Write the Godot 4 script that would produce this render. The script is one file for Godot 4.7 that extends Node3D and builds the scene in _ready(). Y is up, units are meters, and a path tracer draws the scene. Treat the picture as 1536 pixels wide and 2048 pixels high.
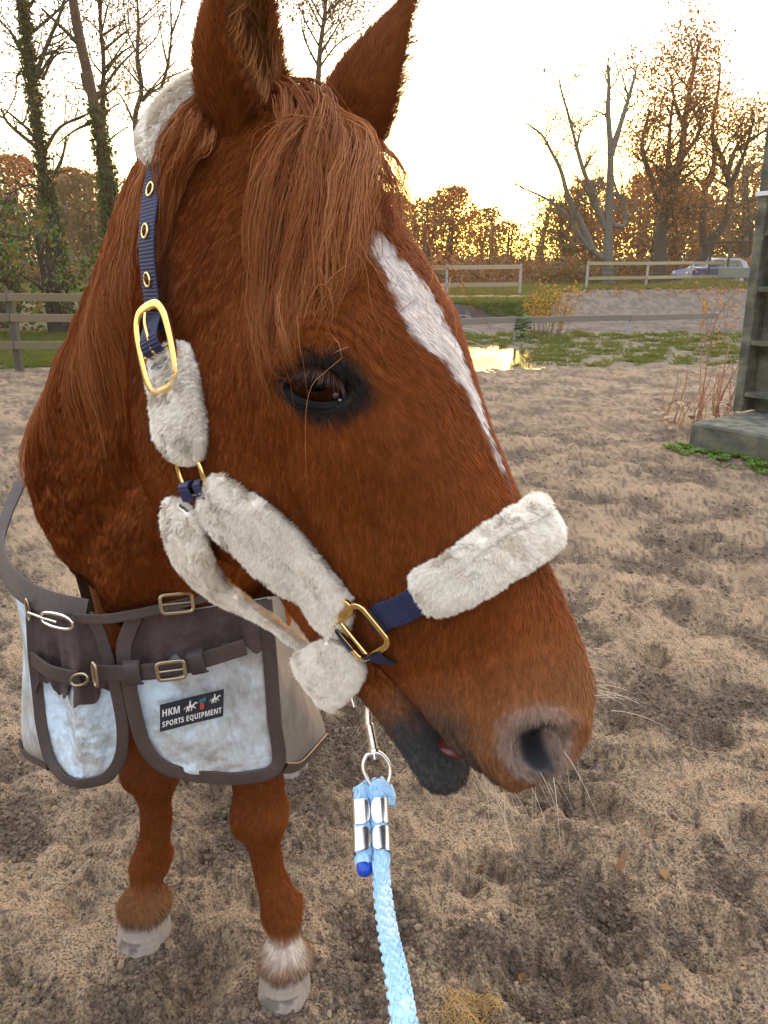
extends Node3D
# A chestnut horse in a fleece-lined head collar, looking past the camera in a sandy paddock at sunset.
# Units are metres, y is up, the camera stands at the origin of the plan and looks along -z.

# the frame of the horse's head: origin at the poll, s to its right, f out of its forehead, l towards its muzzle
const HO := Vector3(-0.0696, 1.6857, -0.7710)
const HS := Vector3(-0.609344, -0.027345, 0.792434)
const HF := Vector3(0.667466, 0.521783, 0.531255)
const HL := Vector3(0.428006, -0.852640, 0.299693)
const HK := 1.1
const EYE := Vector3(0.0, 1.55, 0.0)

var rng := RandomNumberGenerator.new()
var noise := FastNoiseLite.new()
var fine := FastNoiseLite.new()
var t_start := 0

# ---------------------------------------------------------------- small helpers

func stage(what: String) -> void:
	print("%6.1f s  %s" % [(Time.get_ticks_msec() - t_start) / 1000.0, what])

func hp(s: float, f: float, l: float) -> Vector3:
	return HO + (HS * s + HF * f + HL * l) * HK

func lin(r: float, g: float, b: float) -> Color:
	return Color(r, g, b).linear_to_srgb()

func mat(color: Color, rough := 0.8, metal := 0.0) -> StandardMaterial3D:
	var m := StandardMaterial3D.new()
	m.albedo_color = color
	m.roughness = rough
	m.metallic = metal
	m.cull_mode = BaseMaterial3D.CULL_DISABLED
	return m

func vmat(rough := 0.8) -> StandardMaterial3D:
	var m := mat(Color.WHITE, rough)
	m.vertex_color_use_as_albedo = true
	return m

func noise_tex(freq: float, size := 512, ramp: Gradient = null, as_normal := false, seed_ := 1, oct := 4, bump := 6.0) -> NoiseTexture2D:
	var n := FastNoiseLite.new()
	n.seed = seed_
	n.frequency = freq
	n.fractal_octaves = oct
	var t := NoiseTexture2D.new()
	t.width = size
	t.height = size
	t.seamless = true
	t.noise = n
	t.as_normal_map = as_normal
	t.bump_strength = bump
	if ramp:
		t.color_ramp = ramp
	return t

func ramp(stops: Array) -> Gradient:
	var g := Gradient.new()
	var o := PackedFloat32Array()
	var c := PackedColorArray()
	for s in stops:
		o.append(s[0])
		c.append(s[1])
	g.offsets = o
	g.colors = c
	return g

func tag(o: Node, label: String, category: String, group := "", kind := "") -> void:
	o.set_meta("label", label)
	if category != "":
		o.set_meta("category", category)
	if group != "":
		o.set_meta("group", group)
	if kind != "":
		o.set_meta("kind", kind)

var taken := {}
func numbered(called: String) -> String:
	var k: int = taken.get(called, -1) + 1
	taken[called] = k
	return called if k == 0 else "%s_%03d" % [called, k]

func base(called: String, at := Vector3.ZERO) -> Node3D:
	var o := Node3D.new()
	o.name = numbered(called)
	add_child(o)
	o.position = at
	return o

func put(mesh: Mesh, called: String, material: Material, parent: Node = null, at := Vector3.ZERO) -> MeshInstance3D:
	var o := MeshInstance3D.new()
	o.mesh = mesh
	if material:
		o.material_override = material
	if parent == null or parent == self:
		o.name = numbered(called)
		add_child(o)
	else:
		o.name = called
		parent.add_child(o, true)
	o.position = at
	return o

func structure(mesh: Mesh, called: String, material: Material) -> MeshInstance3D:
	var o := put(mesh, called, material)
	o.set_meta("kind", "structure")
	return o

# ---------------------------------------------------------------- meshes

class Build:
	var v := PackedVector3Array()
	var n := PackedVector3Array()
	var c := PackedColorArray()
	var uv := PackedVector2Array()
	var idx := PackedInt32Array()

	func vert(p: Vector3, nn: Vector3, col := Color.WHITE, t := Vector2.ZERO) -> int:
		v.append(p)
		n.append(nn)
		c.append(col)
		uv.append(t)
		return v.size() - 1

	# a triangle whose front is the side that its normals point to
	func tri(a: int, b: int, d: int) -> void:
		var g := (v[b] - v[a]).cross(v[d] - v[a])
		if g.dot(n[a] + n[b] + n[d]) > 0.0:
			idx.append_array([a, d, b])
		else:
			idx.append_array([a, b, d])

	func flat(a: Vector3, b: Vector3, d: Vector3, col := Color.WHITE) -> void:
		var nn := (b - a).cross(d - a).normalized()
		tri(vert(a, nn, col), vert(b, nn, col), vert(d, nn, col))

	func quad(a: Vector3, b: Vector3, d: Vector3, e: Vector3, col := Color.WHITE) -> void:
		var nn := (d - a).cross(e - b).normalized()
		var i := vert(a, nn, col, Vector2(0, 0))
		var j := vert(b, nn, col, Vector2(1, 0))
		var k := vert(d, nn, col, Vector2(1, 1))
		var l := vert(e, nn, col, Vector2(0, 1))
		tri(i, j, k)
		tri(i, k, l)

	# a box with bevelled edges, given by its middle, its half sizes along three axes
	func box(mid: Vector3, x: Vector3, y: Vector3, z: Vector3, col := Color.WHITE, bevel := 0.0) -> void:
		if bevel <= 0.0:
			for s in [-1.0, 1.0]:
				quad_out(mid, mid + x * s - y - z, mid + x * s + y - z, mid + x * s + y + z, mid + x * s - y + z, col)
				quad_out(mid, mid + y * s - x - z, mid + y * s + x - z, mid + y * s + x + z, mid + y * s - x + z, col)
				quad_out(mid, mid + z * s - x - y, mid + z * s + x - y, mid + z * s + x + y, mid + z * s - x + y, col)
			return
		var ax := [x, y, z]
		var ins := []
		for a in ax:
			var u: Vector3 = a
			ins.append(u - u.normalized() * minf(bevel, u.length() * 0.9))
		for k in 3:
			var a: Vector3 = ax[k]
			var b: Vector3 = ins[(k + 1) % 3]
			var d: Vector3 = ins[(k + 2) % 3]
			for s in [-1.0, 1.0]:
				quad_out(mid, mid + a * s - b - d, mid + a * s + b - d, mid + a * s + b + d, mid + a * s - b + d, col)
			# the bevels along axis k
			var ai: Vector3 = ins[k]
			var bf: Vector3 = ax[(k + 1) % 3]
			var df: Vector3 = ax[(k + 2) % 3]
			for s in [-1.0, 1.0]:
				for t in [-1.0, 1.0]:
					quad_out(mid, mid - ai + bf * s + d * t, mid + ai + bf * s + d * t, mid + ai + b * s + df * t, mid - ai + b * s + df * t, col)
		for s in [-1.0, 1.0]:
			for t in [-1.0, 1.0]:
				for w in [-1.0, 1.0]:
					var p0: Vector3 = mid + ax[0] * s + ins[1] * t + ins[2] * w
					var p1: Vector3 = mid + ins[0] * s + ax[1] * t + ins[2] * w
					var p2: Vector3 = mid + ins[0] * s + ins[1] * t + ax[2] * w
					var nn := (p0 + p1 + p2) / 3.0 - mid
					var g := (p1 - p0).cross(p2 - p0).normalized()
					if g.dot(nn) < 0.0:
						g = -g
					tri(vert(p0, g, col), vert(p1, g, col), vert(p2, g, col))

	func quad_out(mid: Vector3, a: Vector3, b: Vector3, d: Vector3, e: Vector3, col: Color) -> void:
		var nn := (d - a).cross(e - b).normalized()
		if nn.dot((a + d) * 0.5 - mid) < 0.0:
			nn = -nn
		var i := vert(a, nn, col, Vector2(0, 0))
		var j := vert(b, nn, col, Vector2(1, 0))
		var k := vert(d, nn, col, Vector2(1, 1))
		var l := vert(e, nn, col, Vector2(0, 1))
		tri(i, j, k)
		tri(i, k, l)

	# a round tube along points, with a radius for each
	func tube(pts: PackedVector3Array, radii: PackedFloat32Array, sides := 8, col := Color.WHITE, capped := true, flat_ := 1.0, closed := false) -> void:
		var k := pts.size()
		if k < 2:
			return
		var first := v.size()
		var side := Vector3.ZERO
		var along := 0.0
		for i in k:
			var a: Vector3
			if closed:
				a = (pts[(i + 1) % k] - pts[(i + k - 1) % k]).normalized()
			else:
				a = (pts[mini(i + 1, k - 1)] - pts[maxi(i - 1, 0)]).normalized()
			if side == Vector3.ZERO:
				side = a.cross(Vector3.UP if absf(a.y) < 0.9 else Vector3.RIGHT).normalized()
			side = (side - a * side.dot(a)).normalized()
			var up := side.cross(a)
			if i > 0:
				along += pts[i].distance_to(pts[i - 1])
			for j in sides + 1:
				var t := TAU * j / sides
				var nn := side * cos(t) + up * sin(t)
				vert(pts[i] + (side * cos(t) + up * sin(t) * flat_) * radii[i], nn, col, Vector2(float(j) / sides, along))
		var last := k if closed else k - 1
		for i in last:
			for j in sides:
				var a := first + i * (sides + 1) + j
				var b := first + ((i + 1) % k) * (sides + 1) + j
				tri(a, a + 1, b)
				tri(a + 1, b + 1, b)
		if capped and not closed:
			for e in [0, k - 1]:
				var nn: Vector3 = (pts[0] - pts[1]).normalized() if e == 0 else (pts[k - 1] - pts[k - 2]).normalized()
				var mid := vert(pts[e] + nn * radii[e] * 0.3, nn, col)
				for j in sides:
					var a := vert(v[first + e * (sides + 1) + j], nn, col)
					var b := vert(v[first + e * (sides + 1) + j + 1], nn, col)
					tri(mid, a, b)

	# a grid of n rows of m points with normals of its own
	func sheet(sh: Sheet, cols := PackedColorArray()) -> void:
		var first := v.size()
		v.append_array(sh.p)
		n.append_array(sh.nr)
		if cols.size() == sh.p.size():
			c.append_array(cols)
		else:
			var w := PackedColorArray()
			w.resize(sh.p.size())
			w.fill(Color.WHITE)
			c.append_array(w)
		if sh.uv.size() == sh.p.size():
			uv.append_array(sh.uv)
		else:
			var z := PackedVector2Array()
			z.resize(sh.p.size())
			uv.append_array(z)
		var last := sh.m if sh.closed else sh.m - 1
		for i in sh.n - 1:
			for j in last:
				var a := first + i * sh.m + j
				var b := first + i * sh.m + (j + 1) % sh.m
				tri(a, b, a + sh.m)
				tri(b, b + sh.m, a + sh.m)

	func done() -> ArrayMesh:
		var arr := []
		arr.resize(Mesh.ARRAY_MAX)
		arr[Mesh.ARRAY_VERTEX] = v
		arr[Mesh.ARRAY_NORMAL] = n
		arr[Mesh.ARRAY_COLOR] = c
		arr[Mesh.ARRAY_TEX_UV] = uv
		arr[Mesh.ARRAY_INDEX] = idx
		var mesh := ArrayMesh.new()
		mesh.add_surface_from_arrays(Mesh.PRIMITIVE_TRIANGLES, arr)
		return mesh

class Sheet:
	var n := 0
	var m := 0
	var closed := true
	var p := PackedVector3Array()
	var nr := PackedVector3Array()
	var q := PackedVector3Array()    # coordinates of its own: (s, f, l) of the head, and so on
	var uv := PackedVector2Array()

	# normals from the neighbours, turned so that they point away from `inner`, or along `out`
	func finish(inner: Vector3, out := Vector3.ZERO) -> void:
		nr.resize(n * m)
		var sum := 0.0
		for i in n:
			var i0 := maxi(i - 1, 0)
			var i1 := mini(i + 1, n - 1)
			for j in m:
				var j0 := (j + m - 1) % m if closed else maxi(j - 1, 0)
				var j1 := (j + 1) % m if closed else mini(j + 1, m - 1)
				var k := (p[i1 * m + j] - p[i0 * m + j]).cross(p[i * m + j1] - p[i * m + j0])
				nr[i * m + j] = k.normalized()
				if out != Vector3.ZERO:
					sum += k.dot(out)
		if out == Vector3.ZERO:
			var i := int(n / 2.0)
			var mid := Vector3.ZERO
			for j in m:
				mid += p[i * m + j] / m
			for j in m:
				sum += nr[i * m + j].dot(p[i * m + j] - (mid if inner == Vector3.INF else inner))
		if sum < 0.0:
			for k in nr.size():
				nr[k] = -nr[k]

	func at(u: float, w: float) -> Vector3:      # u 0..n-1, w 0..m
		var i := clampi(int(u), 0, n - 2)
		var fi := clampf(u - i, 0.0, 1.0)
		var j := int(floor(w))
		var fj := w - j
		var a := (j % m + m) % m if closed else clampi(j, 0, m - 1)
		var b := (a + 1) % m if closed else mini(a + 1, m - 1)
		return p[i * m + a].lerp(p[i * m + b], fj).lerp(p[(i + 1) * m + a].lerp(p[(i + 1) * m + b], fj), fi)

	func normal_at(u: float, w: float) -> Vector3:
		var i := clampi(int(u), 0, n - 2)
		var fi := clampf(u - i, 0.0, 1.0)
		var j := int(floor(w))
		var fj := w - j
		var a := (j % m + m) % m if closed else clampi(j, 0, m - 1)
		var b := (a + 1) % m if closed else mini(a + 1, m - 1)
		return nr[i * m + a].lerp(nr[i * m + b], fj).lerp(nr[(i + 1) * m + a].lerp(nr[(i + 1) * m + b], fj), fi).normalized()

# a smooth curve through points: k samples
func curve(pts: Array, k: int, closed := false) -> PackedVector3Array:
	var out := PackedVector3Array()
	var c := pts.size()
	var segs := c if closed else c - 1
	for i in k:
		var x := float(i) / (k if closed else k - 1) * segs
		var a := mini(int(x), segs - 1)
		var f := x - a
		var pa: Vector3 = pts[a]
		var pb: Vector3 = pts[(a + 1) % c]
		var pre: Vector3 = pts[(a - 1 + c) % c] if closed or a > 0 else pa * 2.0 - pb
		var post: Vector3 = pts[(a + 2) % c] if closed or a + 2 < c else pb * 2.0 - pa
		out.append(pa.cubic_interpolate(pb, pre, post, f))
	return out

func curve1(vals: Array, k: int) -> PackedFloat32Array:
	var pts := []
	for x in vals:
		pts.append(Vector3(x, 0, 0))
	var out := PackedFloat32Array()
	for p in curve(pts, k):
		out.append(p.x)
	return out

func bump(d: float) -> float:
	return exp(-d * d)

func smooth(a: float, b: float, x: float) -> float:
	return smoothstep(a, b, x)

# ---------------------------------------------------------------- the horse

# stations along the head: l, top f, bottom f, half widths at the fractions HQ of the way down
const HQ := [0.06, 0.2, 0.4, 0.6, 0.8, 0.95]
const HEAD := [
	[-0.035, -0.030, -0.19, [0.020, 0.040, 0.052, 0.054, 0.045, 0.020]],
	[0.00, -0.006, -0.235, [0.028, 0.050, 0.060, 0.062, 0.05, 0.025]],
	[0.05, 0.004, -0.295, [0.040, 0.066, 0.074, 0.074, 0.06, 0.03]],
	[0.10, 0.012, -0.348, [0.054, 0.084, 0.086, 0.082, 0.068, 0.035]],
	[0.15, 0.018, -0.382, [0.064, 0.098, 0.093, 0.087, 0.074, 0.04]],
	[0.19, 0.019, -0.395, [0.068, 0.108, 0.097, 0.090, 0.077, 0.042]],
	[0.23, 0.018, -0.388, [0.064, 0.105, 0.097, 0.090, 0.078, 0.042]],
	[0.27, 0.015, -0.362, [0.054, 0.089, 0.091, 0.086, 0.073, 0.04]],
	[0.31, 0.012, -0.320, [0.045, 0.072, 0.082, 0.078, 0.065, 0.034]],
	[0.35, 0.010, -0.275, [0.039, 0.060, 0.070, 0.067, 0.057, 0.03]],
	[0.40, 0.008, -0.228, [0.034, 0.051, 0.058, 0.057, 0.050, 0.028]],
	[0.45, 0.006, -0.190, [0.031, 0.046, 0.053, 0.054, 0.048, 0.027]],
	[0.49, 0.003, -0.168, [0.031, 0.048, 0.056, 0.056, 0.048, 0.026]],
	[0.53, -0.005, -0.150, [0.034, 0.053, 0.061, 0.059, 0.048, 0.025]],
	[0.555, -0.016, -0.137, [0.035, 0.053, 0.060, 0.056, 0.046, 0.022]],
	[0.576, -0.034, -0.124, [0.028, 0.046, 0.052, 0.048, 0.039, 0.018]],
	[0.589, -0.060, -0.108, [0.012, 0.026, 0.030, 0.029, 0.022, 0.012]],
	[0.592, -0.078, -0.096, [0.002, 0.004, 0.005, 0.005, 0.004, 0.002]],
]
# lower jaw and lip: f, l, half depth, half width
const JAW := [[-0.245, 0.33, 0.040, 0.040], [-0.228, 0.39, 0.042, 0.042], [-0.210, 0.44, 0.042, 0.042], [-0.196, 0.485, 0.034, 0.038], [-0.192, 0.52, 0.026, 0.034], [-0.190, 0.552, 0.022, 0.031], [-0.188, 0.578, 0.021, 0.028], [-0.186, 0.592, 0.013, 0.018], [-0.186, 0.598, 0.002, 0.003]]
# neck and trunk: middle, half width, half depth, how far its sides have turned to the trunk's
const NECK := [
	[Vector3(-0.140, 1.562, -0.860), 0.080, 0.135, 0.0], [Vector3(-0.200, 1.495, -0.950), 0.094, 0.182, 0.1], [Vector3(-0.272, 1.400, -1.060), 0.118, 0.200, 0.25],
	[Vector3(-0.350, 1.285, -1.200), 0.165, 0.220, 0.5], [Vector3(-0.405, 1.170, -1.350), 0.210, 0.255, 0.75], [Vector3(-0.42, 1.10, -1.54), 0.235, 0.31, 1.0],
	[Vector3(-0.43, 1.06, -1.80), 0.255, 0.34, 1.0], [Vector3(-0.43, 1.05, -2.20), 0.27, 0.35, 1.0], [Vector3(-0.43, 1.10, -2.55), 0.26, 0.32, 1.0], [Vector3(-0.43, 1.10, -2.80), 0.13, 0.20, 1.0]]
# locks of the forelock, from its root to its tip, on the head
const FORELOCK := [
	[Vector3(0.022, -0.010, 0.014), Vector3(0.048, -0.023, 0.048), Vector3(0.072, -0.036, 0.092), Vector3(0.094, -0.054, 0.145), Vector3(0.109, -0.070, 0.194), Vector3(0.105, -0.084, 0.235)],
	[Vector3(0.002, -0.004, 0.006), Vector3(0.041, -0.013, 0.055), Vector3(0.068, -0.026, 0.099), Vector3(0.092, -0.044, 0.151), Vector3(0.107, -0.059, 0.200), Vector3(0.104, -0.065, 0.235)],
	[Vector3(-0.005, -0.007, -0.002), Vector3(0.030, -0.004, 0.061), Vector3(0.060, -0.013, 0.107), Vector3(0.086, -0.027, 0.161), Vector3(0.101, -0.044, 0.200), Vector3(0.106, -0.058, 0.217)],
	[Vector3(-0.005, -0.005, 0.005), Vector3(0.018, 0.003, 0.064), Vector3(0.050, -0.003, 0.114), Vector3(0.071, -0.011, 0.154), Vector3(0.086, -0.024, 0.183), Vector3(0.098, -0.039, 0.203)],
	[Vector3(-0.010, -0.003, 0.017), Vector3(0.001, 0.007, 0.066), Vector3(0.036, 0.006, 0.119), Vector3(0.058, -0.000, 0.162), Vector3(0.071, -0.008, 0.181), Vector3(0.083, -0.020, 0.194)],
	[Vector3(-0.010, -0.001, 0.027), Vector3(-0.014, 0.004, 0.063), Vector3(0.005, 0.012, 0.101), Vector3(0.013, 0.013, 0.120), Vector3(0.019, 0.014, 0.133), Vector3(0.025, 0.014, 0.146)],
	[Vector3(-0.014, -0.002, 0.031), Vector3(-0.016, 0.004, 0.068), Vector3(-0.022, 0.008, 0.097), Vector3(-0.015, 0.012, 0.114), Vector3(-0.007, 0.016, 0.130), Vector3(-0.001, 0.017, 0.144)],
]
# the lock that falls in front of the poll strap, beside the right ear
const EAR_LOCK := [
	[Vector3(0.046, -0.075, -0.035), Vector3(0.055, -0.097, -0.022), Vector3(0.060, -0.111, -0.008), Vector3(0.064, -0.127, 0.005), Vector3(0.068, -0.139, 0.021), Vector3(0.073, -0.152, 0.042)],
	[Vector3(0.042, -0.065, -0.035), Vector3(0.054, -0.080, -0.015), Vector3(0.060, -0.099, 0.000), Vector3(0.066, -0.120, 0.015), Vector3(0.071, -0.137, 0.032), Vector3(0.077, -0.155, 0.059)],
	[Vector3(0.045, -0.056, -0.019), Vector3(0.056, -0.066, 0.005), Vector3(0.062, -0.086, 0.014), Vector3(0.067, -0.108, 0.023), Vector3(0.073, -0.131, 0.041), Vector3(0.079, -0.155, 0.069)],
]
const EYE_AT := Vector3(0.0965, -0.0385, 0.224)
const NOSTRIL_AT := Vector3(0.045, -0.031, 0.550)

var head: Sheet
var jaw: Sheet
var neck: Sheet
var ears: Array = []
var legs: Array = []
var eye_axis: Vector3
var eye_x: Vector3
var eye_y: Vector3

func eye_frame() -> void:
	eye_axis = (HS * 0.80 + HF * 0.57 + HL * 0.15).normalized()
	eye_x = (HS * -0.023 + HF * 0.027 + HL * 0.028).normalized()
	eye_x = (eye_x - eye_axis * eye_x.dot(eye_axis)).normalized()
	eye_y = eye_axis.cross(eye_x)
	if eye_y.y < 0.0:
		eye_y = -eye_y

# distance of a direction in the eye's plane from its almond edge
func almond(a: float) -> float:
	var c := cos(a)
	var s := sin(a)
	var up := 0.0150 if s > 0.0 else 0.0125
	return 1.0 / sqrt(pow(c / 0.0270, 2.0) + pow(s / up, 2.0)) * (1.0 - 0.10 * pow(absf(c), 6.0))

# where on the head's surface a place (s, f, l) lies
func locate(q: Vector3) -> Vector2:
	var best := 1e9
	var at := 0
	for k in range(0, head.q.size(), 2):
		var d := head.q[k].distance_squared_to(q)
		if d < best:
			best = d
			at = k
	var w := float(at % head.m)
	if w > head.m * 0.5 and w > head.m * 0.75:
		w -= head.m
	return Vector2(float(at) / head.m, w)

func make_head() -> Sheet:
	var n := 320
	var m := 208
	var rings := []
	for st in HEAD:
		var half := [Vector2(0, st[1])]
		for k in 6:
			half.append(Vector2(st[3][k], lerpf(st[1], st[2], HQ[k])))
		half.append(Vector2(0, st[2]))
		for k in range(6, 0, -1):
			half.append(Vector2(-half[k].x, half[k].y))
		rings.append(half)
	var sh := Sheet.new()
	sh.n = n
	sh.m = m
	sh.p.resize(n * m)
	sh.q.resize(n * m)
	var segs := HEAD.size() - 1
	for i in n:
		var x := pow(float(i) / (n - 1), 0.93) * segs
		var a := mini(int(x), segs - 1)
		var f := x - a
		var i0 := maxi(a - 1, 0)
		var i3 := mini(a + 2, segs)
		var l := cubic_interpolate(HEAD[a][0], HEAD[a + 1][0], HEAD[i0][0], HEAD[i3][0], f)
		var ctl: Array[Vector2] = []
		for k in 14:
			var pa: Vector2 = rings[a][k]
			ctl.append(pa.cubic_interpolate(rings[a + 1][k], rings[i0][k], rings[i3][k], f))
		for j in m:
			var y := float(j) / m * 14.0
			var b := int(y)
			var pt := ctl[b].cubic_interpolate(ctl[(b + 1) % 14], ctl[(b + 13) % 14], ctl[(b + 2) % 14], y - b)
			sh.q[i * m + j] = Vector3(pt.x, pt.y, l)
			sh.p[i * m + j] = hp(pt.x, pt.y, l)
	sh.finish(Vector3.INF)
	# muscles, bones, eye sockets and nostrils
	var eye := hp(EYE_AT.x, EYE_AT.y, EYE_AT.z)
	var eye_l := hp(-EYE_AT.x, EYE_AT.y, EYE_AT.z)
	for k in sh.p.size():
		var q := sh.q[k]
		var nr := sh.nr[k]
		var s := absf(q.x)
		var d := 0.0
		if q.z > 0.02 and q.z < 0.46:
			d += 0.008 * bump(Vector2((q.y + 0.030) / 0.030, (q.z - 0.193) / 0.026).length()) * smooth(0.05, 0.09, s)
			d -= 0.007 * bump(Vector2((q.y + 0.045) / 0.030, (q.z - 0.135) / 0.030).length()) * smooth(0.04, 0.07, s)
			d += 0.006 * bump(Vector2((q.y + 0.23) / 0.09, (q.z - 0.19) / 0.09).length()) * smooth(0.04, 0.07, s)
			d += 0.005 * bump((q.y + 0.105 + (q.z - 0.31) * 0.12) / 0.014) * smooth(0.25, 0.29, q.z) * (1.0 - smooth(0.34, 0.38, q.z)) * smooth(0.04, 0.06, s)
			d -= 0.005 * bump((q.y + 0.16 + (q.z - 0.31) * 0.5) / 0.035) * smooth(0.27, 0.31, q.z) * (1.0 - smooth(0.37, 0.43, q.z)) * smooth(0.03, 0.05, s)
			d += 0.0035 * bump((q.z - 0.300 - (q.y + 0.25) * 0.35) / 0.016) * smooth(-0.34, -0.30, q.y) * (1.0 - smooth(-0.21, -0.16, q.y)) * smooth(0.04, 0.06, s)
		if q.z > 0.15 and q.z < 0.30 and s > 0.04:
			var e := sh.p[k] - (eye if q.x > 0.0 else eye_l)
			if q.x > 0.0:
				var ex := e.dot(eye_x)
				var ey := e.dot(eye_y)
				var r := Vector2(ex, ey).length()
				var edge := almond(atan2(ey, ex))
				if e.dot(eye_axis) > -0.05:
					d -= 0.024 * (1.0 - smooth(edge * 1.02, edge * 1.28, r))
					var up := smooth(-0.3, 0.5, ey / maxf(r, 0.001))
					d += 0.0014 * sin((r - 0.03) / 0.0085 * TAU) * up * smooth(0.026, 0.034, r) * (1.0 - smooth(0.056, 0.066, r))
		if q.z > 0.46:
			var dx := (q.z - NOSTRIL_AT.z) / 0.0215 - (q.y - NOSTRIL_AT.y) * 8.0
			var dy := (q.y - NOSTRIL_AT.y) / 0.0195
			var dz := (s - NOSTRIL_AT.x) / 0.024
			var r := sqrt(dx * dx + dy * dy + dz * dz * 0.5)
			d -= 0.030 * (1.0 - smooth(0.66, 1.06, r))
			d += (0.0045 if q.x > 0.0 else 0.002) * bump((r - 1.38) / 0.28)
			d += 0.007 * bump(Vector2((q.z - 0.553) / 0.010, (q.y + 0.024) / 0.006).length()) * bump((s - 0.038) / 0.010)
			d += 0.0012 * sin(q.y * 300.0 + q.z * 130.0) * smooth(0.48, 0.53, q.z) * smooth(0.03, 0.045, s) * (1.0 - smooth(-0.075, -0.05, q.y))
		if q.z > 0.48 and q.y < -0.08:
			d -= 0.006 * smooth(0.50, 0.56, q.z) * bump((q.y + 0.105) / 0.012)
		d += 0.0012 * noise.get_noise_3d(q.x * 260.0, q.y * 260.0, q.z * 260.0)
		sh.p[k] += nr * d
	sh.finish(Vector3.INF)
	return sh

# a tube with elliptic rings: middle, half sizes along a and b, the directions a and b
func make_tube(mid: PackedVector3Array, a: Array, b: Array, ra: PackedFloat32Array, rb: PackedFloat32Array, m: int, narrow_top := 0.0, narrow_low := 0.0) -> Sheet:
	var n := mid.size()
	var sh := Sheet.new()
	sh.n = n
	sh.m = m
	for i in n:
		for j in m:
			var t := TAU * j / m
			var c := cos(t)
			var w := 1.0 - narrow_top * pow(maxf(c, 0.0), 2.0) - narrow_low * pow(maxf(-c, 0.0), 2.0)
			sh.p.append(mid[i] + a[i] * (sin(t) * ra[i] * w) + b[i] * (c * rb[i]))
			sh.q.append(Vector3(c, sin(t), float(i) / (n - 1)))
	sh.finish(Vector3.INF)
	return sh

func same(v: Vector3, n: int) -> Array:
	var out := []
	for i in n:
		out.append(v)
	return out

func make_jaw() -> Sheet:
	var mids := []
	var w := []
	var d := []
	for x in JAW:
		mids.append(hp(0, x[0], x[1]))
		d.append(x[2] * HK)
		w.append(x[3] * HK)
	var n := 90
	var sh := make_tube(curve(mids, n), same(HS, n), same(HF, n), curve1(w, n), curve1(d, n), 72)
	for k in sh.p.size():
		var e := sh.p[k] - HO
		sh.q[k] = Vector3(e.dot(HS), e.dot(HF), e.dot(HL)) / HK
	return sh

func make_neck() -> Sheet:
	var k := NECK.size()
	var mids := []
	var ra := []
	var rb := []
	var la := []
	var lb := []
	for i in k:
		mids.append(NECK[i][0])
		ra.append(NECK[i][1])
		rb.append(NECK[i][2])
		var t: Vector3 = (NECK[mini(i + 1, k - 1)][0] - NECK[maxi(i - 1, 0)][0]).normalized()
		var side := HS.lerp(Vector3(-1, 0, 0), NECK[i][3])
		side = (side - t * side.dot(t)).normalized()
		var up := t.cross(side)
		la.append(side)
		lb.append(up if up.y > 0.0 else -up)
	var n := 170
	var a := []
	var b := []
	for v in curve(la, n):
		a.append(v)
	for v in curve(lb, n):
		b.append(v)
	var sh := make_tube(curve(mids, n), a, b, curve1(ra, n), curve1(rb, n), 144, 0.35, 0.15)
	for i in n:
		var t := float(i) / (n - 1) * (k - 1)
		for j in sh.m:
			var kk := i * sh.m + j
			var th := TAU * j / sh.m
			var d := 0.0
			# the groove of the jugular vein between two long muscles, and the breast's middle furrow
			var fade := smooth(0.3, 1.0, t) * (1.0 - smooth(4.2, 5.2, t))
			d -= 0.018 * bump((th - 1.95 - 0.10 * t) / 0.17) * fade
			d += 0.013 * bump((th - 2.45 - 0.06 * t) / 0.20) * fade
			d -= 0.012 * bump((th - 2.95) / 0.2) * fade
			d += 0.012 * bump((th - 1.45) / 0.25) * fade
			d += 0.009 * bump((th - 3.45) / 0.22) * fade
			d += 0.006 * noise.get_noise_3d(t * 40.0, th * 45.0, 3.0)
			sh.p[kk] += sh.nr[kk] * d
			sh.q[kk].z = t
	sh.finish(Vector3.INF)
	return sh

func make_ear(foot: Vector3, axis: Vector3, open: Vector3, length: float, wide: float, lean: Vector3) -> Sheet:
	var n := 46
	var m := 56
	var w := curve1([0.30, 0.62, 0.90, 1.0, 0.94, 0.76, 0.52, 0.25, 0.02], n)
	var ax := axis.normalized()
	var op := (open - ax * open.dot(ax)).normalized()
	var side := ax.cross(op)
	var sh := Sheet.new()
	sh.n = n
	sh.m = m
	for i in n:
		var t := float(i) / (n - 1)
		var mid := foot + ax * length * t + lean * t * t
		var g := lerpf(3.05, 1.75, smooth(0.05, 0.55, t))
		for j in m:
			var out := j < int(m / 2.0)
			var x := float(j) / (m / 2.0 - 1.0) if out else 1.0 - float(j - m / 2.0) / (m / 2.0 - 1.0)
			var th := lerpf(-g, g, x)
			var r := w[i] * wide * (1.0 if out else 0.86 - 0.08 * absf(th) / g)
			sh.p.append(mid + side * sin(th) * r - op * cos(th) * r * 0.8)
			sh.q.append(Vector3(1.0 if out else 0.0, th / g, t))
	sh.finish(Vector3.INF)
	return sh

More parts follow.
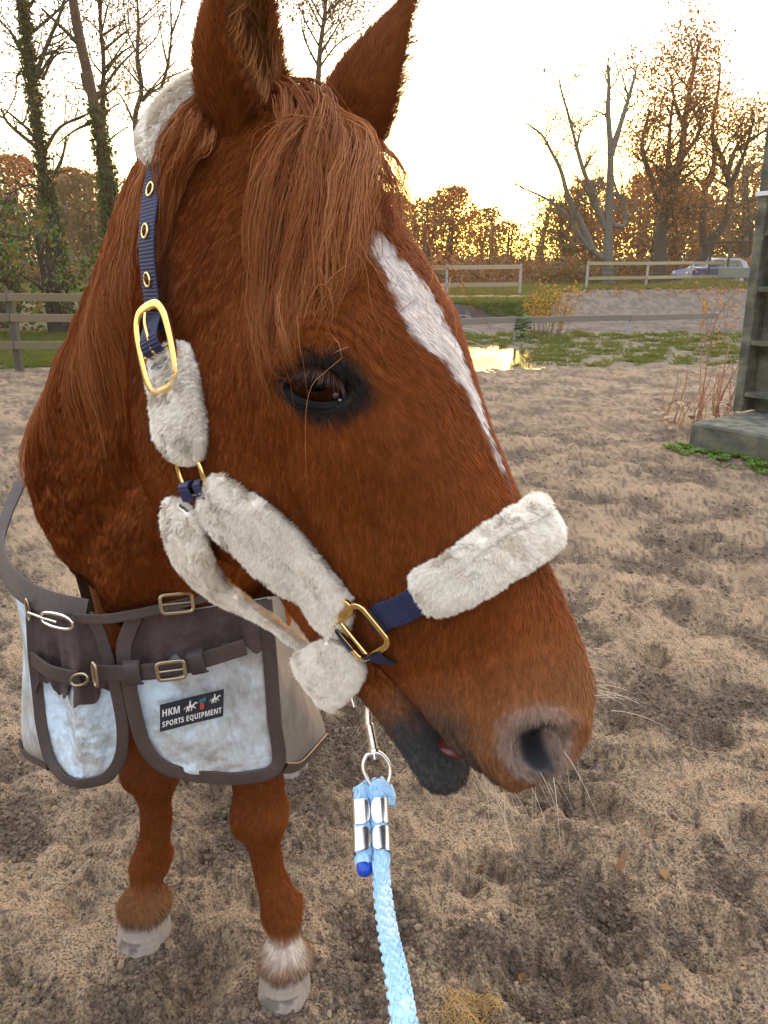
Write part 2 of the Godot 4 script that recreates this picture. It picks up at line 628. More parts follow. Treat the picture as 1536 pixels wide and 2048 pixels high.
# a foreleg down to the top of its hoof, foot at (x, z), knee set in by bx
func make_leg(x: float, z: float, bx: float, wide: float) -> Sheet:
	var t := [[1.3, 0.95, -0.06, 0.10, 0.13], [1.2, 0.75, -0.05, 0.075, 0.09], [1.1, 0.58, -0.04, 0.056, 0.066], [1.0, 0.50, -0.030, 0.051, 0.056], [1.0, 0.45, -0.022, 0.056, 0.058],
		[1.0, 0.41, -0.026, 0.053, 0.055], [0.97, 0.372, -0.036, 0.041, 0.045], [0.9, 0.33, -0.042, 0.033, 0.041], [0.75, 0.26, -0.045, 0.031, 0.041], [0.45, 0.20, -0.045, 0.034, 0.047], [0.25, 0.162, -0.048, 0.041, 0.054],
		[0.15, 0.138, -0.046, 0.039, 0.050], [0.05, 0.115, -0.030, 0.034, 0.040], [0.0, 0.096, -0.016, 0.039, 0.043], [0.0, 0.078, -0.004, 0.050, 0.053], [0.0, 0.062, 0.0, 0.050, 0.054]]
	var mids := []
	var ra := []
	var rb := []
	for r in t:
		mids.append(Vector3(x + bx * r[0], r[1], z + r[2]))
		ra.append(r[3] * wide)
		rb.append(r[4] * wide)
	var n := 110
	var sh := make_tube(curve(mids, n), same(Vector3(-1, 0, 0), n), same(Vector3(0, 0, 1), n), curve1(ra, n), curve1(rb, n), 48)
	for k in sh.p.size():
		var c := sh.q[k].x
		var s := sh.q[k].y
		var h := sh.p[k].y
		var d := 0.0
		# tendons behind the cannon bone, the bones of the knee
		d -= 0.011 * bump((c + 0.25) / 0.25) * smooth(0.20, 0.26, h) * (1.0 - smooth(0.34, 0.40, h))
		d += 0.007 * bump((absf(s) - 0.75) / 0.2) * bump((h - 0.435) / 0.03)
		d -= 0.005 * bump((h - 0.395) / 0.010) * smooth(0.2, 0.7, c)
		d += 0.004 * bump((h - 0.455) / 0.018) * smooth(0.2, 0.8, c)
		d += 0.005 * bump((absf(s) - 0.8) / 0.25) * bump((h - 0.150) / 0.02)
		d += 0.002 * noise.get_noise_3d(sh.p[k].x * 200.0, h * 120.0, sh.p[k].z * 200.0)
		sh.p[k] += sh.nr[k] * d
		sh.q[k] = Vector3(c, s, h)
	sh.finish(Vector3.INF)
	return sh

func make_hoof(at: Vector3, wide: float, seed_: int) -> ArrayMesh:
	var b := Build.new()
	var sh := Sheet.new()
	sh.n = 26
	sh.m = 56
	var cols := PackedColorArray()
	var n2 := FastNoiseLite.new()
	n2.seed = seed_
	n2.frequency = 1.0
	for i in sh.n:
		var t := float(i) / (sh.n - 1)
		var y := lerpf(0.070, -0.012, t)
		for j in sh.m:
			var a := TAU * j / sh.m
			var c := cos(a)     # + is the toe
			var s := sin(a)
			var ra := lerpf(0.050, 0.063, t) * wide
			var rb := lerpf(0.052, 0.072 if c > 0.0 else 0.060, t) * wide
			var grow_ := 1.0 + 0.006 * sin(t * 46.0) + 0.012 * n2.get_noise_2d(c * 3.0, t * 4.0)
			sh.p.append(at + Vector3(-s * ra * grow_, y + (0.014 * c if i == 0 else 0.014 * c * (1.0 - t)) - 0.01, c * rb * grow_ + 0.022 * t))
			var k := 0.9 + 0.25 * n2.get_noise_2d(a * 9.0, t * 1.5)
			var col := Color(0.29 * k, 0.235 * k, 0.185 * k)
			var dirt := n2.get_noise_3d(c * 0.7 + 7.0, s * 0.7, t * 1.1 + seed_)
			if dirt > 0.12 and t > 0.45:
				col = col.lerp(Color(0.10, 0.085, 0.07), smooth(0.12, 0.2, dirt) * 0.85)
			cols.append(col)
	sh.finish(Vector3.INF)
	b.sheet(sh, cols)
	return b.done()

# the colour of the coat, as linear reflectance
func coat(kind: String, q: Vector3, p: Vector3) -> Color:
	var v := noise.get_noise_3d(p.x * 60.0, p.y * 60.0, p.z * 60.0)
	var w := noise.get_noise_3d(p.x * 420.0 + 9.0, p.y * 420.0, p.z * 420.0)
	var col := Color(0.275, 0.070, 0.0125)
	col = col.lerp(Color(0.165, 0.042, 0.0085), clampf(0.5 + v * 1.1, 0.0, 1.0) * 0.6)
	col = col.lerp(Color(0.37, 0.110, 0.026), clampf(w * 1.2, 0.0, 1.0) * 0.5)
	if kind == "head" or kind == "jaw":
		var s := q.x
		var as_ := absf(s)
		# paler muzzle, grey skin round nostrils and lips
		var muz := smooth(0.45 + v * 0.03, 0.54, q.z)
		col = col.lerp(Color(0.33, 0.150, 0.060), muz * 0.75)
		if kind == "jaw":
			col = col.lerp(Color(0.060, 0.058, 0.056), smooth(0.47, 0.53, q.z + w * 0.02))
		else:
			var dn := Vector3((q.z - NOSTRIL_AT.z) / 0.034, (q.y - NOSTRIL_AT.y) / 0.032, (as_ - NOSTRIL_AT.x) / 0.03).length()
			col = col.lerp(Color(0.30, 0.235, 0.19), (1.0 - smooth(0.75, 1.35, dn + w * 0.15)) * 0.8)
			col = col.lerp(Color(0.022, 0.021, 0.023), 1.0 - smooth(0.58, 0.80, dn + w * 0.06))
			var lip := smooth(0.47, 0.52, q.z) * (1.0 - smooth(-0.105, -0.060, q.y + w * 0.016))
			col = col.lerp(Color(0.105, 0.080, 0.062), lip * 0.85)
		# the white star and stripe, ragged at its edges
		if kind == "head" and q.z > 0.11 and q.z < 0.36 and q.y > -0.05:
			var t := q.z + w * 0.010
			var mid := lerpf(0.018, 0.009, smooth(0.13, 0.21, t))
			mid = lerpf(mid, -0.010, smooth(0.20, 0.28, t))
			var half := 0.010 + 0.0145 * smooth(0.135, 0.205, t)
			half *= 1.0 - 0.62 * smooth(0.215, 0.27, t)
			half *= 1.0 - smooth(0.27, 0.335, t) * 0.7
			half *= smooth(0.118, 0.145, t) * (1.0 - smooth(0.33, 0.345, t))
			var e := absf(s - mid + v * 0.008 + w * 0.006) - half
			col = col.lerp(Color(0.80, 0.745, 0.68), 1.0 - smooth(-0.004, 0.002, e))
		# black skin round the eye
		if s > 0.0 and q.z > 0.15 and q.z < 0.29:
			var e := p - hp(EYE_AT.x, EYE_AT.y, EYE_AT.z)
			var ex := e.dot(eye_x) - 0.006
			var ey := e.dot(eye_y) - 0.001
			var r := Vector2(ex, ey).length() / (almond(atan2(ey, ex)) * 1.0 + 0.016)
			col = col.lerp(Color(0.020, 0.016, 0.014), 1.0 - smooth(0.78, 1.22, r + w * 0.12))
	elif kind == "leg":
		var h := q.z
		col = col.lerp(Color(0.17, 0.052, 0.014), 0.55)
		col = col.lerp(Color(0.27, 0.130, 0.052), (1.0 - smooth(0.09, 0.17, h)) * 0.7)
		if p.x > -0.40 and p.z > -1.6 and q.x > -0.3:
			col = col.lerp(Color(0.70, 0.60, 0.47), bump((h - 0.105 + w * 0.01) / 0.017) * smooth(-0.3, 0.3, q.x + w * 0.3))
		col = col.lerp(Color(0.11, 0.085, 0.06), (1.0 - smooth(0.070, 0.086, h)) * 0.8)
	elif kind == "ear":
		if q.x < 0.5:
			col = Color(0.10, 0.040, 0.014)
		else:
			col = col.lerp(Color(0.17, 0.058, 0.016), 0.5)
	return col

func colours(sh: Sheet, kind: String, k := 1.0) -> PackedColorArray:
	var out := PackedColorArray()
	for i in sh.p.size():
		var c := coat(kind, sh.q[i], sh.p[i])
		out.append(Color(c.r * k, c.g * k, c.b * k))
	return out

# ---------------------------------------------------------------- hair

# a tuft of hairs one unit long along +y, lying over z = 0
func tuft_mesh(blades: int, spread: float, width: float, arch: float, droop: float, seed_: int) -> ArrayMesh:
	var r := RandomNumberGenerator.new()
	r.seed = seed_
	var b := Build.new()
	for k in blades:
		var a := r.randf() * TAU
		var d := sqrt(r.randf()) * spread
		var foot := Vector3(cos(a) * d, sin(a) * d, 0.0)
		var lean := r.randf_range(-0.22, 0.22)
		var len_ := r.randf_range(0.65, 1.15)
		var lift := arch * r.randf_range(0.5, 1.5)
		var roll := r.randf_range(-0.7, 0.7)
		var tone := r.randf_range(0.75, 1.2)
		var col := Color(tone, tone, tone)
		var prev_l := -1
		var prev_r := -1
		for i in 3:
			var t := i / 3.0
			var p := foot + Vector3(lean * t * t * len_, len_ * t, lift * sin(t * 2.2) - droop * t * t)
			var w := width * (1.0 - t * 0.75) * 0.5
			var off := Vector3(w * cos(roll), 0, w * sin(roll))
			var nn := Vector3(-sin(roll), 0.0, cos(roll)) 
			var li := b.vert(p - off, nn, col)
			var ri := b.vert(p + off, nn, col)
			if i > 0:
				b.tri(prev_l, prev_r, li)
				b.tri(prev_r, ri, li)
			prev_l = li
			prev_r = ri
		var tip := b.vert(foot + Vector3(lean * len_, len_, lift * sin(2.2) - droop), Vector3(-sin(roll), 0, cos(roll)), col)
		b.tri(prev_l, prev_r, tip)
	return b.done()

# tufts on a surface. density(q, p, n) per square metre; style(q, p, n) -> [direction, lift, length, colour]
func grow(sh: Sheet, buf: PackedFloat32Array, density: Callable, style: Callable, rows := Vector2i(0, 100000)) -> void:
	var last := sh.m if sh.closed else sh.m - 1
	for i in range(rows.x, mini(sh.n - 1, rows.y)):
		for j in last:
			var a := i * sh.m + j
			var b := i * sh.m + (j + 1) % sh.m
			var pa := sh.p[a]
			var e1 := sh.p[b] - pa
			var e2 := sh.p[a + sh.m] - pa
			var area := e1.cross(e2).length()
			var want: float = area * density.call(sh.q[a], pa, sh.nr[a])
			var c := int(want + rng.randf())
			for k in c:
				var u := rng.randf()
				var w := rng.randf()
				var p := pa + e1 * u + e2 * w
				var nn := sh.nr[a]
				var q := sh.q[a].lerp(sh.q[a + sh.m], w)
				var st: Array = style.call(q, p, nn)
				var dir: Vector3 = st[0]
				dir = (dir - nn * dir.dot(nn)).normalized()
				var lift: float = st[1]
				var y := (dir * cos(lift) + nn * sin(lift)).normalized()
				var x := y.cross(nn).normalized()
				var z := x.cross(y)
				var s: float = st[2]
				var col: Color = st[3]
				buf.append_array([x.x * s, y.x * s, z.x * s, p.x, x.y * s, y.y * s, z.y * s, p.y, x.z * s, y.z * s, z.z * s, p.z, col.r, col.g, col.b, 1.0])

func tufts(buf: PackedFloat32Array, mesh: Mesh, called: String, material: Material, parent: Node) -> MultiMeshInstance3D:
	var mm := MultiMesh.new()
	mm.transform_format = MultiMesh.TRANSFORM_3D
	mm.use_colors = true
	mm.mesh = mesh
	mm.instance_count = int(buf.size() / 16.0)
	mm.buffer = buf
	var o := MultiMeshInstance3D.new()
	o.multimesh = mm
	o.material_override = material
	o.name = called
	o.set_meta("kind", "stuff")
	parent.add_child(o, true)
	print("      %s: %d tufts" % [called, mm.instance_count])
	return o

func seen(p: Vector3, n: Vector3) -> float:
	return 1.0 if n.dot((EYE - p).normalized()) > -0.25 else 0.12

# one long hair or lock as a ribbon along points; twist turns it about its own axis
func ribbon(b: Build, pts: PackedVector3Array, width: float, face: Vector3, col: Color, tip := 0.1) -> void:
	var k := pts.size()
	var pl := -1
	var pr := -1
	for i in k:
		var t := float(i) / (k - 1)
		var a := (pts[mini(i + 1, k - 1)] - pts[maxi(i - 1, 0)]).normalized()
		var side := a.cross(face).normalized()
		var nn := side.cross(a)
		var w := width * 0.5 * lerpf(1.0, tip, t * t)
		var l := b.vert(pts[i] - side * w, (nn - side * 0.6).normalized(), col, Vector2(0, t))
		var r := b.vert(pts[i] + side * w, (nn + side * 0.6).normalized(), col, Vector2(1, t))
		if i > 0:
			b.tri(pl, pr, l)
			b.tri(pr, r, l)
		pl = l
		pr = r

# a hair that starts on a surface and slides down over it, then hangs free
func strand(sh: Sheet, u0: float, w0: float, steps: int, ds: float, lift: float, first: Vector3, stiff: float, wave: float) -> PackedVector3Array:
	var out := PackedVector3Array()
	var u := u0
	var w := w0
	var free := false
	var pos := sh.at(u, w)
	var dir := first
	var ph := rng.randf() * TAU
	var ph2 := rng.randf() * TAU
	for i in steps:
		var t := float(i) / (steps - 1)
		var g := dir.lerp(Vector3(0, -1, 0), smooth(0.0, stiff, t)).normalized()
		if free:
			pos += (out[out.size() - 1] - out[out.size() - 2]).normalized().lerp(Vector3(0, -1, 0), 0.35).normalized() * ds
			out.append(pos)
			continue
		var nn := sh.normal_at(u, w)
		pos = sh.at(u, w) + nn * lift * smooth(0.0, 0.15, t)
		var tu := sh.at(u + 1.0, w) - sh.at(u - 1.0, w)
		var tw := sh.at(u, w + 1.0) - sh.at(u, w - 1.0)
		var side := nn.cross(g).normalized()
		out.append(pos + side * (sin(ph + t * 5.0) * wave * t + sin(ph2 + t * 11.0) * wave * 0.35 * t))
		var d := (g - nn * g.dot(nn)).normalized() * ds
		var a11 := tu.dot(tu) * 0.25
		var a12 := tu.dot(tw) * 0.25
		var a22 := tw.dot(tw) * 0.25
		var b1 := d.dot(tu) * 0.5
		var b2 := d.dot(tw) * 0.5
		var det := a11 * a22 - a12 * a12
		if absf(det) < 1e-14:
			free = true
			continue
		u += (b1 * a22 - b2 * a12) / det
		w += (b2 * a11 - b1 * a12) / det
		if u < 1.0 or u > sh.n - 3.0 or (nn.y < -0.25 and out.size() > 2):
			free = true
			pos = out[out.size() - 1]
	return out

func hair_colour(v: float) -> Color:
	return Color(0.17, 0.043, 0.009).lerp(Color(0.47, 0.190, 0.070), v * v * 0.4 + v * 0.6)

func make_eye(horse: Node3D) -> void:
	var mid := hp(EYE_AT.x, EYE_AT.y, EYE_AT.z) - eye_axis * 0.0205
	# the ball: a glossy, nearly black brown globe with a clear skin
	var b := Build.new()
	var sh := Sheet.new()
	sh.n = 40
	sh.m = 64
	var cols := PackedColorArray()
	var rad := 0.0235
	for i in sh.n:
		var t := PI * 0.5 * i / (sh.n - 1)
		for j in sh.m:
			var a := TAU * j / sh.m
			var d := (eye_axis * cos(t) + (eye_x * cos(a) + eye_y * sin(a)) * sin(t))
			sh.p.append(mid + d * rad)
			var x := sin(t) * cos(a)
			var y := sin(t) * sin(a)
			var pupil := Vector2(x / 0.42, y / 0.22).length()
			var col := Color(0.002, 0.002, 0.002).lerp(Color(0.016, 0.006, 0.003), smooth(0.8, 1.15, pupil))
			var edge := Vector2(x, y).length()
			col = col.lerp(Color(0.025, 0.010, 0.006), smooth(0.55, 0.72, edge))
			col = col.lerp(Color(0.03, 0.016, 0.012), smooth(0.80, 0.90, edge))
			cols.append(col)
	sh.finish(mid)
	b.sheet(sh, cols)
	var gloss := vmat(0.12)
	gloss.metallic_specular = 0.16
	var eye := put(b.done(), "eye", gloss, horse)
	eye.set_meta("label", "dark brown glossy eye")
	# pink corner of the eye with its tear
	b = Build.new()
	var corner := mid + (eye_axis * 0.62 + eye_x * 0.78 - eye_y * 0.20).normalized() * rad
	blob(b, corner, Vector3(0.0036, 0.0034, 0.0030), Color(0.055, 0.012, 0.010), 2)
	put(b.done(), "eye_corner", vmat(0.25), horse)
	b = Build.new()
	blob(b, corner + eye_x * 0.0045 - eye_y * 0.003 + eye_axis * 0.0015, Vector3(0.0014, 0.0012, 0.0012), Color(0.22, 0.22, 0.23), 5)
	blob(b, corner + eye_x * 0.0075 - eye_y * 0.0065 + eye_axis * 0.0005, Vector3(0.0012, 0.0012, 0.0010), Color(0.20, 0.20, 0.21), 6)
	put(b.done(), "tear", vmat(0.15), horse)
	# lids: a rim with an almond opening that runs out into the skin of the face
	var near: Array = []
	for k in head.p.size():
		var q := head.q[k]
		if q.x > 0.03 and q.z > 0.15 and q.z < 0.30 and q.y > -0.13:
			var e := head.p[k] - mid
			if e.length() < 0.085 and e.dot(eye_axis) > -0.02:
				near.append(Vector3(e.dot(eye_x), e.dot(eye_y), e.dot(eye_axis)))
	var lid := Sheet.new()
	lid.n = 22
	lid.m = 84
	cols = PackedColorArray()
	for i in lid.n:
		var t := float(i) / (lid.n - 1)
		for j in lid.m:
			var a := TAU * j / lid.m
			var edge := almond(a)
			var up := sin(a)
			var r := lerpf(edge, edge * 1.0 + (0.019 if up > 0.0 else 0.015), t)
			var x := cos(a) * r
			var y := sin(a) * r
			var ball := sqrt(maxf(rad * rad - edge * edge, 0.00004)) + 0.0022
			var face := ball
			if t > 0.05:
				var sum := 0.0
				var hh := 0.0
				var rr := maxf(r, edge * 1.32 + 0.004)
				for e in near:
					var dx: float = e.x - cos(a) * rr
					var dy: float = e.y - sin(a) * rr
					var d2 := dx * dx + dy * dy
					if d2 < 0.00006:
						var wgt := 1.0 / (d2 + 0.0000006)
						sum += wgt
						hh += wgt * e.z
				face = hh / sum if sum > 0.0 else ball
			var z := lerpf(ball, face, smooth(0.0, 1.0, t))
			z += (0.0034 if up > 0.0 else 0.0014) * sin(PI * sqrt(t)) + 0.0004 * sin(t * 21.0) * smooth(0.1, 0.3, t) * (1.0 - smooth(0.7, 1.0, t))
			if i == 0:
				z -= 0.004
			if i == lid.n - 1:
				z -= 0.003
			lid.p.append(mid + eye_x * x + eye_y * y + eye_axis * z)
			lid.q.append(Vector3(t, up, 0))
			var black := Color(0.011, 0.010, 0.010)
			cols.append(black.lerp(Color(0.050, 0.022, 0.012), smooth(0.55, 1.0, t) * 0.8))
	lid.finish(mid - eye_axis * 0.05, eye_axis)
	b = Build.new()
	b.sheet(lid, cols)
	var lid_mat := vmat(0.7)
	lid_mat.metallic_specular = 0.25
	put(b.done(), "eyelid", lid_mat, horse)
	# lashes
	b = Build.new()
	for k in 150:
		var a := lerpf(0.25, PI - 0.20, rng.randf())
		var edge := almond(a)
		var foot := mid + eye_x * cos(a) * edge + eye_y * sin(a) * edge + eye_axis * (sqrt(maxf(rad * rad - edge * edge, 0.00004)) + 0.003)
		var out := (eye_axis * 0.75 - eye_y * rng.randf_range(0.55, 1.1) + eye_x * (cos(a) * 0.5 + rng.randf_range(-0.15, 0.15))).normalized()
		var pts := PackedVector3Array()
		var ll := rng.randf_range(0.007, 0.016)
		for i in 5:
			var t := i / 4.0
			pts.append(foot + out * ll * t - eye_y * 0.003 * t * t)
		ribbon(b, pts, 0.00045, eye_axis, Color(0.075, 0.028, 0.012) * rng.randf_range(0.2, 1.3), 0.2)
	for k in 2:
		var pts := PackedVector3Array()
		var foot := mid + eye_y * 0.020 + eye_x * (0.004 + 0.002 * k) + eye_axis * 0.018
		for i in 7:
			var t := i / 6.0
			pts.append(foot + (eye_y * 0.016 + eye_axis * 0.010) * t + eye_x * (0.004 + 0.012 * k) * t * t)
		ribbon(b, pts, 0.0006, eye_axis, Color(0.48, 0.34, 0.22), 0.3)
	put(b.done(), "eyelash", vmat(0.5), horse)

# an uneven ball
func blob(b: Build, at: Vector3, size: Vector3, col: Color, seed_: int, rough := 0.25, rings := 10) -> void:
	var sh := Sheet.new()
	sh.n = rings
	sh.m = rings + 4
	for i in sh.n:
		var t := PI * (i + 0.02) / (sh.n - 1.0 + 0.04)
		for j in sh.m:
			var a := TAU * j / sh.m
			var d := Vector3(sin(t) * cos(a), cos(t), sin(t) * sin(a))
			var k := 1.0 + rough * noise.get_noise_3d(d.x * 60.0 + seed_ * 31.0, d.y * 60.0, d.z * 60.0)
			sh.p.append(at + d * size * k)
	sh.finish(at)
	var cols := PackedColorArray()
	cols.resize(sh.p.size())
	cols.fill(col)
	b.sheet(sh, cols)

# locks of hair along guides that lie on the head
func guided_locks(b: Build, rows: Array, count: int, locks: int, seed_: int, ends_: Vector2, lift_: float, root: float) -> void:
	var guides := []
	for g in rows:
		var row := []
		for q in g:
			var uw := locate(q)
			row.append(Vector3(uw.x, uw.y, 0))
		guides.append(row)
	var most := rows.size() - 1.001
	for k in count:
		var lr := RandomNumberGenerator.new()
		lr.seed = seed_ + int(rng.randf() * locks)
		var x := clampf(lr.randf() * (most + 0.05) + rng.randf_range(-0.16, 0.16), 0.0, most)
		var ga: Array = guides[int(x)]
		var gb: Array = guides[int(x) + 1]
		var fr := x - int(x)
		var ctl := []
		for i in 6:
			var c := (ga[i] as Vector3).lerp(gb[i], fr)
			c += Vector3(lr.randf_range(-3.0, 3.0), lr.randf_range(-1.6, 1.6), 0) * (0.3 + 0.2 * i) + Vector3(rng.randf_range(-2.0, 2.0), rng.randf_range(-0.7, 0.7), 0)
			if i == 0:
				c += Vector3(lr.randf_range(-1.3, 0.9), lr.randf_range(-1.0, 1.3), 0) * root
			ctl.append(c)
		var ends := lr.randf_range(ends_.x, ends_.y) * rng.randf_range(0.6, 1.0)
		var lift := lr.randf_range(0.002, lift_)
		var path := curve(ctl, 24)
		var pts := PackedVector3Array()
		var ph := rng.randf() * TAU
		for i in 24:
			var t := i / 23.0
			var y := t * ends * 23.0
			var c := path[int(y)].lerp(path[mini(int(y) + 1, 23)], y - int(y))
			var up := lift * (0.6 + 1.1 * sin(PI * clampf(t * 1.1, 0.0, 1.0))) + rng.randf_range(-0.0003, 0.0003) + 0.003
			pts.append(head.at(c.x, c.y) + head.normal_at(c.x, c.y) * up + HS.cross(HF) * 0.0015 * sin(ph + t * 9.0))
		ribbon(b, pts, rng.randf_range(0.0003, 0.0008), (EYE - pts[8]).normalized() + Vector3(rng.randf_range(-0.8, 0.8), 0, 0), hair_colour(clampf(lr.randf() * 0.85 + rng.randf_range(-0.3, 0.45), 0, 1)), 0.15)

func face_dir(q: Vector3, p: Vector3) -> Vector3:
	# the lie of the hair on the head: down the face, turning backwards on the cheeks, up over the brow
	var d := HL * 1.0 - HF * 0.35 * smooth(0.03, 0.09, absf(q.x))
	if q.z < 0.17:
		d = d.lerp(HL * 0.3 + HS * signf(q.x) * 0.5 - HF * 0.6, (1.0 - smooth(0.05, 0.17, q.z)) * 0.7)
	if q.y < -0.16:
		d = d.lerp(HL * 0.7 - HF * 0.7, smooth(0.16, 0.26, -q.y))
	var a := noise.get_noise_3d(p.x * 34.0, p.y * 34.0, p.z * 34.0) * 0.9 + noise.get_noise_3d(p.x * 150.0, p.y * 150.0 + 40.0, p.z * 150.0) * 0.5
	return d + HS * a * 0.8 + HL.cross(HS) * a * 0.5

func make_horse() -> void:
	eye_frame()
	head = make_head()
	jaw = make_jaw()
	neck = make_neck()
	ears.append(make_ear(hp(0.030, -0.066, 0.020), Vector3(0.03, 1.0, -0.05), Vector3(0.85, 0.0, 0.45), 0.215, 0.047, Vector3(0.012, 0, 0)))
	ears.append(make_ear(hp(-0.060, -0.066, 0.030), Vector3(0.085, 0.162, -0.03), Vector3(0.75, 0.0, -0.65), 0.208, 0.041, Vector3(0.0, 0.0, 0.0)))
	legs.append(make_leg(-0.578, -1.475, 0.045, 1.08))
	legs.append(make_leg(-0.222, -1.325, -0.040, 1.0))
	stage("horse surfaces")
	var horse := base("horse", Vector3.ZERO)
	tag(horse, "chestnut horse with a white star, its head turned, in a fleece head collar", "horse")
	var b := Build.new()
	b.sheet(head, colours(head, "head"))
	b.sheet(jaw, colours(jaw, "jaw"))
	b.sheet(neck, colours(neck, "neck"))
	for e in ears:
		b.sheet(e, colours(e, "ear"))
	for l in legs:
		b.sheet(l, colours(l, "leg"))
	# hind legs
	for h in [[-0.30, -2.12, -0.02], [-0.62, -2.35, 0.02]]:
		var hl := make_leg(h[0], h[1], h[2], 0.95)
		b.sheet(hl, colours(hl, "leg"))
		put(make_hoof(Vector3(h[0], 0.0, h[1]), 0.95, 9), "hoof", vmat(0.7), horse)
	var skin_mat := vmat(0.66)
	skin_mat.metallic_specular = 0.25
	put(b.done(), "body", skin_mat, horse)
	make_eye(horse)
	put(make_hoof(Vector3(-0.578, 0.0, -1.475), 1.08, 3), "hoof", vmat(0.6), horse)
	put(make_hoof(Vector3(-0.222, 0.0, -1.325), 1.0, 5), "hoof", vmat(0.6), horse)
	b = Build.new()
	blob(b, hp(0.002, -0.150, 0.556), Vector3(0.026, 0.010, 0.020), Color(0.11, 0.022, 0.020), 3)
	put(b.done(), "tongue", vmat(0.3), horse)
	stage("horse body")
	# short coat
	var hair := vmat(0.46)
	hair.backlight_enabled = true
	hair.backlight = Color(0.55, 0.42, 0.30)
	hair.metallic_specular = 0.2
	var buf := PackedFloat32Array()
	var eye := hp(EYE_AT.x, EYE_AT.y, EYE_AT.z)
	grow(head, buf, func(q, p, n):
		var e: Vector3 = p - eye
		if q.x > 0.0 and q.z > 0.17 and q.z < 0.28 and Vector2(e.dot(eye_x), e.dot(eye_y)).length() < almond(atan2(e.dot(eye_y), e.dot(eye_x))) + 0.006:
			return 0.0
		var dn := Vector3((q.z - NOSTRIL_AT.z) / 0.022, (q.y - NOSTRIL_AT.y) / 0.021, (absf(q.x) - NOSTRIL_AT.x) / 0.027).length()
		if dn < 0.95:
			return 0.0
		return 165000.0 * seen(p, n),
		func(q, p, n):
			var v := rng.randf()
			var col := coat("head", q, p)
			var k := 0.70 + 0.65 * v
			var ln := 0.0105 if q.z < 0.46 else 0.0075
			if q.z < 0.12:
				ln = 0.014
			return [face_dir(q, p), rng.randf_range(0.10, 0.34), ln * rng.randf_range(0.75, 1.25), Color(col.r * k, col.g * k, col.b * k)])
	grow(jaw, buf, func(q, p, n): return 90000.0 * seen(p, n),
		func(q, p, n):
			var col := coat("jaw", q, p)
			var k := rng.randf_range(0.7, 1.35)
			return [HL + HS * rng.randf_range(-0.2, 0.2), rng.randf_range(0.1, 0.5), 0.007 * rng.randf_range(0.8, 1.3), Color(col.r * k, col.g * k, col.b * k)])
	for e in ears:
		var ax: Vector3 = (e.at(45.0, 0.0) - e.at(0.0, 0.0)).normalized()
		grow(e, buf, func(q, p, n): return (170000.0 if q.x > 0.5 else 60000.0),
			func(q, p, n):
				var col := coat("ear", q, p)
				var rim: float = smooth(0.75, 1.0, absf(q.y))
				var k := rng.randf_range(0.7, 1.4)
				var d: Vector3 = ax + Vector3(rng.randf_range(-0.25, 0.25), rng.randf_range(-0.2, 0.2), rng.randf_range(-0.25, 0.25))
				var ln := 0.012
				if q.x < 0.5:
					ln = 0.026
					col = Color(0.26, 0.105, 0.035)
				return [d, rng.randf_range(0.15, 0.5) + rim * 0.5, ln * rng.randf_range(0.7, 1.3), Color(col.r * k, col.g * k, col.b * k)])
	grow(neck, buf, func(q, p, n): return (110000.0 * seen(p, n) if q.z < 5.4 else 0.0),
		func(q, p, n):
			var col := coat("neck", q, p)
			var k := rng.randf_range(0.65, 1.35)
			var a := noise.get_noise_3d(p.x * 30.0, p.y * 30.0, p.z * 30.0) + 0.5 * noise.get_noise_3d(p.x * 110.0, p.y * 110.0, p.z * 110.0)
			var d := Vector3(0.25 + a * 0.9, -1.0, -0.35 + a * 0.4)
			return [d, rng.randf_range(0.08, 0.32), 0.017 * rng.randf_range(0.7, 1.3), Color(col.r * k, col.g * k, col.b * k)])
	for l in legs:
		grow(l, buf, func(q, p, n): return (100000.0 if p.y < 0.8 else 0.0) * seen(p, n),
			func(q, p, n):
				var col := coat("leg", q, p)
				var k := rng.randf_range(0.7, 1.35)
				var ln := 0.012 + 0.012 * bump((q.z - 0.085) / 0.03) + (0.014 * smooth(-0.3, -0.8, q.x))
				return [Vector3(rng.randf_range(-0.2, 0.2), -1.0, rng.randf_range(-0.2, 0.2)), rng.randf_range(0.1, 0.35), ln * rng.randf_range(0.7, 1.3), Color(col.r * k, col.g * k, col.b * k)])
	tufts(buf, tuft_mesh(10, 0.32, 0.038, 0.10, 0.10, 11), "coat", hair, horse)
	stage("coat")
	# forelock: roots between the ears, falling over the right side of the forehead
	b = Build.new()
	guided_locks(b, FORELOCK, 2000, 110, 500, Vector2(0.62, 1.0), 0.020, 7.0)
	guided_locks(b, EAR_LOCK, 520, 18, 700, Vector2(0.7, 1.0), 0.018, 2.0)
	for k in 46:
		var u := rng.randf_range(6.0, 90.0)
		var w := rng.randf_range(-22.0, 22.0)
		var first := (HL * 0.5 + HS * rng.randf_range(-0.6, 1.0) + Vector3.UP * rng.randf_range(0.1, 0.6)).normalized()
		var pts := strand(head, u, w + 208.0 if w < 0.0 else w, 18, rng.randf_range(0.003, 0.009), rng.randf_range(0.012, 0.03), first, 0.9, 0.014)
		ribbon(b, pts, 0.0005, (EYE - pts[8]).normalized(), hair_colour(rng.randf()), 0.3)
	var lock_mat := vmat(0.40)
	lock_mat.metallic_specular = 0.2
	lock_mat.backlight_enabled = true
	lock_mat.backlight = Color(0.55, 0.42, 0.30)
	var fl := put(b.done(), "forelock", lock_mat, horse)
	fl.set_meta("label", "long chestnut forelock falling beside the eye")
	# mane: along the crest, lying over the right side of the neck
	b = Build.new()
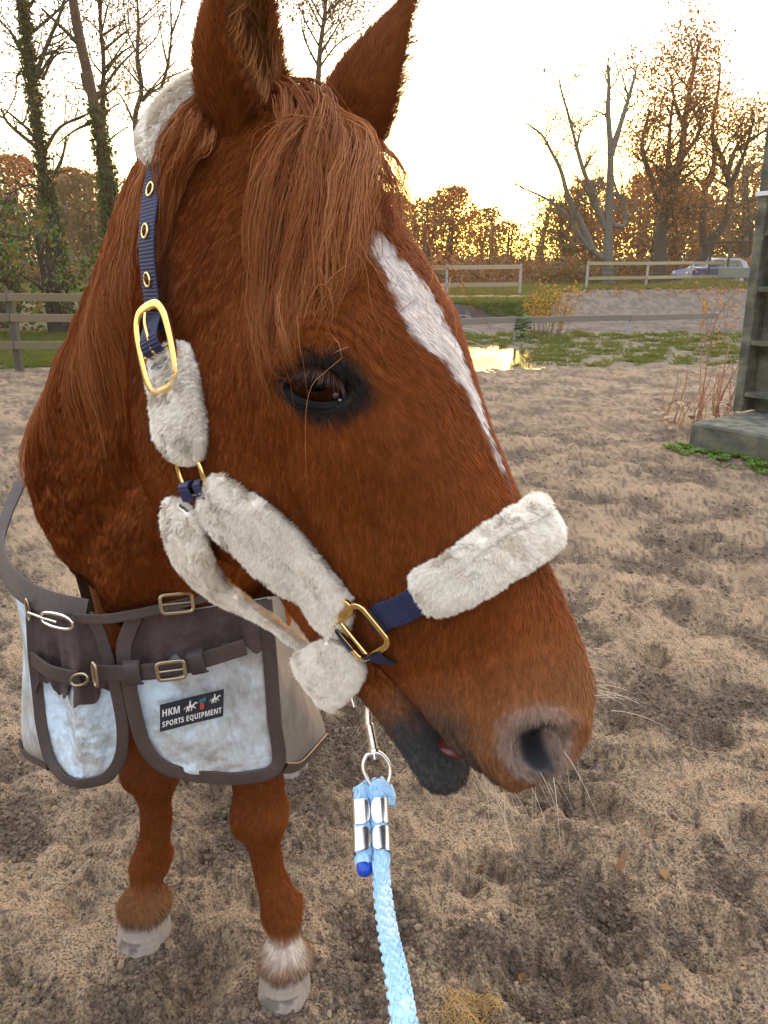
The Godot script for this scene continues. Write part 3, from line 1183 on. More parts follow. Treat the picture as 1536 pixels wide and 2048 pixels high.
	for k in 5200:
		var lock := int(rng.randf() * 150.0)
		var lr := RandomNumberGenerator.new()
		lr.seed = 900 + lock
		var u := lr.randf_range(2.0, 84.0) + rng.randf_range(-1.5, 1.5)
		var w := lr.randf_range(-4.0, 12.0) + rng.randf_range(-2.0, 2.0)
		if w < 0.0:
			w += 144.0
		var first := (Vector3(-0.35, 0.45, 0.45) + Vector3(lr.randf_range(-0.3, 0.3), 0, lr.randf_range(-0.2, 0.5))).normalized()
		var ds := lr.randf_range(0.008, 0.016) * rng.randf_range(0.75, 1.1)
		var pts := strand(neck, maxf(u, 1.5), w, 22, ds, lr.randf_range(0.004, 0.013) + rng.randf_range(-0.002, 0.004), first, 0.25, lr.randf_range(0.004, 0.020))
		ribbon(b, pts, rng.randf_range(0.0004, 0.0011), (EYE - pts[8]).normalized() + Vector3(rng.randf_range(-0.8, 0.8), 0, 0), hair_colour(clampf(lr.randf() * 0.6 + rng.randf_range(-0.25, 0.4), 0, 1)), 0.15)
	var mane := put(b.done(), "mane", lock_mat, horse)
	mane.set_meta("label", "long chestnut mane on the crest of the neck")
	stage("mane")
	# whiskers on the muzzle, lips and brow
	b = Build.new()
	var spots := []
	for k in 34:
		spots.append([hp(rng.randf_range(0.0, 0.055), rng.randf_range(-0.115, -0.02), rng.randf_range(0.555, 0.585)), HL * 0.8 + HS * 0.2 + HF * rng.randf_range(-0.3, 0.7), rng.randf_range(0.012, 0.05)])
	for k in 16:
		spots.append([hp(rng.randf_range(-0.05, 0.0), rng.randf_range(-0.04, 0.0), rng.randf_range(0.49, 0.56)), HF * 0.8 - HS * 0.5 + HL * rng.randf_range(0.0, 0.6), rng.randf_range(0.03, 0.065)])
	for k in 22:
		spots.append([hp(rng.randf_range(-0.02, 0.03), rng.randf_range(-0.21, -0.19), rng.randf_range(0.46, 0.57)), HF * -0.9 + HS * rng.randf_range(-0.2, 0.5) + HL * rng.randf_range(0.0, 0.5), rng.randf_range(0.03, 0.08)])
	for k in 5:
		spots.append([hp(-0.088, -0.02, 0.195 + 0.012 * k), -HS * 0.5 + HF * 0.6 + HL * (0.1 + 0.16 * k), 0.022 + 0.006 * k])
	for sp in spots:
		var pts := PackedVector3Array()
		var rad := PackedFloat32Array()
		var d: Vector3 = sp[1].normalized()
		for i in 8:
			var t := i / 7.0
			pts.append(sp[0] + d * sp[2] * t + Vector3(0, -1, 0) * sp[2] * 0.35 * t * t)
			rad.append(lerpf(0.00034, 0.00010, t))
		b.tube(pts, rad, 4, Color(0.62, 0.48, 0.34))
	var wm := vmat(0.4)
	var wh := put(b.done(), "whiskers", wm, horse)
	wh.set_meta("kind", "stuff")
	wh.set_meta("label", "pale whiskers round the muzzle and brow")
	stage("horse done")

# ---------------------------------------------------------------- materials

var M := {}

func make_materials() -> void:
	M.fleece_back = mat(lin(0.95, 0.89, 0.77), 0.95)
	var fh := vmat(0.8)
	fh.backlight_enabled = true
	fh.backlight = Color(0.30, 0.29, 0.27)
	fh.metallic_specular = 0.2
	M.fleece_hair = fh
	M.fleece_tuft = tuft_mesh(14, 0.45, 0.050, 0.10, 0.0, 21)
	M.web = vmat(0.62)
	M.brass = mat(lin(0.86, 0.62, 0.24), 0.14, 1.0)
	M.chrome = mat(lin(0.78, 0.74, 0.68), 0.20, 1.0)
	M.steel = mat(lin(0.82, 0.80, 0.77), 0.24, 1.0)
	M.rope = vmat(0.85)
	M.rope.metallic_specular = 0.2
	M.canvas = vmat(0.78)
	M.old_brass = mat(lin(0.46, 0.40, 0.28), 0.34, 1.0)
	var lf := vmat(0.6)
	lf.backlight_enabled = true
	lf.backlight = Color(1.0, 0.86, 0.55)
	M.leaf = lf

# ---------------------------------------------------------------- head collar and lead rope

func skin(q: Vector3, off := 0.0) -> Vector3:
	var uw := locate(q)
	return head.at(uw.x, uw.y) + head.normal_at(uw.x, uw.y) * off

func skin_normal(q: Vector3) -> Vector3:
	var uw := locate(q)
	return head.normal_at(uw.x, uw.y)

# a padded sleeve along a path: pts with outward normals; width across, thickness out
func make_pad(pts: Array, nrm: Array, wide: Array, thick: Array, m := 44, n := 60, fold := 0.5, seed_ := 1) -> Sheet:
	var p := curve(pts, n)
	var nn := curve(nrm, n)
	var w := curve1(wide, n)
	var th := curve1(thick, n)
	var sh := Sheet.new()
	sh.n = n
	sh.m = m
	var len_ := 0.0
	for i in range(1, n):
		len_ += p[i].distance_to(p[i - 1])
	var along := 0.0
	for i in n:
		if i > 0:
			along += p[i].distance_to(p[i - 1])
		var a := (p[mini(i + 1, n - 1)] - p[maxi(i - 1, 0)]).normalized()
		var out := (nn[i] - a * nn[i].dot(a)).normalized()
		var side := a.cross(out).normalized()
		var e := minf(along, len_ - along)
		var cap := sqrt(clampf(1.0 - pow(1.0 - clampf(e / 0.010, 0.0, 1.0), 2.0), 0.0, 1.0))
		cap = maxf(cap, 0.05)
		for j in m:
			var t := TAU * j / m
			var c := cos(t)
			var s := sin(t)
			var x := signf(c) * pow(absf(c), 0.75) * 0.5
			var y := signf(s) * pow(absf(s), 0.85) * 0.5
			# a lengthwise tuck where the sleeve is folded round the strap, and soft unevenness
			var d := 0.0
			if s > 0.0:
				d -= fold * 0.26 * bump((x + 0.20 + 0.05 * sin(along * 60.0 + seed_)) / 0.045)
				d += fold * 0.06 * bump((x + 0.36) / 0.08)
			var q := p[i] + side * x * w[i] + out * (y + 0.5 + d) * th[i]
			d = 0.0020 * noise.get_noise_3d(q.x * 340.0 + seed_ * 7.0, q.y * 340.0, q.z * 340.0) + 0.0022 * noise.get_noise_3d(q.x * 900.0, q.y * 900.0, q.z * 900.0)
			var mid := p[i] + out * 0.5 * th[i]
			q = mid + (q - mid) * lerpf(0.25, 1.0, cap)
			sh.p.append(q + (q - mid).normalized() * d)
			sh.q.append(Vector3(x, y, along / len_))
	sh.finish(Vector3.INF)
	return sh

func fleece(sh: Sheet, called: String, parent: Node, dens := 260000.0, ln := 0.0085) -> MeshInstance3D:
	var b := Build.new()
	b.sheet(sh)
	var o := put(b.done(), called, M.fleece_back, parent)
	var buf := PackedFloat32Array()
	grow(sh, buf, func(q, p, n): return dens * 2.1 * (1.0 if n.dot((EYE - p).normalized()) > -0.75 else 0.3),
		func(q, p, n):
			var a := noise.get_noise_3d(p.x * 300.0, p.y * 300.0, p.z * 300.0)
			var c := noise.get_noise_3d(p.x * 300.0 + 50.0, p.y * 300.0, p.z * 300.0)
			var big := noise.get_noise_3d(p.x * 90.0, p.y * 90.0, p.z * 90.0)
			var k := clampf(0.88 + 0.12 * rng.randf() + 0.05 * big, 0.0, 1.0)
			var stain := smooth(0.34, 0.55, noise.get_noise_3d(p.x * 130.0 + 11.0, p.y * 130.0 + 3.0, p.z * 130.0))
			var col := Color(1.0, 0.925, 0.785).lerp(Color(0.86, 0.70, 0.50), stain * 0.6)
			var d := Vector3(a * 1.6 + 0.25, c * 1.6 - 0.8, a - c)
			return [d, rng.randf_range(0.5, 1.05), ln * 0.72 * rng.randf_range(0.75, 1.15), Color(col.r * k, col.g * k, col.b * k)])
	tufts(buf, M.fleece_tuft, "pile", M.fleece_hair, o)
	return o

# a flat woven strap with ribs across it
func webbing(pts: Array, nrm: Array, wide: float, called: String, parent: Node, col := Color(0.010, 0.016, 0.062), thick := 0.0024, pitch := 0.0034, n := 0) -> MeshInstance3D:
	var total := 0.0
	for i in range(1, pts.size()):
		total += (pts[i] as Vector3).distance_to(pts[i - 1])
	if n == 0:
		n = maxi(int(total / pitch * 4.0), 12)
	var p := curve(pts, n)
	var nn := curve(nrm, n)
	var sh := Sheet.new()
	sh.n = n
	sh.m = 30
	var cols := PackedColorArray()
	var along := 0.0
	for i in n:
		if i > 0:
			along += p[i].distance_to(p[i - 1])
		var a := (p[mini(i + 1, n - 1)] - p[maxi(i - 1, 0)]).normalized()
		var out := (nn[i] - a * nn[i].dot(a)).normalized()
		var side := a.cross(out).normalized()
		for j in sh.m:
			var t := TAU * j / sh.m
			var x := signf(cos(t)) * pow(absf(cos(t)), 0.4) * 0.5
			var y := signf(sin(t)) * pow(absf(sin(t)), 0.4) * 0.5
			var rib := (0.00045 if pitch < 0.005 else 0.00008) * sin(along / pitch * TAU + x * 0.8) * (1.0 if absf(x) < 0.46 else 0.4)
			sh.p.append(p[i] + side * x * wide + out * (y * thick + thick * 0.5 + (rib if y > 0.0 else 0.0)))
			var k := 0.85 + 0.3 * noise.get_noise_3d(along * 900.0, x * 40.0, 2.0) + 0.25 * noise.get_noise_3d(along * 60.0, x * 9.0, 7.0)
			cols.append(Color(col.r * k, col.g * k, col.b * k))
	sh.finish(Vector3.INF)
	var b := Build.new()
	b.sheet(sh, cols)
	return put(b.done(), called, M.web, parent)

# a ring or frame of round wire through points
func wire(pts: Array, r: float, called: String, material: Material, parent: Node, closed := true, n := 64, flat_ := 1.0, sides := 12) -> MeshInstance3D:
	var b := Build.new()
	var p := curve(pts, n, closed)
	var rad := PackedFloat32Array()
	rad.resize(p.size())
	rad.fill(r)
	b.tube(p, rad, sides, Color.WHITE, true, flat_, closed)
	return put(b.done(), called, material, parent)

# a flat metal frame: closed outline (in a plane) with a rectangular section
func frame_mesh(pts: Array, mid: Vector3, out: Vector3, wide: float, thick: float, n := 72) -> ArrayMesh:
	var p := curve(pts, n, true)
	var b := Build.new()
	var sh := Sheet.new()
	sh.n = n + 1
	sh.m = 20
	for i in n + 1:
		var q := p[i % n]
		var a := (p[(i + 1) % n] - p[(i + n - 1) % n]).normalized()
		var side := a.cross(out).normalized()
		for j in sh.m:
			var t := TAU * j / sh.m
			var x := signf(cos(t)) * pow(absf(cos(t)), 0.6) * 0.5 * wide
			var y := signf(sin(t)) * pow(absf(sin(t)), 0.6) * 0.5 * thick
			sh.p.append(q + side * x + out * y)
	sh.finish(Vector3.INF)
	b.sheet(sh)
	return b.done()

func oval(mid: Vector3, x: Vector3, y: Vector3, power := 0.6, k := 20) -> Array:
	var out := []
	for i in k:
		var t := TAU * i / k
		out.append(mid + x * signf(cos(t)) * pow(absf(cos(t)), power) + y * signf(sin(t)) * pow(absf(sin(t)), power))
	return out

func along_skin(qs: Array, off: float) -> Array:
	var p := []
	var n := []
	for q in qs:
		p.append(skin(q, off))
		n.append(skin_normal(q))
	return [p, n]

func make_halter() -> void:
	var h := base("head_collar")
	tag(h, "navy webbing head collar with cream fleece padding and brass fittings on the horse's head", "head collar")
	# fleece over the poll, behind the ears
	var crown_p := [hp(0.064, -0.126, -0.026), hp(0.058, -0.104, -0.040), hp(0.042, -0.084, -0.050), hp(0.018, -0.072, -0.056), hp(-0.020, -0.072, -0.056), hp(-0.050, -0.104, -0.044)]
	var crown_n := []
	for q in [Vector3(0.8, 0.0, -0.5), Vector3(0.6, 0.3, -0.7), Vector3(0.4, 0.5, -0.8), Vector3(0.1, 0.6, -0.8), Vector3(-0.3, 0.5, -0.8), Vector3(-0.7, 0.2, -0.6)]:
		crown_n.append((HS * q.x + HF * q.y + HL * q.z).normalized())
	fleece(make_pad(crown_p, crown_n, [0.046, 0.050, 0.050, 0.050, 0.050, 0.046], [0.016, 0.018, 0.018, 0.018, 0.018, 0.016], 44, 60, 0.4, 1), "crown_fleece", h)
	# the cheek strap with its eyelets
	var cs := along_skin([Vector3(0.060, -0.112, -0.026), Vector3(0.073, -0.152, 0.040), Vector3(0.085, -0.176, 0.106)], 0.010)
	cs[0][1] = cs[0][0].lerp(cs[0][2], 0.48) + HS * 0.012
	var strap := webbing(cs[0], cs[1], 0.0300, "cheek_strap", h)
	var path := curve(cs[0], 40)
	var pn := curve(cs[1], 40)
	for k in [9, 18, 28]:
		var a := (path[k + 1] - path[k - 1]).normalized()
		var out := (pn[k] - a * pn[k].dot(a)).normalized()
		var s := a.cross(out)
		wire(oval(path[k] + out * 0.0032, s * 0.0052, a * 0.0062, 1.0), 0.0013, "eyelet", M.brass, strap, true, 28, 1.0, 8)
		var hole := Build.new()
		blob(hole, path[k] + out * 0.0022, Vector3(0.0040, 0.0040, 0.0040), Color(0.06, 0.02, 0.008), 1, 0.05, 8)
		put(hole.done(), "eyelet_hole", vmat(0.9), strap)
	# buckle: a broad polished oval frame with a bar, a tongue and the folded end of the strap
	var bm := skin(Vector3(0.086, -0.178, 0.120), 0.020)
	var bn := (skin_normal(Vector3(0.086, -0.178, 0.120)) + Vector3(-0.15, 0.1, 0.25)).normalized()
	var by := (skin(Vector3(0.080, -0.170, 0.084)) - skin(Vector3(0.089, -0.190, 0.164)))
	by = (by - bn * by.dot(bn)).normalized()
	var bx := by.cross(bn).normalized()
	var buckle := put(frame_mesh(oval(bm, bx * 0.0255, by * 0.0400, 0.62), bm, bn, 0.0090, 0.0050), "buckle", M.brass, h)
	var bb := Build.new()
	bb.tube(PackedVector3Array([bm - bx * 0.020 - by * 0.004, bm + bx * 0.020 - by * 0.004]), PackedFloat32Array([0.0017, 0.0017]), 10)
	put(bb.done(), "bar", M.brass, buckle)
	bb = Build.new()
	bb.tube(curve([bm - by * 0.006 + bn * 0.001, bm - by * 0.002 + bn * 0.0045, bm + by * 0.010 + bn * 0.006, bm + by * 0.024 + bn * 0.0065, bm + by * 0.034 + bn * 0.004], 16), curve1([0.0016, 0.0020, 0.0020, 0.0018, 0.0014], 16), 10)
	put(bb.done(), "tongue", M.brass, buckle)
	webbing([bm + by * 0.034 - bn * 0.008, bm + by * 0.024 - bn * 0.002, bm + by * 0.010 + bn * 0.005, bm - by * 0.001 + bn * 0.004, bm - by * 0.006 - bn * 0.004], [bn, bn, bn, (bn - by * 0.4), (bn - by)], 0.0290, "strap_end", h)
	webbing([bm - by * 0.010 - bn * 0.006, bm - by * 0.016 - bn * 0.001, bm - by * 0.024 - bn * 0.004, bm - by * 0.034 - bn * 0.007], [bn + by * 0.5, bn, bn, bn], 0.0275, "strap_loop", h)
	# cheek fleece below the buckle
	var cf := along_skin([Vector3(0.086, -0.180, 0.122), Vector3(0.088, -0.184, 0.142), Vector3(0.090, -0.189, 0.170), Vector3(0.090, -0.197, 0.194), Vector3(0.090, -0.204, 0.211)], 0.001)
	fleece(make_pad(cf[0], cf[1], [0.058, 0.068, 0.072, 0.070, 0.046], [0.016, 0.019, 0.019, 0.019, 0.014], 44, 50, 0.15, 3), "cheek_fleece", h)
	# brass ring under it with the webbing loops that hang in it
	var rm := skin(Vector3(0.089, -0.206, 0.222), 0.010)
	var rn := skin_normal(Vector3(0.089, -0.206, 0.222))
	var ry := (skin(Vector3(0.089, -0.199, 0.198)) - skin(Vector3(0.088, -0.213, 0.248))).normalized()
	ry = (ry - rn * ry.dot(rn)).normalized()
	var rx := ry.cross(rn)
	wire(oval(rm, rx * 0.0205, ry * 0.0215, 0.9), 0.0028, "cheek_ring", M.brass, h)
	var down := -ry
	for s in [-1.0, 1.0]:
		var top: Vector3 = rm + down * 0.0135 + rx * 0.0125 * s
		webbing([top + rn * 0.004 + down * 0.014, top + rn * 0.005, top - down * 0.003, top - rn * 0.004, top - rn * 0.004 + down * 0.014], [rn, rn - down * 0.5, -down, -rn - down * 0.5, -rn], 0.019 if s < 0.0 else 0.012, "ring_loop", h, Color(0.012, 0.018, 0.075), 0.0022)
	# the padded cheek piece along the jaw
	var jf := along_skin([Vector3(0.088, -0.206, 0.243), Vector3(0.085, -0.195, 0.267), Vector3(0.080, -0.185, 0.294), Vector3(0.070, -0.175, 0.326), Vector3(0.061, -0.167, 0.359), Vector3(0.056, -0.160, 0.388), Vector3(0.055, -0.157, 0.402)], 0.002)
	fleece(make_pad(jf[0], jf[1], [0.062, 0.078, 0.084, 0.082, 0.076, 0.070, 0.058], [0.015, 0.018, 0.019, 0.019, 0.019, 0.018, 0.015], 52, 90, 0.5, 5), "jaw_fleece", h, 240000.0)
	# the throat piece under the jaw, slack
	var tp := []
	for q in [Vector3(0.094, -0.248, 0.246), Vector3(0.086, -0.276, 0.270), Vector3(0.064, -0.312, 0.296), Vector3(0.045, -0.325, 0.322), Vector3(0.037, -0.306, 0.352), Vector3(0.034, -0.280, 0.384), Vector3(0.030, -0.262, 0.414)]:
		tp.append(hp(q.x, q.y, q.z))
	var tn := []
	for q in [Vector3(0.9, -0.2, 0.1), Vector3(0.9, -0.2, 0.2), Vector3(0.85, -0.2, 0.3), Vector3(0.8, -0.2, 0.4), Vector3(0.7, -0.3, 0.5), Vector3(0.5, -0.5, 0.6), Vector3(0.4, -0.6, 0.7)]:
		tn.append((HS * q.x + HF * q.y + HL * q.z).normalized())
	fleece(make_pad(tp, tn, [0.056, 0.066, 0.068, 0.060, 0.046, 0.024, 0.012], [0.014, 0.017, 0.017, 0.015, 0.012, 0.008, 0.006], 44, 80, 0.4, 7), "throat_fleece", h, 200000.0)
	# the square brass fitting where the straps meet
	var sm := skin(Vector3(0.056, -0.137, 0.414), 0.017)
	var sn := (skin_normal(Vector3(0.056, -0.146, 0.418)) + HL * 0.1).normalized()
	var sx := (skin(Vector3(0.056, -0.110, 0.410)) - skin(Vector3(0.055, -0.180, 0.424)))
	sx = (sx - sn * sx.dot(sn)).normalized()
	var sy := sn.cross(sx)
	if sy.y < 0.0:
		sy = -sy
	var sq := put(frame_mesh(oval(sm, sx * 0.0270, sy * 0.0240, 0.36, 28), sm, sn, 0.0060, 0.0052), "square_ring", M.brass, h)
	bb = Build.new()
	bb.tube(PackedVector3Array([sm - sx * 0.0145 - sy * 0.024, sm - sx * 0.0145 + sy * 0.024]), PackedFloat32Array([0.0024, 0.0024]), 10)
	put(bb.done(), "bar", M.brass, sq)
	put(frame_mesh(oval(sm - sx * 0.0040 + sy * 0.0265, sx * 0.0180, sy * 0.0075, 0.6), sm, sn, 0.0042, 0.0046), "slot", M.brass, sq)
	webbing([sm - sx * 0.044 + sy * 0.004 - sn * 0.010, sm - sx * 0.030 + sy * 0.003 - sn * 0.001, sm - sx * 0.021 + sy * 0.003 + sn * 0.003], [sn, sn, sn], 0.026, "cheek_web", h)
	webbing([sm - sx * 0.012 - sy * 0.040 - sn * 0.012, sm - sx * 0.008 - sy * 0.030 - sn * 0.002, sm - sx * 0.006 - sy * 0.021 + sn * 0.003], [sn, sn, sn], 0.026, "chin_web", h)
	var ns := along_skin([Vector3(0.057, -0.122, 0.409), Vector3(0.057, -0.108, 0.408), Vector3(0.056, -0.088, 0.406), Vector3(0.055, -0.066, 0.404)], 0.009)
	webbing(ns[0], ns[1], 0.0270, "nose_strap", h)
	# fleece over the nose
	var nf := along_skin([Vector3(0.054, -0.062, 0.402), Vector3(0.051, -0.050, 0.401), Vector3(0.047, -0.032, 0.402), Vector3(0.034, -0.006, 0.398), Vector3(0.012, 0.008, 0.394), Vector3(-0.012, 0.008, 0.392), Vector3(-0.034, -0.008, 0.392), Vector3(-0.048, -0.036, 0.394), Vector3(-0.052, -0.062, 0.396)], 0.002)
	fleece(make_pad(nf[0], nf[1], [0.034, 0.040, 0.044, 0.046, 0.047, 0.047, 0.046, 0.044, 0.038], [0.016, 0.019, 0.021, 0.023, 0.024, 0.024, 0.021, 0.019, 0.016], 52, 90, 0.6, 9), "nose_fleece", h, 260000.0)
	# fleece under the chin
	var cp := []
	for q in [Vector3(0.058, -0.168, 0.426), Vector3(0.060, -0.190, 0.434), Vector3(0.056, -0.216, 0.441), Vector3(0.040, -0.243, 0.447), Vector3(0.012, -0.256, 0.450), Vector3(-0.020, -0.258, 0.450), Vector3(-0.045, -0.235, 0.445), Vector3(-0.052, -0.19, 0.435)]:
		cp.append(hp(q.x, q.y, q.z))
	var cn := []
	for q in [Vector3(0.95, 0.1, 0.3), Vector3(0.9, -0.2, 0.35), Vector3(0.8, -0.5, 0.3), Vector3(0.5, -0.8, 0.2), Vector3(0.1, -1.0, 0.1), Vector3(-0.3, -0.9, 0.1), Vector3(-0.8, -0.5, 0.1), Vector3(-1.0, 0.0, 0.1)]:
		cn.append((HS * q.x + HF * q.y + HL * q.z).normalized())
	fleece(make_pad(cp, cn, [0.044, 0.056, 0.064, 0.064, 0.060, 0.055, 0.05, 0.04], [0.015, 0.018, 0.020, 0.020, 0.019, 0.018, 0.017, 0.015], 48, 80, 0.5, 12), "chin_fleece", h)
	stage("head collar")

func make_lead() -> void:
	var lead := base("lead_rope")
	tag(lead, "light blue braided lead rope with silver snap hook hanging below the horse's chin", "lead rope")
	var p := [Vector3(-0.0256, 1.087, -0.7531), Vector3(-0.0206, 1.0617, -0.7447), Vector3(-0.0171, 1.0304, -0.7292), Vector3(-0.0165, 1.0047, -0.7155), Vector3(-0.0139, 0.9768, -0.6853), Vector3(-0.0119, 0.9582, -0.6476), Vector3(-0.008, 0.9544, -0.6147), Vector3(0.0031, 0.9885, -0.5312), Vector3(0.0094, 1.039, -0.4425), Vector3(0.0129, 1.0794, -0.3716), Vector3(0.0160, 1.110, -0.300)]
	# the snap: a hook, a barrel, a swivel eye
	var x := Vector3(1, 0, 0)
	var dn: Vector3 = (p[2] - p[0]).normalized()
	var fw := x.cross(dn).normalized()
	if fw.z < 0.0:
		fw = -fw
	var top: Vector3 = p[0]
	var b := Build.new()
	b.tube(curve([top - x * 0.009 + dn * 0.012, top - x * 0.010 - dn * 0.001, top - x * 0.002 - dn * 0.010, top + x * 0.006 - dn * 0.002, top + x * 0.007 + dn * 0.010, top + x * 0.005 + dn * 0.022, top + x * 0.004 + dn * 0.034], 26), curve1([0.0022, 0.0028, 0.0032, 0.0040, 0.0046, 0.0046, 0.0050], 26), 14)
	var snap := put(b.done(), "snap_hook", M.chrome, lead)
	b = Build.new()
	b.tube(PackedVector3Array([top + x * 0.004 + dn * 0.030, top + x * 0.005 + dn * 0.032, top + x * 0.006 + dn * 0.054, top + x * 0.006 + dn * 0.056]), PackedFloat32Array([0.0048, 0.0056, 0.0056, 0.0050]), 18)
	b.tube(PackedVector3Array([top + x * 0.006 + dn * 0.0565, top + x * 0.006 + dn * 0.0572, top + x * 0.006 + dn * 0.0595, top + x * 0.006 + dn * 0.0602]), PackedFloat32Array([0.0066, 0.0072, 0.0072, 0.0066]), 18)
	b.tube(PackedVector3Array([top + x * 0.006 + dn * 0.060, top + x * 0.006 + dn * 0.069]), PackedFloat32Array([0.0026, 0.0026]), 10)
	put(b.done(), "barrel", M.chrome, snap)
	var em := top + x * 0.0065 + dn * 0.083
	wire([em - dn * 0.0205 - x * 0.002, em - dn * 0.0195 + x * 0.007, em - dn * 0.008 + x * 0.0145, em + dn * 0.008 + x * 0.0125, em + dn * 0.020 + x * 0.004, em + dn * 0.0215 - x * 0.002, em + dn * 0.012 - x * 0.010, em - dn * 0.004 - x * 0.0150, em - dn * 0.0175 - x * 0.009], 0.0024, "swivel_eye", M.chrome, snap)
	# the rope: out through the eye and back along itself, braided
	var loop := em + dn * 0.020
	var r := 0.0088
	var back := curve([p[5] + x * -0.0095 + dn * 0.004, p[4] - x * 0.0092, p[3] - x * 0.0095 + dn * 0.010, loop - x * 0.0094 + dn * 0.012, loop - x * 0.0080 + dn * 0.002, loop - dn * 0.0055, loop + x * 0.0080 + dn * 0.002, loop + x * 0.0090 + dn * 0.012, p[3] + x * 0.0088 + dn * 0.012, p[4] + x * 0.0088, p[5] + x * 0.0088, p[6] + x * 0.0060, p[7], p[8], p[9], p[10]], 400)
	# evenly spaced points along it
	var even := PackedVector3Array()
	var gap := 0.004
	var left := 0.0
	for i in range(1, back.size()):
		var a := back[i - 1]
		var c := back[i]
		var d := a.distance_to(c)
		while left < d:
			even.append(a.lerp(c, left / d))
			left += gap
		left -= d
	b = Build.new()
	var rad := PackedFloat32Array()
	rad.resize(even.size())
	rad.fill(r * 0.90)
	b.tube(even, rad, 14, Color(0.40, 0.63, 0.85))
	# the stitches of the braid
	var side := Vector3.ZERO
	var columns := 9
	for i in range(1, even.size() - 1):
		var a := (even[i + 1] - even[i - 1]).normalized()
		if side == Vector3.ZERO:
			side = a.cross(Vector3(0, 0, 1)).normalized()
		side = (side - a * side.dot(a)).normalized()
		var up := side.cross(a)
		for j in columns:
			if (i + j * 2) % 3 != 0:
				continue
			var th := TAU * (j + 0.5 * (i % 2)) / columns
			var out := side * cos(th) + up * sin(th)
			var t := a.cross(out)
			var k := rng.randf_range(0.82, 1.15)
			var along := (a + t * (0.30 if j % 2 == 0 else -0.30)).normalized()
			stitch(b, even[i] + out * r * 0.88, along, out, 0.0120 if (even[i + 1] - even[i]).normalized().dot((even[i] - even[i - 1]).normalized()) > 0.992 else 0.0062, 0.0044, 0.0020, Color(0.42 * k, 0.66 * k, 0.88 * k))
	put(b.done(), "rope", M.rope, lead)
	# steel clips that hold the two lengths together
	for c in [[3, 4, 0.80], [4, 5, 0.55]]:
		var mid: Vector3 = (p[c[0]] as Vector3).lerp(p[c[1]], c[2])
		var a: Vector3 = (p[c[1]] - p[c[0]]).normalized()
		var s: Vector3 = (x - a * x.dot(a)).normalized()
		var o := s.cross(a)
		if o.z < 0.0:
			o = -o
		var clip := base("clip_parent")
		remove_child(clip)
		clip.name = "clip"
		lead.add_child(clip, true)
		for sd in [-1.0, 1.0]:
			var sh := Sheet.new()
			sh.closed = false
			sh.n = 14
			sh.m = 26
			for i in sh.n:
				var u := lerpf(-1.0, 1.0, i / 13.0)
				for j in sh.m:
					var v := j / 25.0
					# from the back round the outer side to the front, with a rounded end
					var reach := 1.0 - 0.10 * u * u * u * u - 0.05 * u * u
					var th := lerpf(-1.2, 2.45, v * reach)
					var out: Vector3 = s * sd * cos(th) + o * sin(th)
					sh.p.append(mid + s * sd * 0.0090 + a * u * 0.0125 + out * (r + 0.0022))
			sh.finish(mid, Vector3.ZERO)
			sh.finish(mid + s * sd * 0.0090)
			b = Build.new()
			b.sheet(sh)
			put(b.done(), "plate", M.steel, clip)
	# blue plastic end of the short length
	b = Build.new()
	blob(b, even[0] + Vector3(0.001, -0.002, 0.004), Vector3(0.0085, 0.0085, 0.0085), Color(0.010, 0.06, 0.42), 4, 0.06, 14)
	put(b.done(), "end_cap", vmat(0.35), lead)
	stage("lead rope")

func stitch(b: Build, at: Vector3, along: Vector3, out: Vector3, ln: float, wd: float, ht: float, col: Color) -> void:
	var side := along.cross(out).normalized()
	var first := b.v.size()
	for i in 5:
		var t := lerpf(-1.0, 1.0, i / 4.0)
		var w := sqrt(maxf(1.0 - t * t, 0.03))
		for j in 5:
			var th := PI * j / 4.0
			var nn := side * cos(th) + out * sin(th)
			b.vert(at + along * ln * 0.5 * t + side * cos(th) * wd * 0.5 * w + out * sin(th) * ht * w, (nn + along * t * 0.6).normalized(), col)
	for i in 4:
		for j in 4:
			var k := first + i * 5 + j
			b.tri(k, k + 1, k + 5)
			b.tri(k + 1, k + 6, k + 5)

# outlines of the rug's pieces
const FLAP_A_L := [Vector3(-0.6263, 0.9698, -1.2620), Vector3(-0.6408, 0.8657, -1.2700), Vector3(-0.6451, 0.7821, -1.2700), Vector3(-0.6429, 0.7130, -1.2600), Vector3(-0.6295, 0.6551, -1.2450), Vector3(-0.5985, 0.6298, -1.2250), Vector3(-0.5604, 0.6344, -1.2000)]
const FLAP_A_R := [Vector3(-0.4833, 0.9894, -1.1680), Vector3(-0.4656, 0.9603, -1.1600), Vector3(-0.4477, 0.8643, -1.1500), Vector3(-0.4440, 0.7861, -1.1500), Vector3(-0.4572, 0.7225, -1.1570), Vector3(-0.4927, 0.6711, -1.1700), Vector3(-0.5527, 0.6371, -1.1950)]
const SIDE_A_L := [Vector3(-0.7473, 0.9728, -1.4200), Vector3(-0.7624, 0.8051, -1.4700), Vector3(-0.7989, 0.6240, -1.4900), Vector3(-0.8128, 0.5212, -1.4900), Vector3(-0.7946, 0.5012, -1.4700), Vector3(-0.6927, 0.5505, -1.3600)]
const SIDE_A_R := [Vector3(-0.6272, 0.9689, -1.2640), Vector3(-0.6418, 0.8646, -1.2720), Vector3(-0.6461, 0.7809, -1.2720), Vector3(-0.6440, 0.7117, -1.2620), Vector3(-0.6385, 0.6613, -1.2550), Vector3(-0.6258, 0.6269, -1.2500)]
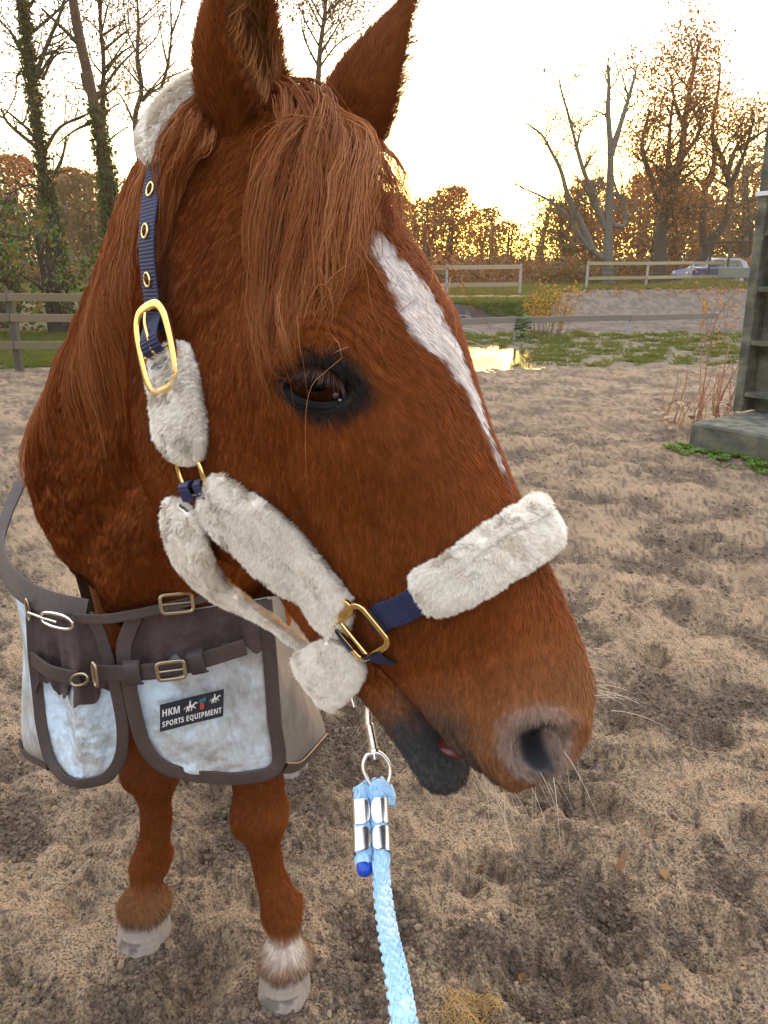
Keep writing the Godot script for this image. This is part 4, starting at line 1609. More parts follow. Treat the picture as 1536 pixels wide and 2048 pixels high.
const FLAP_B_L := [Vector3(-0.4107, 0.9932, -1.1600), Vector3(-0.4321, 0.9397, -1.1500), Vector3(-0.4298, 0.8857, -1.1460), Vector3(-0.4227, 0.8111, -1.1420), Vector3(-0.4105, 0.7514, -1.1420), Vector3(-0.3804, 0.7106, -1.1450), Vector3(-0.3239, 0.6883, -1.1500)]
const FLAP_B_R := [Vector3(-0.1990, 0.9961, -1.2150), Vector3(-0.1959, 0.9584, -1.2050), Vector3(-0.1921, 0.8741, -1.2000), Vector3(-0.1896, 0.7768, -1.1950), Vector3(-0.1885, 0.6797, -1.1900), Vector3(-0.2491, 0.6701, -1.1700), Vector3(-0.3210, 0.6857, -1.1520)]
const SIDE_B_L := [Vector3(-0.1994, 0.9952, -1.2170), Vector3(-0.1963, 0.9574, -1.2070), Vector3(-0.1925, 0.8730, -1.2020), Vector3(-0.1890, 0.7755, -1.1970), Vector3(-0.1856, 0.6697, -1.1920)]
const SIDE_B_R := [Vector3(-0.1879, 0.8835, -1.5000), Vector3(-0.1877, 0.7676, -1.5200), Vector3(-0.1796, 0.6814, -1.5200), Vector3(-0.1408, 0.5794, -1.5000), Vector3(-0.1328, 0.5415, -1.4700), Vector3(-0.1664, 0.5993, -1.3000)]
const STRAP_TOP := [Vector3(-0.6730, 0.9872, -1.3000), Vector3(-0.6299, 0.9815, -1.2620), Vector3(-0.5755, 0.9782, -1.2150), Vector3(-0.5036, 0.9908, -1.1650), Vector3(-0.4399, 0.9980, -1.1500), Vector3(-0.3665, 1.0109, -1.1550), Vector3(-0.3091, 1.0189, -1.1750), Vector3(-0.2746, 1.0230, -1.1900)]
const STRAP_LOW_A := [Vector3(-0.6324, 0.8619, -1.2620), Vector3(-0.5821, 0.8637, -1.2150), Vector3(-0.5323, 0.8728, -1.1800), Vector3(-0.5071, 0.8795, -1.1650)]
const STRAP_LOW_B := [Vector3(-0.4689, 0.9016, -1.1430), Vector3(-0.4379, 0.9035, -1.1380), Vector3(-0.3952, 0.9070, -1.1350), Vector3(-0.3387, 0.9115, -1.1420), Vector3(-0.2832, 0.9223, -1.1580), Vector3(-0.2319, 0.9321, -1.1750)]
const NECKLINE := [Vector3(-0.7763, 1.0907, -1.6000), Vector3(-0.7920, 1.0337, -1.5500), Vector3(-0.7900, 0.9904, -1.5000), Vector3(-0.7473, 0.9728, -1.4200), Vector3(-0.6839, 0.9742, -1.3300), Vector3(-0.6278, 0.9768, -1.2680), Vector3(-0.5534, 0.9848, -1.2050), Vector3(-0.4881, 0.9912, -1.1680)]
const BADGE := [Vector3(-0.3703, 0.8459, -1.1360), Vector3(-0.2673, 0.8636, -1.1560), Vector3(-0.2678, 0.8220, -1.1540), Vector3(-0.3742, 0.7967, -1.1340)]
const HOOK_TOP := [Vector3(-0.6142, 0.9660, -1.2450), Vector3(-0.5718, 0.9754, -1.2050), Vector3(-0.5403, 0.9772, -1.1800), Vector3(-0.5117, 0.9863, -1.1630)]
const HOOK_LOW := [Vector3(-0.5173, 0.8795, -1.1650), Vector3(-0.4882, 0.8940, -1.1480), Vector3(-0.4682, 0.9072, -1.1380)]
const BUCKLE_TOP := [Vector3(-0.3594, 1.0355, -1.1520), Vector3(-0.3114, 1.0350, -1.1650), Vector3(-0.3092, 1.0036, -1.1630), Vector3(-0.3576, 1.0034, -1.1500)]
const BUCKLE_LOW := [Vector3(-0.3662, 0.9292, -1.1300), Vector3(-0.3237, 0.9313, -1.1380), Vector3(-0.3218, 0.9003, -1.1370), Vector3(-0.3646, 0.8983, -1.1290)]

# ---------------------------------------------------------------- the rug

# a hanging piece of cloth between two edges, with thickness; q = (u, v, front 1 / back 0)
func cloth(left: Array, right: Array, n: int, k: int, swell: float, fold: float, thick: float, seed_: int, out: Vector3) -> Sheet:
	var a := curve(left, n)
	var b := curve(right, n)
	var sh := Sheet.new()
	sh.n = n
	sh.m = k * 2
	for i in n:
		var v := float(i) / (n - 1)
		var front := []
		for j in k:
			var u := float(j) / (k - 1)
			var p := a[i].lerp(b[i], u)
			var ease_ := smooth(1.0, 0.85, v) * sin(PI * u) * sin(PI * clampf(v * 0.9 + 0.08, 0.0, 1.0))
			var d := swell * sin(PI * u) * smooth(1.0, 0.82, v) + fold * ease_ * (0.75 * sin(u * 9.0 + v * 2.5 + seed_) * smooth(1.0, 0.2, v) + 1.6 * noise.get_noise_3d(p.x * 60.0, p.y * 26.0 + seed_ * 9.0, 0.0) + 0.5 * noise.get_noise_3d(p.x * 190.0, p.y * 190.0, seed_))
			front.append(p + out * d)
		for j in k:
			sh.p.append(front[j])
			sh.q.append(Vector3(float(j) / (k - 1), v, 1.0))
		for j in k:
			sh.p.append(front[k - 1 - j] - out * thick)
			sh.q.append(Vector3(float(k - 1 - j) / (k - 1), v, 0.0))
	sh.finish(Vector3.INF)
	var sum := 0.0
	for j in k:
		sum += sh.nr[int(n / 2.0) * sh.m + j].dot(out)
	if sum < 0.0:
		for i in sh.nr.size():
			sh.nr[i] = -sh.nr[i]
	return sh

func cloth_colour(p: Vector3, q: Vector3, dirty: float) -> Color:
	# pale blue-grey canvas with ground-in mud: blotches, smears and a dirty lower edge of their own shapes
	var a := noise.get_noise_3d(p.x * 38.0, p.y * 30.0, p.z * 38.0)
	var b := noise.get_noise_3d(p.x * 140.0 + 20.0 + p.y * 60.0, p.y * 90.0, p.z * 140.0)
	var c := noise.get_noise_3d(p.x * 600.0, p.y * 600.0, p.z * 600.0)
	var g := noise.get_noise_3d(p.x * 1500.0, p.y * 420.0, p.z * 1500.0)
	var m := clampf(a * 0.9 + b * 0.5 + c * 0.3 + g * 0.18 + dirty, 0.0, 1.0)
	var col := Color(0.54, 0.655, 0.735).lerp(Color(0.385, 0.385, 0.36), smooth(0.0, 0.5, m) * 0.85)
	col = col.lerp(Color(0.20, 0.155, 0.115), smooth(0.42, 0.95, m) * 0.55)
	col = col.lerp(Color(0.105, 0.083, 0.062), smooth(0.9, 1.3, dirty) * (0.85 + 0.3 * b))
	var smear := smooth(0.25, 0.42, noise.get_noise_3d(p.x * 60.0 + 90.0, p.y * 190.0, p.z * 60.0))
	col = col.lerp(Color(0.22, 0.175, 0.13), smear * 0.3)
	var weave := 1.0 + 0.035 * sin(p.x * 2400.0) * sin(p.y * 2400.0) + 0.05 * c
	return Color(col.r * weave, col.g * weave, col.b * weave)

func cloth_part(sh: Sheet, called: String, parent: Node, dirty: Callable, material: Material = null) -> MeshInstance3D:
	var cols := PackedColorArray()
	for k in sh.p.size():
		cols.append(cloth_colour(sh.p[k], sh.q[k], dirty.call(sh.q[k])))
	var b := Build.new()
	b.sheet(sh, cols)
	return put(b.done(), called, M.canvas if material == null else material, parent)

const RUG_BROWN := Color(0.062, 0.043, 0.037)

func binding(pts: Array, out: Vector3, wide: float, called: String, parent: Node, lift := 0.003) -> MeshInstance3D:
	var p := []
	var n := []
	for q in pts:
		p.append(q + out * lift)
		n.append(out)
	return webbing(p, n, wide, called, parent, RUG_BROWN, 0.0045, 0.006)

func make_rug() -> void:
	var rug := base("horse_rug")
	tag(rug, "muddy pale canvas horse rug with brown trim, straps and buckles across the horse's chest", "horse rug")
	var front := Vector3(0, 0.05, 1).normalized()
	# the part over the back and sides, cut open under the belly
	var sh := Sheet.new()
	sh.closed = false
	var rows := []
	for i in neck.n:
		if neck.q[i * neck.m].z > 5.15:
			rows.append(i)
	sh.n = rows.size()
	sh.m = 90
	for r in rows.size():
		var i: int = rows[r]
		for j in sh.m:
			var w := lerpf(-48.0, 48.0, j / 89.0)
			sh.p.append(neck.at(i, w + 144.0) + neck.normal_at(i, w + 144.0) * (0.026 + 0.008 * noise.get_noise_3d(i * 3.0, w * 3.0, 0.0)) + Vector3(0, -0.12 * smooth(38.0, 48.0, absf(w)), 0))
			sh.q.append(Vector3(0.5, 0.5, 1))
	sh.finish(Vector3(-0.43, 1.05, -2.0))
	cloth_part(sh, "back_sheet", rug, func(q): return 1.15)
	# chest flaps and side pieces
	var fa := cloth(FLAP_A_L, FLAP_A_R, 170, 130, 0.012, 0.026, 0.004, 1, front)
	var flap_a := cloth_part(fa, "chest_flap", rug, func(q): return 0.10 + 0.30 * smooth(0.35, 0.0, q.x) * smooth(0.4, 0.9, q.y) + 0.16 * smooth(0.80, 1.0, q.y))
	var fb := cloth(FLAP_B_L, FLAP_B_R, 180, 160, 0.014, 0.018, 0.004, 4, front)
	var flap_b := cloth_part(fb, "chest_flap", rug, func(q): return 0.22 + 0.35 * smooth(0.10, 0.6, q.x) + 0.16 * smooth(0.75, 1.0, q.y))
	cloth_part(cloth(SIDE_A_L, SIDE_A_R, 60, 24, 0.004, 0.006, 0.004, 6, Vector3(-0.7, 0, 0.7)), "side_piece", rug, func(q): return 0.35 + 0.75 * smooth(0.45, 0.9, q.y))
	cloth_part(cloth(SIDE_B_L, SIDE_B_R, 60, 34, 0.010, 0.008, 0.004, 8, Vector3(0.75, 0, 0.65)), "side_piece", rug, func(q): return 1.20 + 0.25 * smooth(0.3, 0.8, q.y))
	# brown yokes on the upper parts, rucked along their lower edges
	for y in [[fa, 0.30, 0.36, 2, flap_a], [fb, 0.27, 0.235, 5, flap_b]]:
		var src: Sheet = y[0]
		var k2 := int(src.m / 2.0)
		var ys := Sheet.new()
		ys.n = 40
		ys.m = k2 * 2
		var back := []
		for i in 40:
			var v := i / 39.0
			var row := []
			for j in k2:
				var u := float(j) / (k2 - 1)
				var deep := lerpf(y[1], y[2], u) + 0.022 * sin(u * 17.0 + y[3]) + 0.014 * sin(u * 41.0 + 2.0)
				var p := src.at(v * deep * (src.n - 1), j)
				row.append(p + front * (0.007 + 0.006 * sin(u * 30.0 + v) * smooth(0.2, 1.0, v) + 0.004 * smooth(0.8, 1.0, v)))
			for j in k2:
				ys.p.append(row[j])
			for j in k2:
				ys.p.append(row[k2 - 1 - j] - front * 0.005)
		ys.finish(Vector3.INF, Vector3.ZERO)
		var sum := 0.0
		for j in k2:
			sum += ys.nr[20 * ys.m + j].dot(front)
		if sum < 0.0:
			for i in ys.nr.size():
				ys.nr[i] = -ys.nr[i]
		var cols := PackedColorArray()
		for k in ys.p.size():
			var p := ys.p[k]
			var v := 0.9 + 0.5 * noise.get_noise_3d(p.x * 120.0, p.y * 120.0, p.z * 120.0) + 0.3 * noise.get_noise_3d(p.x * 700.0, p.y * 700.0, p.z * 700.0)
			cols.append(Color(0.060 * v, 0.036 * v, 0.033 * v))
		var b := Build.new()
		b.sheet(ys, cols)
		put(b.done(), "yoke", vmat(0.85), y[4])
	# bindings
	for y in [[fa, flap_a, 130, 0.018], [fb, flap_b, 160, 0.022]]:
		var src: Sheet = y[0]
		var path := []
		for i in 26:
			path.append(src.at(i / 25.0 * (src.n - 1.0), 2.5))
		for i in range(24, -1, -1):
			path.append(src.at(i / 25.0 * (src.n - 1.0), y[2] - 3.5))
		binding(path, front, y[3] + 0.003, "binding", y[1], 0.008)
	binding(SIDE_A_L.slice(3), Vector3(-0.7, 0, 0.7), 0.02, "binding", flap_a)
	binding([SIDE_B_L[4], SIDE_B_R[5], SIDE_B_R[4]], Vector3(0.5, 0, 0.8), 0.024, "binding", flap_b)
	binding(NECKLINE, Vector3(-0.5, 0.4, 0.7).normalized(), 0.042, "neck_binding", rug)
	# straps
	var so := []
	for p in STRAP_TOP:
		so.append(p + front * 0.020)
	webbing(so.slice(3), [front, front, front, front, front], 0.017, "chest_strap", rug, Color(0.070, 0.050, 0.042), 0.004, 0.007)
	so = []
	for p in STRAP_LOW_B:
		so.append(p + front * 0.016)
	var low := webbing(so, same(front, 6), 0.029, "chest_strap", rug, Color(0.058, 0.040, 0.035), 0.005, 0.007)
	so = []
	for p in STRAP_LOW_A:
		so.append(p + front * 0.018)
	webbing(so, same(front, 4), 0.030, "strap_base", rug, Color(0.058, 0.040, 0.035), 0.005, 0.007)
	# keepers round the lower strap
	for t in [0.36, 0.72]:
		var c := curve(STRAP_LOW_B, 50)
		var m := c[int(t * 49)] + front * 0.016
		var a := (c[int(t * 49) + 1] - c[int(t * 49) - 1]).normalized()
		var up := front.cross(a).normalized()
		webbing([m - up * 0.019, m - up * 0.012 + front * 0.009, m + up * 0.012 + front * 0.009, m + up * 0.019], same(front, 4), 0.026, "keeper", low, Color(0.052, 0.036, 0.032), 0.004, 0.007)
	# buckles and hooks
	for q in [[BUCKLE_TOP, 0.018], [BUCKLE_LOW, 0.026]]:
		var pts := []
		for p in q[0]:
			pts.append(p + front * q[1])
		var mid: Vector3 = (pts[0] + pts[1] + pts[2] + pts[3]) * 0.25
		var x: Vector3 = (pts[1] - pts[0]) * 0.5
		var y: Vector3 = (pts[0] - pts[3]) * 0.5
		var bk := put(frame_mesh(oval(mid, x, y, 0.34, 28), mid, front, 0.0062, 0.0045), "buckle", M.old_brass, rug)
		var b := Build.new()
		b.tube(PackedVector3Array([mid - x * 0.98, mid - x * 0.2, mid + x * 0.9]), PackedFloat32Array([0.0018, 0.0020, 0.0016]), 8)
		put(b.done(), "tongue", M.old_brass, bk)
	var hk: Array = []
	for p in HOOK_TOP:
		hk.append(p + front * 0.026)
	var hm: Vector3 = (hk[1] + hk[2] + hk[3]) / 3.0
	var hx: Vector3 = (hk[3] - hk[1]) * 0.62
	wire(oval(hm + hx * 0.05, hx, Vector3(0, 0.014, 0.002), 0.8), 0.0026, "hook", M.steel, rug)
	var b := Build.new()
	b.tube(PackedVector3Array([hk[0] + front * 0.004, hk[1] + front * 0.004, hk[2] - front * 0.002]), PackedFloat32Array([0.0022, 0.0022, 0.0018]), 8)
	put(b.done(), "hook_bar", M.steel, rug)
	wire(oval(hk[0] - Vector3(0.012, 0.006, 0.02), Vector3(0.004, 0, 0.003), Vector3(0, 0.020, 0), 0.9), 0.0024, "strap_ring", M.old_brass, rug)
	hk = []
	for p in HOOK_LOW:
		hk.append(p + front * 0.030)
	wire(oval((hk[0] + hk[1]) * 0.5, (hk[1] - hk[0]) * 0.65, Vector3(0, 0.0105, 0), 0.9), 0.0024, "hook", M.old_brass, rug)
	wire(oval(hk[2], Vector3(0.0045, 0, 0.004), Vector3(0, 0.021, 0), 0.8), 0.0026, "strap_ring", M.old_brass, rug)
	make_badge(rug, front)
	stage("rug")

# the woven maker's badge: two lines of lettering, two small riders and an apple
func make_badge(rug: Node3D, front: Vector3) -> void:
	var off := front * 0.022
	var bl: Vector3 = BADGE[3] + off
	var tl: Vector3 = BADGE[0] + off
	var tr: Vector3 = BADGE[1] + off
	var x: Vector3 = tr - tl
	var y: Vector3 = tl - bl
	var n := x.cross(y).normalized()
	var b := Build.new()
	var sh := Sheet.new()
	sh.n = 12
	sh.m = 40
	for i in 12:
		for j in 40:
			var u := j / 19.0 if j < 20 else (39 - j) / 19.0
			var z := 0.0 if j < 20 else -0.003
			sh.p.append(bl + x * u + y * (1.0 - i / 11.0) + n * (z + 0.0006 * sin(u * 9.0)))
	sh.finish(Vector3.INF)
	b.sheet(sh)
	var badge := put(b.done(), "badge", mat(lin(0.010, 0.012, 0.022), 0.7), rug)
	badge.set_meta("label", "small dark woven badge with white lettering")
	var font := SystemFont.new()
	font.font_names = PackedStringArray(["Droid Sans"])
	font.font_weight = 600
	var white := mat(lin(0.62, 0.60, 0.56), 0.8)
	for t in [["HKM", 0.04, 0.56, 0.27, 0.265], ["SPORTS EQUIPMENT", 0.04, 0.12, 0.93, 0.25]]:
		var tm := TextMesh.new()
		tm.text = t[0]
		tm.font = font
		tm.font_size = 32
		tm.pixel_size = 0.001
		tm.depth = 0.02
		tm.horizontal_alignment = HORIZONTAL_ALIGNMENT_LEFT
		tm.vertical_alignment = VERTICAL_ALIGNMENT_BOTTOM
		var box := tm.get_aabb()
		var o := put(tm, "lettering", white, badge)
		var sx: float = x.length() * t[3] / maxf(box.size.x, 0.001)
		var sy: float = y.length() * t[4] / maxf(box.size.y, 0.001)
		var bx := x.normalized() * sx
		var by := y.normalized() * sy
		var at: Vector3 = bl + x * t[1] + y * t[2] + n * 0.0012
		o.transform = Transform3D(bx, by, n * 0.03, at - bx * box.position.x - by * box.position.y)
	# riders
	for r in [[0.475, 0.70, 0.20, 0.36, 1.0], [0.86, 0.76, 0.16, 0.30, 1.0]]:
		var m := Build.new()
		var polys := [[Vector2(-0.30, 0.10), Vector2(0.22, 0.12), Vector2(0.26, -0.12), Vector2(-0.28, -0.14)], [Vector2(0.16, 0.10), Vector2(0.40, 0.36), Vector2(0.50, 0.28), Vector2(0.28, -0.02)], [Vector2(0.38, 0.38), Vector2(0.60, 0.20), Vector2(0.54, 0.12), Vector2(0.36, 0.26)],
			[Vector2(-0.28, -0.10), Vector2(-0.16, -0.12), Vector2(-0.26, -0.50), Vector2(-0.34, -0.50)], [Vector2(-0.24, -0.10), Vector2(-0.06, -0.12), Vector2(-0.06, -0.48), Vector2(-0.13, -0.48)], [Vector2(0.08, -0.10), Vector2(0.18, -0.10), Vector2(0.12, -0.50), Vector2(0.05, -0.50)],
			[Vector2(0.16, -0.08), Vector2(0.26, -0.06), Vector2(0.46, -0.30), Vector2(0.40, -0.36)], [Vector2(-0.30, 0.08), Vector2(-0.48, -0.02), Vector2(-0.52, -0.26), Vector2(-0.40, -0.04)], [Vector2(-0.10, 0.10), Vector2(0.06, 0.10), Vector2(0.04, 0.44), Vector2(-0.08, 0.44)], [Vector2(-0.07, 0.44), Vector2(0.05, 0.44), Vector2(0.05, 0.60), Vector2(-0.07, 0.60)]]
		for pl in polys:
			var c := []
			for v in pl:
				c.append(bl + x * (r[0] + v.x * r[2]) + y * (r[1] + v.y * r[3]) + n * 0.0014)
			m.quad(c[0], c[1], c[2], c[3])
		put(m.done(), "rider_emblem", white, badge)
	var red := Build.new()
	disc(red, bl + x * 0.660 + y * 0.60 + n * 0.0014, x * 0.036, y * 0.14)
	put(red.done(), "apple_emblem", mat(lin(0.40, 0.035, 0.03), 0.8), badge)
	var teal := Build.new()
	disc(teal, bl + x * 0.645 + y * 0.80 + n * 0.0014, x * 0.030, y * 0.09)
	disc(teal, bl + x * 0.695 + y * 0.83 + n * 0.0014, x * 0.024, y * 0.10)
	put(teal.done(), "leaf_emblem", mat(lin(0.03, 0.13, 0.15), 0.8), badge)

func disc(b: Build, at: Vector3, x: Vector3, y: Vector3) -> void:
	var n := x.cross(y).normalized()
	var m := b.vert(at + n * 0.0004, n)
	for i in 24:
		var p := b.vert(at + x * cos(TAU * i / 24.0) + y * sin(TAU * i / 24.0), n)
		var q := b.vert(at + x * cos(TAU * (i + 1) / 24.0) + y * sin(TAU * (i + 1) / 24.0), n)
		b.tri(m, p, q)

# trunks and main limbs of the trees nearest in view: points, radius at the foot, radius at the end
const IVY_TREE := [
	[[Vector3(-8.453, -0.000, -21.000), Vector3(-8.390, 1.493, -21.000), Vector3(-8.425, 2.579, -21.000), Vector3(-8.499, 3.514, -21.000), Vector3(-8.510, 4.865, -21.000), Vector3(-8.510, 6.052, -21.000), Vector3(-8.479, 7.092, -21.000), Vector3(-8.483, 8.488, -21.000), Vector3(-8.397, 9.819, -21.000)], 0.155, 0.070],
	[[Vector3(-8.388, 5.733, -21.000), Vector3(-8.031, 6.316, -21.000), Vector3(-7.448, 7.143, -21.000), Vector3(-7.061, 7.898, -21.000)], 0.070, 0.020],
	[[Vector3(-8.326, 6.680, -21.000), Vector3(-8.632, 7.092, -21.000), Vector3(-8.880, 7.397, -21.000)], 0.050, 0.020],
	[[Vector3(-8.493, 5.840, -21.000), Vector3(-8.776, 6.525, -21.000), Vector3(-9.025, 6.835, -21.000)], 0.050, 0.015],
	[[Vector3(-8.347, 5.679, -21.000), Vector3(-7.873, 6.158, -21.000), Vector3(-7.368, 6.368, -21.000)], 0.050, 0.012],
	[[Vector3(-8.396, 4.084, -21.000), Vector3(-7.959, 4.588, -21.000), Vector3(-7.311, 4.865, -21.000), Vector3(-6.926, 5.029, -21.000)], 0.060, 0.012],
	[[Vector3(-8.258, 5.626, -21.000), Vector3(-7.866, 6.210, -21.000), Vector3(-7.375, 6.316, -21.000)], 0.040, 0.010],
	[[Vector3(-8.442, 4.643, -21.000), Vector3(-8.653, 5.733, -21.000), Vector3(-9.006, 5.786, -21.000), Vector3(-9.305, 5.410, -21.000)], 0.050, 0.015],
	[[Vector3(-8.491, 2.933, -21.000), Vector3(-8.882, 3.283, -21.000), Vector3(-9.419, 3.050, -21.000)], 0.050, 0.015],
]
const LEANING_TREE := [
	[[Vector3(-6.675, -0.000, -20.000), Vector3(-6.562, 2.189, -20.000), Vector3(-6.559, 3.310, -20.000), Vector3(-6.662, 4.284, -20.000), Vector3(-6.784, 5.432, -20.000), Vector3(-6.892, 6.238, -20.000), Vector3(-6.952, 7.022, -20.000), Vector3(-6.982, 8.342, -20.000), Vector3(-6.982, 9.425, -20.000)], 0.165, 0.090],
	[[Vector3(-6.729, 4.916, -20.000), Vector3(-6.232, 5.534, -20.000), Vector3(-5.851, 5.888, -20.000), Vector3(-5.295, 6.337, -20.000)], 0.050, 0.012],
	[[Vector3(-6.673, 4.602, -20.000), Vector3(-7.236, 4.390, -20.000), Vector3(-7.746, 4.070, -20.000)], 0.050, 0.012],
]
const SLENDER_TREE := [
	[[Vector3(-8.128, -0.000, -23.000), Vector3(-7.825, 2.416, -23.000), Vector3(-7.706, 3.952, -23.000), Vector3(-7.498, 5.421, -23.000), Vector3(-7.365, 6.481, -23.000), Vector3(-7.352, 7.282, -23.000), Vector3(-7.250, 8.503, -23.000), Vector3(-7.152, 9.572, -23.000)], 0.090, 0.040],
	[[Vector3(-7.326, 6.712, -23.000), Vector3(-6.734, 7.112, -23.000), Vector3(-6.463, 7.226, -23.000)], 0.045, 0.010],
	[[Vector3(-7.404, 6.248, -23.000), Vector3(-6.919, 6.597, -23.000), Vector3(-6.509, 6.769, -23.000)], 0.040, 0.010],
	[[Vector3(-7.300, 7.055, -23.000), Vector3(-6.982, 7.226, -23.000), Vector3(-6.705, 7.395, -23.000)], 0.040, 0.010],
]
const TWIGGY_TREE := [
	[[Vector3(-7.619, 0.000, -26.000), Vector3(-7.466, 3.262, -26.000), Vector3(-7.566, 5.380, -26.000), Vector3(-7.275, 6.329, -26.000), Vector3(-7.303, 7.255, -26.000), Vector3(-7.197, 8.030, -26.000), Vector3(-7.169, 9.038, -26.000)], 0.120, 0.030],
	[[Vector3(-7.566, 5.380, -26.000), Vector3(-7.874, 6.060, -26.000), Vector3(-8.273, 6.530, -26.000)], 0.050, 0.010],
	[[Vector3(-6.763, 6.195, -26.000), Vector3(-6.437, 6.993, -26.000), Vector3(-6.266, 7.773, -26.000), Vector3(-6.230, 8.538, -26.000), Vector3(-6.093, 9.286, -26.000)], 0.060, 0.012],
	[[Vector3(-7.272, 6.060, -26.000), Vector3(-6.763, 6.195, -26.000)], 0.070, 0.060],
	[[Vector3(-6.437, 6.993, -26.000), Vector3(-6.528, 7.644, -26.000), Vector3(-6.514, 8.285, -26.000)], 0.040, 0.010],
	[[Vector3(-6.266, 7.773, -26.000), Vector3(-5.978, 8.411, -26.000), Vector3(-5.907, 8.914, -26.000)], 0.040, 0.010],
]
const HIND_TREE := [
	[[Vector3(-2.713, -0.000, -34.000), Vector3(-2.503, 4.167, -34.000), Vector3(-2.603, 7.272, -34.000), Vector3(-2.475, 9.181, -34.000), Vector3(-2.250, 10.523, -34.000), Vector3(-2.117, 12.148, -34.000)], 0.180, 0.050],
	[[Vector3(-2.480, 9.010, -34.000), Vector3(-1.882, 9.856, -34.000), Vector3(-1.487, 10.523, -34.000)], 0.060, 0.015],
	[[Vector3(-2.493, 8.495, -34.000), Vector3(-3.045, 9.520, -34.000), Vector3(-3.209, 10.357, -34.000)], 0.060, 0.015],
	[[Vector3(-2.366, 9.688, -34.000), Vector3(-2.155, 10.523, -34.000), Vector3(-1.663, 11.343, -34.000)], 0.050, 0.015],
]
const BARE_TREE := [
	[[Vector3(12.245, -0.000, -44.000), Vector3(12.069, 1.943, -44.000), Vector3(11.959, 3.457, -44.000), Vector3(11.881, 5.180, -44.000), Vector3(11.754, 6.859, -44.000), Vector3(11.456, 8.725, -44.000), Vector3(11.393, 9.977, -44.000), Vector3(11.246, 10.761, -44.000)], 0.340, 0.060],
	[[Vector3(11.776, 6.622, -44.000), Vector3(12.106, 7.799, -44.000), Vector3(12.484, 9.183, -44.000), Vector3(12.802, 10.314, -44.000), Vector3(12.971, 10.872, -44.000)], 0.200, 0.035],
	[[Vector3(12.054, 2.705, -44.000), Vector3(11.484, 3.706, -44.000), Vector3(11.002, 4.692, -44.000), Vector3(10.378, 5.905, -44.000), Vector3(9.964, 6.859, -44.000), Vector3(9.419, 8.264, -44.000), Vector3(8.901, 9.411, -44.000), Vector3(8.651, 10.089, -44.000)], 0.200, 0.035],
	[[Vector3(12.061, 1.431, -44.000), Vector3(11.234, 1.943, -44.000), Vector3(10.500, 2.705, -44.000), Vector3(9.756, 3.706, -44.000), Vector3(8.776, 4.447, -44.000), Vector3(7.690, 4.937, -44.000), Vector3(6.881, 5.301, -44.000)], 0.170, 0.035],
	[[Vector3(11.234, 1.943, -44.000), Vector3(10.594, 3.207, -44.000), Vector3(9.834, 4.447, -44.000), Vector3(9.332, 5.905, -44.000), Vector3(8.822, 6.859, -44.000), Vector3(8.297, 7.752, -44.000), Vector3(7.487, 8.379, -44.000)], 0.200, 0.040],
	[[Vector3(12.195, 3.207, -44.000), Vector3(12.862, 3.207, -44.000), Vector3(12.818, 4.201, -44.000), Vector3(12.430, 4.937, -44.000), Vector3(12.256, 5.664, -44.000)], 0.140, 0.050],
	[[Vector3(11.484, 3.706, -44.000), Vector3(10.891, 4.447, -44.000), Vector3(10.177, 5.132, -44.000)], 0.160, 0.050],
	[[Vector3(9.964, 6.859, -44.000), Vector3(10.115, 7.565, -44.000), Vector3(10.156, 8.032, -44.000)], 0.090, 0.030],
]
const RUSSET_OAK := [
	[[Vector3(15.426, -0.000, -45.000), Vector3(15.209, 1.952, -45.000), Vector3(15.200, 3.500, -45.000), Vector3(15.460, 5.014, -45.000), Vector3(15.792, 6.737, -45.000), Vector3(15.801, 8.416, -45.000), Vector3(15.913, 10.053, -45.000), Vector3(16.096, 11.874, -45.000)], 0.440, 0.070],
	[[Vector3(15.200, 3.500, -45.000), Vector3(14.598, 5.014, -45.000), Vector3(13.904, 6.493, -45.000), Vector3(13.669, 7.462, -45.000), Vector3(13.913, 8.888, -45.000)], 0.240, 0.060],
	[[Vector3(15.489, 4.764, -45.000), Vector3(15.130, 6.249, -45.000), Vector3(14.857, 7.941, -45.000), Vector3(14.618, 9.123, -45.000)], 0.220, 0.050],
	[[Vector3(15.177, 2.731, -45.000), Vector3(15.717, 3.500, -45.000), Vector3(16.170, 4.261, -45.000)], 0.140, 0.050],
	[[Vector3(15.859, 7.941, -45.000), Vector3(15.165, 9.357, -45.000), Vector3(14.900, 10.513, -45.000)], 0.140, 0.040],
	[[Vector3(15.821, 6.493, -45.000), Vector3(16.547, 7.702, -45.000), Vector3(16.820, 8.653, -45.000)], 0.140, 0.040],
]
const CURVED_OAK := [
	[[Vector3(17.822, -0.000, -46.000), Vector3(17.981, 1.426, -46.000), Vector3(18.433, 2.493, -46.000), Vector3(19.046, 3.544, -46.000), Vector3(19.108, 5.091, -46.000), Vector3(18.809, 5.851, -46.000), Vector3(19.043, 7.100, -46.000), Vector3(19.694, 8.205, -46.000)], 0.400, 0.070],
	[[Vector3(17.991, 2.228, -46.000), Vector3(17.737, 3.544, -46.000), Vector3(17.731, 5.091, -46.000), Vector3(18.079, 6.603, -46.000), Vector3(17.794, 8.326, -46.000), Vector3(17.935, 10.242, -46.000), Vector3(17.959, 11.412, -46.000)], 0.260, 0.050],
	[[Vector3(18.727, 5.851, -46.000), Vector3(18.229, 7.100, -46.000), Vector3(17.913, 7.838, -46.000)], 0.200, 0.060],
	[[Vector3(19.072, 5.345, -46.000), Vector3(19.350, 6.852, -46.000), Vector3(19.004, 8.326, -46.000)], 0.180, 0.050],
	[[Vector3(19.043, 7.100, -46.000), Vector3(19.784, 7.593, -46.000), Vector3(20.116, 8.083, -46.000)], 0.100, 0.040],
]

